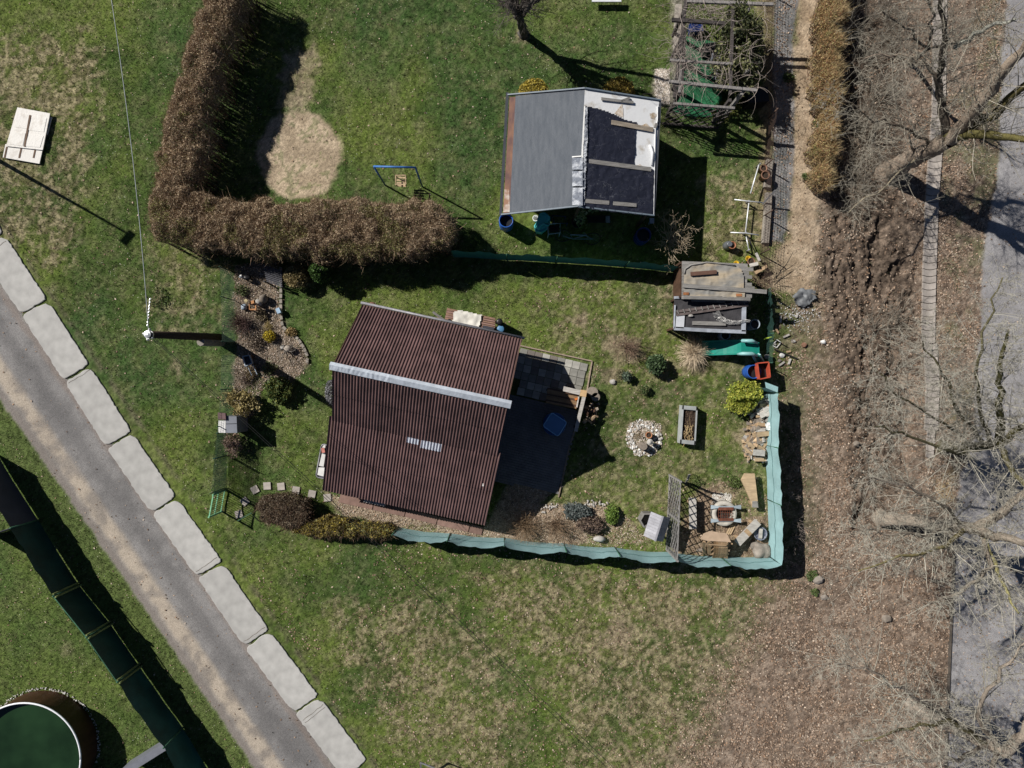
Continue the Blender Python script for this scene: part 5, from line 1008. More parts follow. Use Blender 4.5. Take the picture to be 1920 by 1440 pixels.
mb = MB(); c = T(*ZS(455, 1130), .35); mb.lathe((c.x, c.y, 0), [(.09, 0), (.13, .35), (.10, .35), (.08, .1)], 16); single('bucket', mb, mwp, 'white bucket tucked behind the turquoise shell', 'bucket', c, smooth=True)
def tube_frame(name, label, cat, pts, z, mat, r=.018, legs=True, extra=()):
    t = thing(name, label, cat, T(*pts[0])); P = [T(*p, z) for p in pts]; mb = MB(); mb.tube(P+[P[0]], r, 6); part('frame', mb, mat, t, True)
    if legs:
        for p in P: mb = MB(); mb.tube([(p.x, p.y, 0), tuple(p)], r, 6); part('leg', mb, mat, t, True)
    for nm, q, zz, m in extra: mb = MB(); mb.slab([T(*a, zz) for a in q], .03); part(nm, mb, m, t)
    return t
mwl = pm('grey_plastic', (.34, .40, .47), .2, 4, .5)
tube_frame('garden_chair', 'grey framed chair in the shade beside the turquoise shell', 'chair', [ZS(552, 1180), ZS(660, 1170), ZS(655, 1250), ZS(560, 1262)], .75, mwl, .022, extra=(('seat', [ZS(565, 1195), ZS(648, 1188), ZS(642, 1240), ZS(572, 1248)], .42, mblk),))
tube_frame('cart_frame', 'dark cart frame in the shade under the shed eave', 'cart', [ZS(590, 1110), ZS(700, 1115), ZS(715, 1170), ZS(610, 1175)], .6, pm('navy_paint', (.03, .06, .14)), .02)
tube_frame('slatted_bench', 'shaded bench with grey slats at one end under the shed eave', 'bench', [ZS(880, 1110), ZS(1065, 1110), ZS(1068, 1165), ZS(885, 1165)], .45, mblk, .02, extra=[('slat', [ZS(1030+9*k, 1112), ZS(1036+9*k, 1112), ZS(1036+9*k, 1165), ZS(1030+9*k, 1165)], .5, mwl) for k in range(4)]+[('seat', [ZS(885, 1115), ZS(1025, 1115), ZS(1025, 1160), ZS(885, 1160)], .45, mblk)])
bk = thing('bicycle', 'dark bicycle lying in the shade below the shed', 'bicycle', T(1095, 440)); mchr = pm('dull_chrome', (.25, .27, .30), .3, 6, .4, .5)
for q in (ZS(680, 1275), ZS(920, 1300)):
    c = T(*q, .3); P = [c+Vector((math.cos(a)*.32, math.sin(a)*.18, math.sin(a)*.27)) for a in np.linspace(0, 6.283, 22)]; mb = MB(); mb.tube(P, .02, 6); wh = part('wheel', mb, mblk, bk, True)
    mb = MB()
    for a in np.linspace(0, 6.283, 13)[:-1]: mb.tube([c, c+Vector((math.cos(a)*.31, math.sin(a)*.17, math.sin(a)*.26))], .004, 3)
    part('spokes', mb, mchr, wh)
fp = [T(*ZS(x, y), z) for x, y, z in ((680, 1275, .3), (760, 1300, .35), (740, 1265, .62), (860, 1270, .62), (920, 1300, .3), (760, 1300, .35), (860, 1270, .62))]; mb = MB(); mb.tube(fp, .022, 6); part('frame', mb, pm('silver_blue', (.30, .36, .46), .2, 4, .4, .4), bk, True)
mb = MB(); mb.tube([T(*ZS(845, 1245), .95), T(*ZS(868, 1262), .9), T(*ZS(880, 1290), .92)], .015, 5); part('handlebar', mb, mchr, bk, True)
c = T(1083, 415, .45); pt = thing('potted_plant', 'leafy plant in a dark tub below the ridge end of the shed', 'potted plant', (c.x, c.y, 0)); mb = MB(); mb.lathe((c.x, c.y, 0), [(.18, 0), (.25, .4), (.21, .4), (.2, .33)], 20); part('pot', mb, mblk, pt, True)
P = np.array([c.x+.05, c.y+.15, 1.1])+np.random.normal(size=(170, 3))*np.array([.12, .22, .35]); cards('leaves', P, .085, pick([(.20, .26, .10), (.12, .17, .06), (.30, .33, .18)], 170), mleaf, pt)
P = np.array([T(1113, 393, 1.2).x, T(1113, 393, 1.2).y, 1.25])+np.random.normal(size=(40, 3))*np.array([.12, .07, .08]); t = thing('potted_plant', 'single pale green sprig poking up beyond the shed eave', 'plant', T(1113, 400)); cards('leaves', P, .09, pick([(.26, .31, .15)], 40), mleaf, t); mb = MB(); q = T(1113, 395, 1.2); mb.tube([(q.x, q.y, 0), tuple(q)], .01, 5); part('stem', mb, pm('stem_green', (.12, .15, .05)), t)
mb = MB(); c = T(1222, 414, .7); mb.box((c.x, c.y, .7), (.18, .2, .1)); mb.box((c.x, c.y+.02, .35), (.05, .05, .7)); single('rain_hopper', mb, mwl, 'small grey rain hopper at the lower right corner of the shed roof', 'drain', (c.x, c.y, 0))
# ---- pergola
def ZP(x, y): return (1200+x/5.333, y/5.333)
pg = thing('pergola', 'weathered timber pergola with a diamond lattice front at the top of the picture', 'pergola', T(1330, 100)); mpw = pm('dark_timber', (.075, .065, .062), .4, 4, .85, stretch=(1, 5, 1)); hp = 2.25
mpl = pm('light_beam', (.25, .235, .225), .35, 4, .85, stretch=(5, 1, 1))
for (a, b, m, wd, z) in (((318, 200), (850, 235), mpw, .13, hp+.08), ((300, 602), (930, 642), mpl, .09, hp+.08), ((290, 815), (1165, 905), mpl, .11, hp+.08), ((335, 1035), (945, 1083), mpl, .09, hp-.1), ((470, 12), (1330, 45), mpl, .11, hp+.08), ((480, -60), (1330, -40), mpl, .11, hp+.08)):
    mb = MB(); mb.beam(T(*ZP(*a), z), T(*ZP(*b), z), wd, .1); part('beam', mb, m, pg)
for (a, b, wd, m) in (((468, -80), (345, 980), .12, mpw), ((450, 300), (415, 930), .09, mpw), ((935, -80), (900, 950), .10, mpw), ((400, 700), (395, 930), .12, mpl)):
    mb = MB(); mb.beam(T(*ZP(*a), hp), T(*ZP(*b), hp), wd, .12); part('beam', mb, m, pg)
for (x, y) in ((465, 60), (455, 300), (400, 930), (1085, 90), (1080, 700), (1020, 930), (900, 1000), (460, 640)):
    p = T(*ZP(x, y), hp); mb = MB(); mb.beam((p.x, p.y, 0), (p.x, p.y, hp), .12); part('post', mb, mpl if x > 1000 else mpw, pg)
a = T(*ZP(335, 1035), hp-.1); b = T(*ZP(945, 1083), hp-.1); D = (b-a); L = D.length; hz = 1.1
for i in range(-3, 9):
    for sgn in (1, -1):
        x0 = i*.32; z0, z1 = .1, hp-.15; x1 = x0+sgn*(z1-z0)*.62; t0, t1 = (0, 1)
        xs = [x0, x1]
        if sgn == -1: x0 += 1.3; x1 += 1.3
        def cl(x, z, xo, zo):
            if x < 0: k = (0-xo)/(x-xo); return 0, zo+(z-zo)*k
            if x > L: k = (L-xo)/(x-xo); return L, zo+(z-zo)*k
            return x, z
        if (x0 < 0 and x1 < 0) or (x0 > L and x1 > L): continue
        p = cl(x0, z0, x1, z1); q = cl(x1, z1, x0, z0); dn = D.normalized(); P = a+dn*p[0]; Q = a+dn*q[0]; mb = MB(); mb.beam((P.x, P.y+.01*sgn, p[1]), (Q.x, Q.y+.01*sgn, q[1]), .035, .012); part('lattice_slat', mb, mpw, pg)
mb = MB(); mb.beam((a.x, a.y, .1), (b.x, b.y, .1), .08); part('beam', mb, mpw, pg)
mcar = pm('green_carpet', (.025, .15, .065), .35, 2.2, .85, bump=.5, bscale=15, rnd=0)
mb = MB(); mb.slab([T(*ZP(x, y), .03) for x, y in ((460, 360), (760, 420), (800, 660), (830, 1165), (480, 1165), (335, 1110), (345, 800), (400, 500))][::-1], .03); single('green_carpet', mb, mcar, 'green artificial turf carpet under the pergola', 'carpet', T(1300, 140))
c = T(*ZP(835, 810), .75); tb = thing('black_tub', 'round black tub standing under the pergola', 'tub', (c.x, c.y, 0)); mb = MB(); mb.lathe((c.x, c.y, 0), [(.26, 0), (.3, .75), (.27, .76), (.25, .3)], 24); part('body', mb, mblk, tb, True); mb = MB(); mb.lathe((c.x, c.y, .5), [(.001, 0), (.26, 0)], 20, False); part('water', mb, pm('dark_water', (.02, .03, .05), .2, 4, .1), tb)
mpc = pm('pale_cloth', (.36, .37, .43), .5, 9, .8); t = thing('covered_table', 'table with a crumpled bluish cover under the pergola vines', 'table', T(*ZP(830, 740)))
P0_ = T(*ZP(740, 700), .7); P1_ = T(*ZP(890, 800), .7); wrinkled([ZP(730, 700), ZP(900, 690), ZP(900, 790), ZP(735, 800)], Vector((0, 0, .72)), Vector((0, 0, 1)), 0, .05, 1.6, 'cover', mpc, t, .15, 7)
for x, y in ((745, 715), (885, 785)): p = T(*ZP(x, y), .7); mb = MB(); mb.beam((p.x, p.y, 0), (p.x, p.y, .7), .05); part('leg', mb, mpw, t)
for i, (x, y, s, h, lb, m) in enumerate(((700, 480, .5, .5, 'dark box on the edge of the green carpet', mblk), (560, 270, .5, .35, 'dark crate under the back beams of the pergola', pm('navy_plastic', (.01, .03, .14))), (760, 560, .28, .55, 'slate blue container beside the green carpet', pm('slate_board', (.17, .18, .21))), (1180, 950, .8, .7, 'black compost bin in the shade right of the pergola', mblk))):
    c = T(*ZP(x, y), h); t = thing('storage_box', lb, 'box', (c.x, c.y, 0)); mb = MB(); mb.box((c.x, c.y, h/2), (s, s*.7, h), .1); part('body', mb, m, t); mb = MB(); mb.box((c.x, c.y, h+.015), (s+.04, s*.7+.04, .03), .1); part('lid', mb, m, t)
c = T(1268, 1136/8+0, .0)
sg = Segs(); rr = random.Random(91); vt = thing('climbing_vine', 'web of thin arching bare stems draped over the pergola beams', 'vine', T(1340, 90))
for i in range(230):
    x, y = rr.uniform(1268, 1440), rr.uniform(-20, 175)
    if rr.random() < .3: x, y = rr.gauss(1283, 12), rr.gauss(112, 25)
    p = T(x, y, rr.uniform(2.25, 2.7)); a = rr.random()*6.283; d = Vector((math.cos(a), math.sin(a), rr.uniform(-.1, .35))); L = rr.uniform(.5, 1.5); cf = rr.uniform(.6, 1.2); cv = rr.choice([-.25, .25, .12])
    for k in range(7): q = p+d*(L/7); sg.add(p, q, .009*(1-k/9), .009*(1-(k+1)/9), (.40*cf, .34*cf, .30*cf)); p = q; d = (d+Vector((-d.y*cv, d.x*cv, -.09))+rv(rr, .05)).normalized()
sg.build('stems', mtwig, vt)['kind'] = 'stuff'
# ---- tree swing basket
c = T(971, 20, 2.1); t = thing('hanging_basket', 'round hoop with red and blue toys hanging in the fruit tree', 'toy', (c.x, c.y, 1.6)); mb = MB(); mb.tube([c+Vector((math.cos(a)*.17, math.sin(a)*.17, 0)) for a in np.linspace(0, 6.283, 18)], .014, 5); part('hoop', mb, mow, t, True)
for dx, dy, m in ((-.06, .0, mblue), (.05, .02, mred), (.02, -.06, mwp), (-.04, .22, mred)): mb = MB(); mb.rock((c.x+dx, c.y+dy, 2.06), .07, seed=int(dx*99)); part('toy', mb, m, t, True)
mb = MB(); mb.slab([T(1110, -8, .35), T(1110, 3, .35), T(1165, 3, .35), T(1165, -8, .35)], .06); single('garden_table', mb, pm('pale_panel', (.60, .62, .66)), 'edge of a pale table top cut by the top picture edge', 'table', T(1135, -2))
# ---- clothes-drying pipes right of the shed
def ZR(x, y): return (1200+x/5.333, 270+y/5.333)
pf = thing('pipe_frame', 'white pipe frame of one long bar with two cross bars lying by the kerb beam', 'pipe frame', T(1400, 400)); mpi = pm('white_pipe', (.70, .72, .74), .1, 6, .35, .3)
for z, P in ((.5, [(1188, 210), (1105, 495)]), (.32, [(1092, 560), (1055, 880)]), (.4, [(942, 555), (1085, 572), (1225, 585)]), (.4, [(905, 885), (1055, 890), (1190, 912)]), (.22, [(1060, 915), (1088, 1060)])):
    mb = MB(); mb.tube([T(*ZR(*p), z) for p in P], .026, 8); part('pipe', mb, mpi, pf, True)
for p in ((1188, 212), (1085, 572), (1055, 888), (1088, 1060)): mb = MB(); q = T(*ZR(*p), .3); mb.tube([(q.x, q.y, 0), (q.x, q.y, .52 if p[1] < 300 else .4)], .035, 8); part('joint', mb, mgrey, pf, True)
mb = MB(); mb.tube([T(*ZR(1075, 915), .3), T(*ZR(1120, 1020), .3), T(*ZR(1205, 1180), .12)], .022, 6); single('dark_hose', mb, mblk, 'dark hose running from the white pipe frame down to the tool shelter', 'hose', T(1405, 445), smooth=True)
def pot(label, px, py, h, r, mat=mterra, group=None, nm='flower_pot'):
    c = T(px, py, h); t = thing(nm, label, 'pot', (c.x, c.y, 0), group); mb = MB(); mb.lathe((c.x, c.y, 0), [(r*.7, 0), (r*.95, h*.85), (r*1.06, h*.86), (r*1.06, h), (r*.85, h), (r*.8, h*.8)], 22); part('pot', mb, mat, t, True)
    mb = MB(); mb.lathe((c.x, c.y, h*.85), [(.001, .02), (r*.84, 0)], 18, False); part('soil', mb, msoil, t, True); return t
mbt_ = pm('brown_clay', (.24, .13, .085), .4, 5, .8)
pot('large brown clay pot on the kerb beam beside the mesh fence', *ZR(1258, 308), .5, .17, mbt_); pot('brown clay pot just above the large one at the kerb beam', *ZR(1240, 240), .45, .14, mbt_)
pot('terracotta pot with a metal can behind it below the white pipe frame', *ZR(925, 1010), .42, .15, mterra)
mb = MB(); c = T(*ZR(900, 1000), .45); mb.lathe((c.x, c.y, 0), [(.15, 0), (.19, .04), (.16, .3), (.10, .42), (.11, .45), (.08, .45)], 20); single('milk_can', mb, mchr, 'dented grey metal can behind the terracotta pot', 'can', (c.x, c.y, 0), smooth=True)
pot('dark brown pot wedged at the upper corner of the tool shelter', *ZR(1115, 1172), .4, .15, mbt_)
mye = pm('yellow_plastic', (.70, .45, .03), .2, 5, .4)
for q, lb in (((1085, 1145), 'yellow bowl between the pot and the white pipe frame'), ((965, 1195), 'yellow bowl by the edge of the board roof')):
    c = T(*ZR(*q), .15); mb = MB(); mb.lathe((c.x, c.y, 0), [(.07, 0), (.12, .14), (.10, .14), (.05, .05)], 18); single('yellow_bowl', mb, mye, lb, 'bowl', (c.x, c.y, 0), smooth=True)
for i, (p, q, w_, z) in enumerate((((1150, 1290), (1270, 1220), .13, .3), ((1095, 1215), (1180, 1195), .14, .5), ((1160, 1090), (1195, 1170), .1, .5))):
    mb = MB(); mb.beam(T(*ZR(*p), z), T(*ZR(*q), z+.05), w_, .05); single('loose_board', mb, [mtw, mlb, mlb][i], ['brown loose board sticking out right of the board roof', 'pale bent board beside the dark brown pot', 'short pale board standing above the dark brown pot'][i], 'board', T(*ZR(*p)))
mb = MB(); mb.beam(T(*ZR(1225, 600), .15), T(*ZR(1350, 465), .95), .05); single('fence_strut', mb, mgrey, 'slanting grey strut leaning on the kerb beam', 'strut', T(*ZR(1225, 600)))
# ---- around the tool shelter
barrel('pale blue-grey barrel at the lower right corner of the tool shelter', *QZ(1345, 945), .75, .20, mwl)
barrel('grey barrel mostly hidden under the lower felt roof', *QZ(965, 1085), .55, .19, mwl)
sl = thing('garden_slide', 'teal green plastic slide with pale side rails lying below the tool shelter', 'slide', T(1375, 660)); mtg = pm('teal_plastic', (.012, .22, .17), .25, 3, .35, rnd=.02, bump=.1); mtp = pm('pale_teal_plastic', (.26, .50, .50), .2, 3, .35, rnd=.02, bump=.1)
def ZL(x, y): return QZ(x, y)
prof = [(655, 1255, .18), (800, 1250, .22), (950, 1245, .4), (1100, 1240, .7), (1200, 1238, .95), (1310, 1238, 1.0)]
n = 16; mb = MB(); cw_ = 95
for i in range(n+1):
    t = i/n*(len(prof)-1); k = min(int(t), len(prof)-2); f = t-k; x = prof[k][0]*(1-f)+prof[k+1][0]*f; y = prof[k][1]*(1-f)+prof[k+1][1]*f; z = prof[k][2]*(1-f)+prof[k+1][2]*f
    for dy, dz in ((-cw_, .16), (-cw_+14, .14), (-cw_+18, 0), (cw_-18, 0), (cw_-14, .14), (cw_, .16)): mb.v.append(tuple(T(*ZL(x, y+dy), z+dz)))
for i in range(n):
    for j in range(5): mb.f.append((i*6+j, i*6+j+1, i*6+j+7, i*6+j+6)); mb.m.append(0)
mb.f = [f[::-1] for f in mb.f]; part('chute', mb, mtg, sl)
mb = MB(); mb.slab([T(*ZL(x, y), 1.0) for x, y in ((1170, 1170), (1395, 1180), (1400, 1330), (1170, 1320))], .06); part('platform', mb, mtg, sl)
for y in (1165, 1330): mb = MB(); mb.tube([T(*ZL(1120 if y > 1200 else 1220, y), 1.0), T(*ZL(1180, y-6), 1.25), T(*ZL(1300, y-5), 1.3), T(*ZL(1370, y+20), 1.1)], [.05, .075, .075, .05], 8); part('side_rail', mb, mtp, sl, True)
mb = MB(); a, b = T(*ZL(1350, 1330), 1.1), T(*ZL(1430, 1480), .1)
for o in (-.14, .14): mb.beam((a.x+o, a.y, a.z), (b.x+o, b.y, b.z), .05, .12)
part('ladder', mb, mtp, sl)
for k in range(4): p = a.lerp(b, (k+.5)/4); mb = MB(); mb.box(tuple(p), (.3, .09, .03)); part('step', mb, mtg, sl)
c = T(1412, 697, .75); barrel('blue barrel by the end of the slide, half under a red crate', 1414, 697, .72, .28, mblue)
cr = thing('red_crate', 'open red plastic crate beside the blue barrel at the end of the slide', 'crate', T(1432, 695)); q = [T(1420, 681, .95), T(1441, 679, .95), T(1444, 707, .95), T(1424, 711, .95)]
for a, b in zip(q, q[1:]+q[:1]): mb = MB(); mb.beam(a, b, .045, .05); mb.beam(a-Vector((0, 0, .18)), b-Vector((0, 0, .18)), .02, .34); part('side', mb, mred, cr)
mb = MB(); mb.slab([p-Vector((0, 0, .35)) for p in q], .02); part('bottom', mb, mblk, cr)
mb = MB(); mb.beam(T(1432, 636, .3), T(1448, 631, .3), .045); single('lime_tube', mb, pm('lime', (.42, .55, .06)), 'lime green stick by the fence, right of the slide', 'stick', T(1440, 633))
nf = net_fence('net_fence', 'thin dark green net fence right of the tool shelter', [(1445, 541), (1447, 580), (1451, 625), (1448, 680)], .9, [seethru('thin_net', (.05, .14, .12), .24)], .04, mwire, seed=9)
mb = MB(); a, b = T(1452, 655, .1), T(1495, 673, .05); mb.beam(a, b, .05); single('dark_rod', mb, mblk, 'black rod lying right of the slide among rubble', 'rod', a)
wrap = thing('plastic_sheet', 'crumpled black plastic sheet on the leaf litter right of the tool shelter', 'plastic sheet', T(1503, 562)); wrinkled([(1485, 555), (1500, 541), (1526, 545), (1528, 560), (1508, 577), (1490, 572)], Vector((0, 0, .05)), Vector((0, 0, 1)), 0, .16, 2.2, 'sheet', pm('dusty_plastic', (.16, .17, .18), .5, 4, .5), wrap, .25, 31)
mb = MB(); [mb.beam(T(*a, .06), T(*b, .06), .03, .03) for a, b in (((1451, 644), (1457, 637)), ((1457, 637), (1464, 642)), ((1464, 642), (1456, 652)), ((1456, 652), (1449, 648)))]; single('square_bracket', mb, mwp, 'small empty white frame lying near the end of the slide', 'frame', T(1457, 644))
RB = [(1488, 640, .09, 'pale square stone upper right of the rubble', mst_), (1466, 666, .12, 'white broken stone next to the black rod', mwp), (1438, 668, .12, 'grey broken stone by the slide ladder', mst_), (1544, 641, .12, 'long whitish shard lying alone on the leaf litter', mwp), (1508, 647, .13, 'brown broken brick right of the pale square stone', mbt_), (1462, 676, .08, 'small tan stone among the rubble', mrock), (1505, 560, .1, 'grey stone on the black plastic sheet', mst_), (1606, 832, .15, 'pale stump sticking out of the brown slope', mlog), (1534, 1087, .22, 'flat tan stone below the net fence corner', mrock), (1545, 1120, .14, 'small tan stone beyond the flat one', mrock), (1662, 1160, .2, 'pale tan stone in the leaf litter near the road kerb', mlog), (1149, 716, .13, 'grey rounded stone left of the grey-green plant', mst_), (1164, 702, .11, 'smaller grey stone right of the rounded one', mrock), (1240, 600, .0, '', None)]
for i, (x, y, r, lb, m) in enumerate(RB):
    if r: mb = MB(); c = T(x, y, r*.4); mb.rock((c.x, c.y, r*.35), r, (1, .8, .55), 40+i); single('stone', mb, m, lb, 'stone', (c.x, c.y, 0))
rr = random.Random(9)
for i in range(10):
    x, y = rr.uniform(1452, 1500), rr.uniform(585, 705); a = rr.random()*3.1; L = rr.uniform(.1, .3); c = T(x, y, .05); mb = MB(); mb.box(tuple(c), (L, .07, .05), a); single('rubble_piece', mb, [mlb, mst_, mtw, mrock][i % 4], 'small pale piece of rubble on the leaf litter right of the slide', 'rubble', c, 'rubble pieces right of the slide')
P = np.stack([np.random.normal(T(1495, 588).x, .4, 170), np.random.normal(T(1495, 588).y, .3, 170), np.full(170, .05)], 1); cards('white_scraps', P, .035, pick([(.45, .48, .52), (.35, .35, .36), (.55, .55, .55)], 170), am('petal', .7), flat=.7); tag(bpy.data.objects['white_scraps'], 'pale bluish scraps scattered below the black plastic sheet', 'scraps', kind='stuff')
# ---- planter, stone circle
def ZQ(x, y): return (1100+x/4.8, 620+y/4.8)
pl_ = thing('planter_box', 'long pale grey planter box with dark soil and straw on the lawn', 'planter', T(1291, 797)); mpg = pm('pale_grey_paint', (.36, .38, .38), .2, 4, .7); hq = .5
q = [T(*ZQ(862, 672), hq), T(*ZQ(1000, 684), hq), T(*ZQ(980, 1028), hq), T(*ZQ(840, 1014), hq)]
cc = sum(q, Vector())/4
for k, (a, b) in enumerate(zip(q, q[1:]+q[:1])):
    w_ = .16 if k % 2 == 0 else .06; inn = (cc-(a+b)/2); inn.z = 0; inn = inn.normalized()*w_/2; mb = MB(); mb.beam(a+inn+Vector((0, 0, -.015)), b+inn+Vector((0, 0, -.015)), w_, .03); mb.beam(a+inn*.3-Vector((0, 0, .26)), b+inn*.3-Vector((0, 0, .26)), .03, .46); part('side', mb, mpg, pl_)
mb = MB(); mb.slab([cc.lerp(p, .96)-Vector((0, 0, .16)) for p in q][::-1], .1); part('soil', mb, msoil, pl_)
rr = random.Random(4); sg = Segs()
for i in range(70): a = cc+Vector((rr.uniform(-.17, .17), rr.uniform(-.75, .0), -.1+rr.random()*.08)); d = Vector((rr.gauss(0, .06), rr.gauss(0, .14), rr.uniform(0, .05))); sg.add(a, a+d, .012, .008, rr.choice([(.52, .40, .22), (.40, .29, .15)]))
for i in range(220): a = cc+Vector((rr.uniform(-.2, .2), rr.uniform(-.5, .72), -.12)); d = Vector((rr.gauss(0, .06), rr.gauss(0, .06), rr.uniform(0, .06))); sg.add(a, a+d, .009, .005, (.13, .09, .065))
sg.build('straw', mtwig, pl_)['kind'] = 'stuff'
sc_ = thing('stone_circle', 'round flower bed ringed with white stones right of the house shadow', 'flower bed', T(1207, 821)); rr = random.Random(5)
def ringpoly(cx, cy, r, n=24): return [(cx+r*math.cos(a), cy+r*math.sin(a)) for a in np.linspace(0, 6.283, n+1)[:-1]]
stm = []
for s in range(5): mb = MB(); mb.rock((0, 0, 0), 1, (1, .8, .6), s, 1); me = bpy.data.meshes.new('border_stone'); me.from_pydata(mb.v, [], mb.f); me.materials.append([mwp, mst_][s % 2] if s else pm('warm_stone', (.52, .45, .38), .3, 6)); stm.append(me)
for i in range(170):
    a = rr.random()*6.283; r = rr.uniform(19, 35); c = T(1207+r*math.cos(a), 821+r*math.sin(a)); o = piece('border_stone', rr.choice(stm), sc_, (c.x, c.y, .02), rr.random()*6); s = rr.uniform(.035, .075); o.scale = (s, s, s)
pebbles('bed_gravel', ringpoly(1207, 821, 33), 3200, [(.42, .36, .29), (.28, .21, .16), (.62, .57, .51)], .012, .03, 'brown and white chippings inside the round stone bed')
pot('orange terracotta pot in the stone circle', 1217, 816, .35, .13, pm('orange_clay', (.42, .19, .09), .3, 6, .8)); 
c = T(1207, 837, .45); mb = MB(); mb.tube([(c.x, c.y, 0), (c.x, c.y, .45)], [.17, .15], 14); single('tree_stump', mb, mlog, 'grey round-topped stump in the stone circle', 'stump', (c.x, c.y, 0), smooth=False)
straw_clump('straw_clump', 'dry tuft of stalks on the left side of the stone circle', 1196, 816, .3, .2, 45, (.34, .27, .18), 9, .012)
c = T(1219, 829, .5); t = thing('lantern', 'small dark lantern on a stick among the pots of the stone circle', 'lantern', (c.x, c.y, 0)); mb = MB(); mb.lathe((c.x, c.y, .3), [(.09, 0), (.1, .1), (.13, .16), (.02, .24)], 12); part('head', mb, mst_, t); mb = MB(); mb.beam((c.x, c.y, 0), (c.x, c.y, .32), .04); part('stake', mb, mwood, t)
# ---- woodpile, boards
wp = thing('woodpile', 'long heap of split firewood and grey planks inside the teal fence', 'woodpile', T(1425, 805)); rr = random.Random(6)
for i in range(296):
    t = rr.random(); y = 748+110*t; cx = 1426+6*math.sin(t*5); hw = 26-6*abs(t-.5)*2; u = rr.uniform(-1, 1); x = cx+u*hw; z = (1-u*u)*.55*(1-.5*t)*rr.random()+.05; m = rr.choices([mlog, mlb, mtw, mlw, mst_], [4, 3, 2, 1.3, .6] if t < .55 else [2, 1.5, 3, 3.5, .6])[0]
    L = rr.uniform(.22, .5); w_ = rr.uniform(.07, .16); a = rr.gauss(.1, .35)+(1.3 if rr.random() < .25 else 0); c = T(x, y, z); mb = MB(); mb.box(tuple(c), (L, w_, rr.uniform(.03, .09)), a, rr.gauss(0, .25), rr.gauss(0, .25)); part('log', mb, m, wp)
for p, q, m, w_ in (((1425, 780), (1448, 768), mlb, .22), ((1432, 771), (1452, 755), mlb, .18), ((1420, 815), (1446, 812), mlw, .2), ((1400, 828), (1414, 840), mlw, .14), ((1394, 838), (1410, 852), mlw, .1), ((1412, 848), (1434, 850), mst_, .24), ((1415, 862), (1432, 862), mlw, .13)):
    mb = MB(); mb.beam(T(*p, .5), T(*q, .46), w_, .04); part('plank', mb, m, wp)
wrinkled([(1434, 793), (1450, 792), (1448, 806), (1436, 806)], Vector((0, 0, .55)), Vector((0, 0, 1)), 0, .08, 1.6, 'crumpled_paper', mwp, wp, .12, 33)
def ZF(x, y): return (1140+x/4.8, 850+y/4.8)
t = thing('garden_bench', 'tapered pale tan wooden bench board standing near the right fence', 'bench', T(1407, 918)); mb = MB(); mb.slab([T(*ZF(x, y), .45) for x, y in ((1232, 182), (1320, 182), (1355, 490), (1298, 488), (1285, 432), (1238, 320), (1200, 240))][::-1], .10); part('seat', mb, mlw, t)
for x, y in ((1275, 240), (1325, 450)): mb = MB(); p = T(*ZF(x, y), .4); mb.box((p.x, p.y, .19), (.3, .12, .38)); part('leg', mb, mtw, t)
mb = MB(); mb.slab([T(*ZF(x, y), .47) for x, y in ((1300, 430), (1345, 430), (1353, 488), (1298, 486))][::-1], .02); part('worn_end', mb, mgt, t)
t = thing('garden_bench', 'weathered grey-white plank bench lying at a slant beside the fire ring', 'bench', T(1400, 998)); a, b = T(*ZF(1350, 615), .42), T(*ZF(1160, 810), .42); mb = MB(); mb.beam(a, b, .32, .07); part('seat', mb, mlb, t)
mb = MB(); mb.beam(a.lerp(b, .42)+Vector((0, 0, .037)), a.lerp(b, .56)+Vector((0, 0, .037)), .31, .012); part('stain', mb, mtw, t)
for k in (.15, .85): p = a.lerp(b, k); mb = MB(); mb.box((p.x, p.y, .19), (.12, .3, .38), R(45)); part('leg', mb, mtw, t)
t = thing('garden_bench', 'grey plank seat inside the lattice shadow of the trellis', 'bench', T(1298, 960)); a, b = T(*ZF(760, 400), .42), T(*ZF(765, 680), .42); mb = MB(); mb.beam(a, b, .30, .05); part('seat', mb, mlb, t)
for k in (.15, .85): p = a.lerp(b, k); mb = MB(); mb.box((p.x, p.y, .2), (.26, .1, .4)); part('leg', mb, mtw, t)
c = T(*ZF(1376, 725), .3); t = thing('patterned_tub', 'dark patterned round tub with a pale bar across it', 'tub', (c.x, c.y, 0)); mb = MB(); mb.lathe((c.x, c.y, 0), [(.24, 0), (.28, .28), (.25, .3), (.22, .1)], 24); part('body', mb, pm('speckled_blue', (.06, .07, .12), .5, 16, .5, col2=(.24, .26, .30)), t, True)
mb = MB(); mb.lathe((c.x, c.y, .22), [(.001, 0), (.24, 0)], 20, False); part('filling', mb, pm('speckled_blue', (.06, .07, .12)), t); mb = MB(); mb.box((c.x-.02, c.y+.02, .32), (.14, .4, .05), R(-5)); part('bar', mb, mlb, t)
c = T(*ZF(1392, 885), .3); mb = MB(); mb.rock((c.x, c.y, .16), .36, (1.05, .95, .75), 12, 3); single('boulder', mb, mrock, 'big rounded grey boulder in the corner of the teal fence', 'boulder', (c.x, c.y, 0), smooth=True)
c = T(*ZF(1320, 830), .1); mb = MB(); mb.rock((c.x, c.y, .05), .2, (1, .9, .5), 15, 2); single('boulder', mb, mrock, 'half-buried smaller rock left of the big boulder', 'boulder', (c.x, c.y, 0), smooth=True)
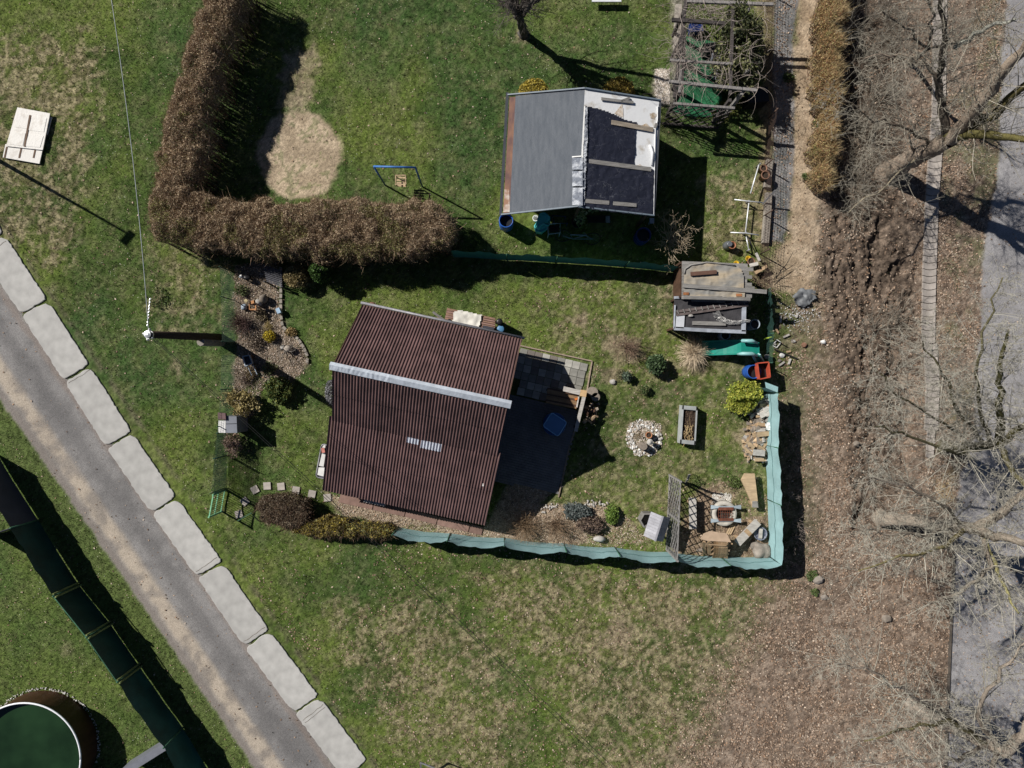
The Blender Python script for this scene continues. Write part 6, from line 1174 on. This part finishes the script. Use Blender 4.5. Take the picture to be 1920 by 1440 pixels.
# fire ring
c = T(*ZF(1052, 545), .3); fr_ = thing('fire_pit', 'round stone fire pit with rusty grill bars and two pale blue benches laid across', 'fire pit', (c.x, c.y, 0)); mb = MB(); mb.lathe((c.x, c.y, 0), [(.52, 0), (.52, .24), (.49, .29), (.36, .29), (.33, .24), (.33, .02)], 40); part('ring', mb, pm('pale_concrete', (.55, .52, .46), .25, 5, .85, bump=.6), fr_, True)
mb = MB(); mb.lathe((c.x, c.y, .05), [(.001, 0), (.34, 0)], 24, False); part('ash', mb, pm('ash', (.05, .045, .04), .5, 14, .95), fr_)
mrr = pm('rusted_iron', (.17, .06, .035), .5, 8, .8)
for k in range(7): x = -.28+.093*k; mb = MB(); mb.tube([(c.x+x, c.y-.24, .34), (c.x+x, c.y+.24, .34)], .012, 5); part('grill_bar', mb, mrr, fr_)
for y in (-.08, .06): mb = MB(); mb.tube([(c.x-.3, c.y+y, .35), (c.x+.3, c.y+y, .35)], .012, 5); part('grill_bar', mb, mrr, fr_)
for y in (.22, -.22): mb = MB(); mb.box((c.x+.03, c.y+y*1.02, .36), (.62, .12, .02)); part('grill_plate', mb, mrr, fr_)
for y in (.26, -.24):
    for s in (-1, 1): mb = MB(); x0 = c.x+.03+s*.3; x1 = c.x+.03+s*.62; yy = c.y+y*1.12; mb.slab([(x0, yy-.04, .36), (x1, yy-.085, .36), (x1, yy+.085, .36), (x0, yy+.04, .36)][::s], .04); part('side_bar', mb, pm('pale_blue_metal', (.42, .50, .55), .2, 4, .5, .2), fr_)
    mb = MB(); mb.box((c.x+.03, c.y+y*1.12, .345), (.62, .07, .03)); part('side_bar', mb, pm('pale_blue_metal', (.42, .50, .55)), fr_)
pebbles('white_chippings', [ZF(935, 450), ZF(960, 380), ZF(1010, 355), ZF(1080, 375), ZF(1110, 430), ZF(1060, 460)], 900, [(.62, .6, .55), (.45, .42, .38)], .012, .03, 'white chippings on the upper side of the fire pit')
# trellis: a standing slatted frame
tr = thing('trellis', 'weathered grey diamond trellis panel standing upright left of the fire pit', 'trellis', T(1271, 975)); mtr_ = pm('silver_timber', (.27, .26, .25), .35, 5, .85, stretch=(4, 4, 1)); a = T(*ZF(652, 252), 1.9); b = T(*ZF(622, 965), 1.9); a.z = b.z = 0; D = b-a; L = D.length; D.normalize(); N = Vector((D.y, -D.x, 0))
for z in (.05, 1.9): mb = MB(); mb.beam(a+Vector((0, 0, z)), b+Vector((0, 0, z)), .045, .05); part('frame_rail', mb, mtr_, tr)
for k in (0, .5, 1): p = a.lerp(b, k); mb = MB(); mb.beam(p, p+Vector((0, 0, 2.0)), .07); part('post', mb, mtr_, tr)
st = .33; z0, z1 = .08, 1.88
for sgn in (1, -1):
    x = -2.0
    while x < L+2.0:
        u0, u1, zz0, zz1 = x, x+sgn*(z1-z0), z0, z1
        if min(u0, u1) < L and max(u0, u1) > 0:
            def cut(u, z, uo, zo):
                for lim in (0, L):
                    if (lim == 0 and u < 0) or (lim == L and u > L): k = (lim-uo)/(u-uo); u, z = lim, zo+(z-zo)*k
                return u, z
            p = cut(u0, zz0, u1, zz1); q = cut(u1, zz1, u0, zz0)
            if abs(p[0]-q[0]) > .05: mb = MB(); mb.beam(a+D*p[0]+N*.02*sgn+Vector((0, 0, p[1])), a+D*q[0]+N*.02*sgn+Vector((0, 0, q[1])), .036, .014, up=N); part('lattice_slat', mb, mtr_, tr)
        x += st
mb = MB(); mb.beam(T(*ZF(712, 250), 1.0)*1, T(*ZF(732, 190), 1.9), .1, .02); mb.beam(T(*ZF(700, 262), 0), T(*ZF(720, 230), 1.4), .1, .03); single('slanting_board', mb, mtr_, 'grey board standing at the upper end of the trellis', 'board', T(*ZF(700, 262)))
# wishing well with slatted gable roof
c = T(*ZF(432, 660), 1.15); ww = thing('wishing_well', 'small garden well with a grey slatted gable roof, left of the trellis', 'well', (c.x, c.y, 0)); u_ = Vector((-.30, -.95, 0)).normalized(); v_ = Vector((.95, -.30, 0)).normalized(); mwr = pm('silver_roof_wood', (.34, .34, .37), .2, 5, .8, bump=.4)
mwr2 = pm('silver_roof_wood_end', (.30, .30, .33), .2, 5, .8)
cb = T(*ZF(380, 610), .5); mb = MB(); mb.lathe((c.x-.2, c.y+.12, 0), [(.34, 0), (.34, .5), (.28, .52), (.24, .4), (.24, .1)], 6); part('base', mb, pm('grey_timber', (.26, .25, .235)), ww)
for s in (-1, 1): p = c-v_*.08+u_*s*.3; mb = MB(); mb.beam((p.x, p.y, 0), (p.x, p.y, 1.25), .07); part('post', mb, mwood, ww)
rd = c+v_*.06; rz = 1.42
for k in range(9):
    f = (k-4)*.113
    for s, w_ in ((-1, .44), (1, .44)):
        p = rd+u_*f; p.z = rz; q = rd+u_*f+v_*s*w_*.92; q.z = rz-.36; mb = MB(); mb.beam(tuple(p), tuple(q), .108, .02, up=(v_*s*.36+Vector((0, 0, w_)))); part('roof_slat', mb, mwr, ww)
mb = MB(); p, q = rd-u_*.52, rd+u_*.52; p.z = q.z = rz+.015; mb.beam(p, q, .07, .04); part('ridge_board', mb, mwr2, ww)
# curved wooden seat (barrel-like garden swing chair)
cs = thing('wooden_arbour_seat', 'tan wooden seat with an angular canopy and curved slatted back beside the lower teal fence', 'garden seat', T(1343, 1022))
mb = MB(); mb.slab([T(*ZF(x, y), 1.0) for x, y in ((832, 770), (865, 722), (920, 700), (1070, 722), (1108, 800), (880, 785))], .05); part('canopy', mb, pm('pale_orange_wood', (.46, .34, .24), .2, 4, .75), cs)
for k in range(6):
    a0 = 960+k*21; mb = MB(); P = [T(*ZF(a0+x, y), z) for x, y, z in ((0, 795, .95), (2, 850, .85), (0, 900, .62), (-14, 945, .3))]
    for p, q in zip(P, P[1:]): mb.beam(p, q, .085, .025)
    part('back_slat', mb, [mtw, pm('brown_plank', (.27, .17, .09), .3, 4)][k < 2], cs)
for x0 in (862, 908): mb = MB(); mb.beam(T(*ZF(x0, 795), .9), T(*ZF(x0+4, 905), .35), .13, .03); part('side_board', mb, mtw, cs)
for (x0, y0, z0_, x1, y1, z1_) in ((905, 820, .95, 1065, 828, .95), (860, 905, .3, 1080, 915, .3), (1075, 800, .95, 1070, 950, .3)): mb = MB(); mb.beam(T(*ZF(x0, y0), z0_), T(*ZF(x1, y1), z1_), .05); part('rail', mb, mtw, cs)
for x, y in ((850, 780), (1090, 795), (870, 900), (1060, 940)): p = T(*ZF(x, y), .5); mb = MB(); mb.beam((p.x, p.y, 0), (p.x, p.y, .9 if y < 850 else .4), .05); part('leg', mb, mtw, cs)
mb = MB(); mb.slab([T(*ZF(x, y), .35) for x, y in ((870, 830), (960, 830), (960, 910), (870, 905))], .04); part('seat', mb, mtw, cs)
mb = MB(); mb.rock(tuple(T(*ZF(840, 870), .2)), .2, (1.2, .4, .4), 5); single('driftwood', mb, mlog, 'grey curved piece of driftwood left of the wooden arbour seat', 'driftwood', T(*ZF(840, 870)), smooth=True)
mb = MB(); [mb.beam(T(*ZF(x, 640), .03), T(*ZF(x-45, 730), .03), .05, .03) for x in (1110, 1128, 1146)]; single('slat_bundle', mb, mlw, 'three thin slats lying below the fire pit', 'slats', T(*ZF(1110, 640)))
# ---- patio furniture
def ZM(x, y): return (960+x/8, 700+y/8)
cor = thing('timber_fence', 'low timber fence of a square bright post cap and weathered rail at the patio edge', 'fence', T(1095, 740)); p = T(*ZM(1070, 300), .9); mb = MB(); mb.box((p.x, p.y, .88), (.26, .26, .05), R(-10)); part('post_cap', mb, pm('fresh_wood', (.62, .42, .22), .2, 5, .7), cor); mb = MB(); mb.box((p.x, p.y, .43), (.2, .2, .86), R(-10)); part('post', mb, mlw, cor)
mb = MB(); mb.beam(T(*ZM(1080, 350), .85), T(*ZM(955, 870), .85), .14, .08); part('rail', mb, mlb, cor); 
for k in range(5): q = T(*ZM(1080, 350), .8).lerp(T(*ZM(955, 870), .8), (k+.5)/5); mb = MB(); mb.beam((q.x, q.y, 0), (q.x, q.y, .8), .13, .03); part('board', mb, mwood, cor)
mb = MB(); mb.beam(T(*ZM(770, 230), .88), T(*ZM(1020, 290), .88), .2, .04); part('rail', mb, mlb, cor); mb = MB(); mb.beam(T(*ZM(800, 285), .8), T(*ZM(1020, 325), .8), .06, .04); part('rail', mb, mwood, cor)
bn = thing('slatted_table', 'dark slatted wooden table in the house shadow on the patio', 'table', T(1058, 748))
for k in range(8):
    y0 = 225+k*29; mb = MB(); mb.beam(T(*ZM(530-k*3, y0), .7), T(*ZM(1000-k*5, y0+92), .7), .075, .03); part('slat', mb, pm('brown_plank', (.27, .17, .09)) if k % 3 else mwood, bn)
for x, y in ((540, 250), (980, 350), (520, 420), (955, 510)): q = T(*ZM(x, y), .68); mb = MB(); mb.beam((q.x, q.y, 0), (q.x, q.y, .68), .07); part('leg', mb, mwood, bn)
mb = MB(); mb.beam(T(*ZM(1000, 350), .75), T(*ZM(970, 510), .75), .05, .12); part('end_board', mb, mlb, bn); mb = MB(); mb.box(T(*ZM(965, 385), .78), (.13, .09, .06), .3); single('orange_tool', mb, pm('orange_plastic', (.75, .22, .04)), 'small orange tool on the end of the dark slatted table', 'tool', T(*ZM(965, 385), .7))
c = T(*ZM(640, 765), .95); bt = thing('blue_tub', 'large round blue tub covered by a square blue lid on the patio', 'tub', (c.x, c.y, 0)); mb = MB(); mb.lathe((c.x, c.y, 0), [(.36, 0), (.44, .2), (.47, .8), (.45, .84), (.40, .84)], 30); part('body', mb, pm('deep_blue', (.012, .07, .22), .2, 4, .4), bt, True)
q = [Vector(((x), (y))) for x, y in ((595, 588), (822, 735), (690, 945), (462, 790))]; rq = rounded(q, 40, 5); mb = MB(); mb.slab([T(*ZM(p.x, p.y), .92) for p in rq][::-1], .06); part('lid', mb, pm('blue_lid', (.10, .22, .40), .15, 3, .5, bump=.4, bscale=50, rnd=0), bt)
mb = MB(); P = [T(*ZM(p.x, p.y), .93) for p in rq]; mb.tube(P+[P[0]], .022, 6); part('lid_rim', mb, pm('blue_lid_edge', (.16, .34, .56), .15, 3, .45), bt, True)
for i, (x, y, r) in enumerate(((1215, 278, .22), (1255, 355, .19))): c = T(*ZM(x, y), .35); mb = MB(); mb.tube([(c.x, c.y, 0), (c.x, c.y, .38)], [r, r*.93], 14); single('tree_stump', mb, mlog, ['larger chopping stump beside the bright post cap of the patio', 'smaller chopping stump just below the larger one at the patio edge'][i], 'stump', (c.x, c.y, 0))
t = thing('junk_heap', 'shaded heap of wood offcuts right of the patio rail', 'wood heap', T(1108, 775)); rr = random.Random(8)
for i in range(34): c = T(*ZM(rr.uniform(1080, 1290), rr.uniform(440, 720)), rr.uniform(.05, .45)); mb = MB(); mb.box(tuple(c), (rr.uniform(.12, .4), rr.uniform(.05, .12), .05), rr.random()*3, rr.gauss(0, .3), rr.gauss(0, .3)); part('log', mb, rr.choice([mlog, mlw, mtw, mwood, mwood]), t)
# ---- table and clutter behind the house
def ZH(x, y): return (580+x/4.364, 540+y/4.364)
tb2 = thing('pallet_table', 'pink-brown plank table with an off-white sheet behind the brown-roofed house', 'table', T(880, 598)); mpk = pm('pink_wood', (.36, .22, .18), .35, 4, .85, stretch=(1, 5, 1))
for k in range(6):
    f = k/6; a = (1128-6*f*4, 165+f*110); b = (1523-3*f, 248+f*100); mb = MB(); mb.beam(T(*ZH(a[0]-2, a[1]+9), .75), T(*ZH(b[0]-2, b[1]+9), .75), .105, .03); part('plank', mb, mpk if k % 2 else pm('brown_pink_wood', (.33, .20, .14), .4, 4), tb2)
for x, y in ((1135, 180), (1510, 260), (1490, 345)): q = T(*ZH(x, y), .7); mb = MB(); mb.beam((q.x, q.y, 0), (q.x, q.y, .72), .08); part('leg', mb, mwood, tb2)
sh = thing('cloth_sheet', 'stained off-white sheet spread over the plank table', 'cloth', T(874, 600, .78)); wrinkled([ZH(1185, 192), ZH(1240, 183), ZH(1412, 222), ZH(1385, 338), ZH(1170, 292)], Vector((0, 0, .80)), Vector((0, 0, 1)), 0, .06, 2, 'sheet', pm('dirty_white', (.66, .64, .58), .3, 2.5, .8, col2=(.46, .44, .39), lo=.3, hi=.5), sh, .4, 41)
mb = MB(); mb.slab([T(*ZH(x, y), .95) for x, y in ((1422, 305), (1512, 322), (1505, 372), (1412, 352))][::-1], .15); single('grey_box', mb, mdg, 'flat dark grey box on the right end of the plank table', 'box', T(*ZH(1460, 340), .8))
for x, y, h, r, m, lb, nm in ((1565, 335, .7, .16, pm('mid_blue', (.10, .26, .45), .2, 4, .4), 'blue-lidded bucket beside the plank table', 'bucket'), (1555, 275, .8, .13, mblk, 'black round pot at the corner of the plank table', 'bucket'), (1145, 275, .75, .13, mblk, 'black pot at the left end of the plank table', 'bucket'), (512, 150, .8, .17, pm('brown_clay', (.24, .13, .085)), 'brown round tub under the upper left corner of the brown roof', 'bucket')):
    c = T(*ZH(x, y), h); t = thing(nm, lb, 'bucket', (c.x, c.y, 0)); mb = MB(); mb.lathe((c.x, c.y, 0), [(r*.8, 0), (r, h-.03), (r*1.04, h-.02), (r*1.04, h)], 22); part('body', mb, mblk if 'lidded' in lb else m, t, True); mb = MB(); mb.lathe((c.x, c.y, h+.002), [(r*.95, 0), (r*.8, .02), (.02, .025), (.001, .025)], 20); part('lid', mb, m, t, True)
mb = MB(); mb.beam(T(*ZH(1505, 352), .3), T(*ZH(1570, 362), .3), .07, .04); single('white_batten', mb, mwp, 'short white batten by the blue-lidded bucket', 'batten', T(*ZH(1505, 352)))
for p, q, m, w_, lb in (((1010, 195), (1100, 262), mgt, .1, 'grey board leaning behind the brown roof, left of the plank table'), ((1045, 268), (1075, 235), mtw, .2, 'brown board lying left of the plank table')): mb = MB(); mb.beam(T(*ZH(*p), .5), T(*ZH(*q), .4), w_, .03); single('loose_board', mb, m, lb, 'board', T(*ZH(*p)))
mb = MB(); mb.tube([T(*ZH(*p), .6) for p in ((620, 172), (700, 178), (780, 200), (860, 215), (880, 235))], .03, 6); single('wire_rack', mb, mgrey, 'grey rail poking out behind the upper eave of the brown roof', 'rail', T(*ZH(620, 172)))
# ---- cold frame at the left wall
def ZC(x, y): return (360+x/6, 680+y/6)
t = thing('lounger', 'long white cushioned lounger with rounded grey frame against the left wall of the house', 'lounger', T(602, 865)); q = rounded([Vector(p) for p in ((1460, 915), (1530, 925), (1500, 1310), (1393, 1285))], 35, 4); P = [T(*ZC(p.x, p.y), .5) for p in q]; mb = MB(); mb.tube(P+[P[0]], .03, 6); part('frame', mb, mgrey, t, True)
for pts, z in ((((1462, 1020), (1500, 1035), (1480, 1170), (1428, 1160)), .52), (((1425, 1178), (1495, 1182), (1478, 1280), (1410, 1262)), .52), (((1472, 925), (1502, 925), (1492, 1000), (1462, 990)), .5)): mb = MB(); mb.slab([T(*ZC(*p), z) for p in pts][::-1], .08); part('cushion', mb, mwp, t)
mb = MB(); mb.slab([T(*ZC(*p), .45) for p in ((1455, 925), (1525, 930), (1498, 1300), (1400, 1280))][::-1], .03); part('bed', mb, mdg, t)
mb = MB(); mb.box(T(*ZC(1475, 985), .56), (.13, .2, .04), .2); part('red_cloth', mb, pm('faded_red', (.5, .2, .16)), t)
for x, y in ((1470, 940), (1520, 940), (1405, 1270), (1495, 1290)): p = T(*ZC(x, y), .45); mb = MB(); mb.tube([(p.x, p.y, 0), (p.x, p.y, .45)], .025, 6); part('leg', mb, mgrey, t)
# ---- metal box by the wire fence
def boxq(pts, h0, h1): mb = MB(); mb.slab([T(*ZC(*p), h1) for p in pts][::-1], h1-h0); return mb
mx_ = thing('meter_cabinet', 'grey metal box with a white door flap and brown cap by the wire fence', 'metal box', T(430, 795)); mgb = pm('grey_blue_metal', (.20, .215, .25), .2, 4, .6)
part('body', boxq(((350, 600), (500, 605), (508, 790), (375, 790)), .0, 1.15), mgb, mx_); part('door', boxq(((296, 652), (378, 652), (376, 790), (296, 788)), 1.1, 1.16), mwp, mx_); part('cap', boxq(((290, 560), (375, 570), (380, 640), (290, 640)), 1.1, 1.24), pm('brown_cap', (.16, .10, .10), .3, 5), mx_)
mb = MB(); a, b = T(*ZC(378, 688), 1.165), T(*ZC(505, 684), 1.165); mb.beam(a, b, .012, .01); part('seam', mb, mblk, mx_)
# ---- rock garden figures
def ZG(x, y): return (240+x/4.8, 460+y/4.8)
c = T(*ZG(1070, 290), .3); t = thing('sheep_figure', 'small black garden figure of a sheep with a white face', 'garden figure', (c.x, c.y, 0)); mb = MB(); mb.rock((c.x, c.y, .28), .15, (1.2, .75, .8), 2, 2); part('body', mb, mblk, t, True); mb = MB(); mb.rock((c.x-.22, c.y+.03, .36), .08, (1, .9, 1), 3, 2); part('head', mb, mwp, t, True)
for x, y in ((-.1, -.06), (-.1, .06), (.1, -.06), (.1, .06)): mb = MB(); mb.beam((c.x+x, c.y+y, 0), (c.x+x, c.y+y, .22), .03); part('leg', mb, mblk, t)
c = T(*ZG(1115, 540), .5); t = thing('wooden_deer', 'orange wooden stick deer figure with a pale round nose in the rock garden', 'garden figure', (c.x, c.y, 0))
for (x0, y0, z0_), (x1, y1, z1_), w_ in (((-.12, .05, .45), (.14, .05, .45), .05), ((-.12, -.16, .45), (.14, -.16, .45), .05), ((-.12, .1, .45), (-.12, -.2, .45), .04), ((.14, .1, .45), (.14, -.2, .45), .04)): mb = MB(); mb.beam((c.x+x0, c.y+y0, z0_), (c.x+x1, c.y+y1, z1_), w_); part('rail', mb, mow, t)
for x, y in ((-.12, .08), (.14, .08), (-.12, -.18), (.14, -.18)): mb = MB(); mb.beam((c.x+x, c.y+y, 0), (c.x+x, c.y+y, .46), .04); part('leg', mb, mow, t)
mb = MB(); mb.beam((c.x-.08, c.y+.1, .45), (c.x+.15, c.y+.14, .6), .12, .08); part('back', mb, mow, t); mb = MB(); mb.lathe((c.x-.2, c.y+.17, .6), [(.001, 0), (.075, .02), (.075, .04), (.03, .05), (.001, .05)], 14); part('nose', mb, pm('cream', (.62, .52, .30)), t)
for i, (x, y, r, h, m, lb) in enumerate(((1215, 480, .18, .5, mlog, 'upright log stump in the rock garden, above the shadow'), (1175, 515, .15, .35, mst_, 'pale round stone beside the log stump'), (1042, 555, .13, .25, mwl, 'bluish stone at the foot of the wooden deer'), (1440, 930, .16, .4, mrock, 'stone at the foot of the dwarf tree'), (1395, 920, .12, .3, mst_, 'paler stone left of the dwarf tree'))):
    c = T(*ZG(x, y), h*.5); mb = MB(); mb.rock((c.x, c.y, h*.4), r, (1, 1, h/r*.5), 60+i, 2); single('stone' if i else 'tree_stump', mb, m, lb, 'stone' if i else 'stump', (c.x, c.y, 0), smooth=True)
mb = MB(); c = T(*ZG(1358, 590), .2); mb.box(tuple(c), (.16, .22, .2), .4); single('blue_pot', mb, pm('light_blue', (.35, .48, .62)), 'small light blue pot at the lawn edge of the rock garden', 'pot', c)
t = thing('slatted_bench', 'dark slatted bench under the corner of the long hedge', 'bench', T(508, 515))
for k in range(9): mb = MB(); a = T(*ZG(1215+k*4, 185+k*17), .55); b = T(*ZG(1385, 235+k*17), .5); mb.beam(a, b, .045, .02); part('slat', mb, pm('slate_wood', (.10, .10, .115), .4, 5), t)
for x, y in ((1225, 325), (1385, 370), (1225, 200), (1380, 240)): p = T(*ZG(x, y), .5); mb = MB(); mb.beam((p.x, p.y, 0), (p.x, p.y, .52), .05); part('leg', mb, mdg, t)
c = T(*ZG(1080, 1050), .4); t = thing('toy_cart', 'small grey wooden handcart with two long handles in the gravel', 'cart', (c.x, c.y, 0)); P = [T(*ZG(x, y), .35) for x, y in ((1035, 1000), (1095, 990), (1122, 1060), (1060, 1088))]
for a, b in zip(P, P[1:]+P[:1]): mb = MB(); mb.beam(a, b, .035, .14); part('side', mb, mwl, t)
mb = MB(); mb.slab([p-Vector((0, 0, .05)) for p in P][::-1], .02); part('bottom', mb, mdg, t)
for o in (0, 1): mb = MB(); mb.beam(T(*ZG(1075+o*48, 1085-o*10), .35), T(*ZG(1115+o*48, 1170-o*8), .25), .03); part('handle', mb, mwl, t)
for s in (0, 1): p = P[s]; mb = MB(); mb.tube([(p.x-.02, p.y-.1, .15), (p.x+.02, p.y-.1, .15)], .14, 14); part('wheel', mb, mwood, t)
eg = thing('bed_edging', 'curved edging of small grey concrete blocks around the rock garden', 'edging', T(560, 650)); EP = [(527, 500), (527, 540), (527, 590), (530, 612), (545, 625), (560, 636), (570, 652), (577, 668), (576, 684)]
me = MB(); me.box((0, 0, 0), (.17, .11, .1)); mee = bpy.data.meshes.new('edging_block'); mee.from_pydata(me.v, [], me.f); mee.materials.append(mce)
for (x0, y0), (x1, y1) in zip(EP, EP[1:]):
    n = max(1, int(math.hypot(x1-x0, y1-y0)/8.6)); a = math.atan2(-(y1-y0), x1-x0)
    for k in range(n): p = T(x0+(x1-x0)*(k+.5)/n, y0+(y1-y0)*(k+.5)/n, .03); piece('edging_block', mee, eg, p, a+random.uniform(-.06, .06))
# ---- stepping stones
ms_ = pm('step_stone', (.40, .365, .33), .25, 5, .9, bump=.4); ss = [(478, 918, .5), (501, 911, .05), (527, 912, .1), (555, 919, -.15), (585, 926, -.2), (614, 933, .1), (459, 940, .7), (448, 964, .25)]
LB = ['leftmost of the row before it bends to the gate', 'second of the curved row from the gate side', 'third of the curved row', 'fourth of the curved row', 'fifth of the row, near the lounger', 'last stone, at the corner of the brown roof', 'in the bar shadow of the gate, upper one', 'in the bar shadow of the gate, lower one']
for (x, y, a), lb in zip(ss, LB): c = T(x, y, .02); mb = MB(); mb.box(tuple(c), (.30, .30, .05), a); single('stepping_stone', mb, ms_, 'square grey stepping stone, '+lb, 'stepping stone', c, 'stepping stones curving from the gate to the house')
# ---- pale stone figure, border stones by the juniper
mb = MB(); c = T(1124, 1011, .25); mb.rock((c.x, c.y, .16), .22, (1.2, .6, .7), 71, 2); single('stone', mb, mst_, 'pale oblong stone beside the lower teal fence', 'stone', (c.x, c.y, 0), smooth=True)
bs = thing('bed_border', 'line of small white stones along the upper rim of the juniper bed', 'stone border', T(1080, 945)); rr = random.Random(12)
for i in range(60):
    x = rr.choice([rr.uniform(1015, 1045), rr.uniform(1095, 1140)]); y = (952-(x-1015)*.06 if x < 1060 else 945)+rr.gauss(0, 3); c = T(x, y, .02); o = piece('border_stone', stm[rr.choice([1, 3, 0])], bs, (c.x, c.y, .03), rr.random()*6); s = rr.uniform(.03, .07); o.scale = (s, s, s)
# ---- pool bottom left
c = T(45, 1424, 1.15); pool = thing('round_pool', 'round above-ground pool of dark green water with a thin bright white rim', 'pool', (c.x, c.y, 0)); mb = MB(); rp = 2.25
mb.lathe((c.x, c.y, 0), [(rp, 0), (rp, 1.12)], 72, False); part('wall', mb, pm('brown_pool_wall', (.075, .035, .018), .4, 4, .5, stretch=(1, 1, .2)), pool, True)
mb = MB(); mb.lathe((c.x, c.y, 0), [(rp-.04, .05), (rp-.04, 1.12)], 72, False); part('liner', mb, pm('blue_liner', (.03, .07, .13), .2, 3, .5), pool, True)
mb = MB(); mb.tube([c+Vector((math.cos(a)*rp, math.sin(a)*rp, -.02)) for a in np.linspace(0, 2*math.pi, 73)], .035, 8); part('rim', mb, pm('rim_white', (.74, .75, .78), .08, 5, .35), pool, True)
mb = MB(); mb.lathe((c.x, c.y, .86), [(.001, 0), (rp-.045, 0)], 64, False); part('water', mb, pm('pond_water', (.018, .045, .018), .45, .8, .06, bump=.04, bscale=3, spec=.5, detail=3), pool)
t = thing('pool_border', 'ring of small white stones round the foot of the pool', 'stone border', (c.x, c.y, 0)); rr = random.Random(13)
for i in range(150):
    a = rr.uniform(-.35, 2.4); r = rp+rr.uniform(.02, .13); o = piece('border_stone', stm[rr.choice([1, 1, 2, 3])], t, (c.x+math.cos(a)*r, c.y+math.sin(a)*r, .02), rr.random()*6); s = rr.uniform(.02, .045); o.scale = (s, s, s)
# ---- bottom edge post
mb = MB(); mb.beam(T(790, 1462, 0), T(789, 1430, 1.0), .05); mb.beam(T(789, 1430, 1.0), T(815, 1440, 1.0), .05); single('metal_goal', mb, mgrey, 'grey metal frame corner cut by the bottom edge', 'frame', T(790, 1445))
mb = MB(); mb.rock(tuple(T(96, 1222, .02)), .06, seed=4);
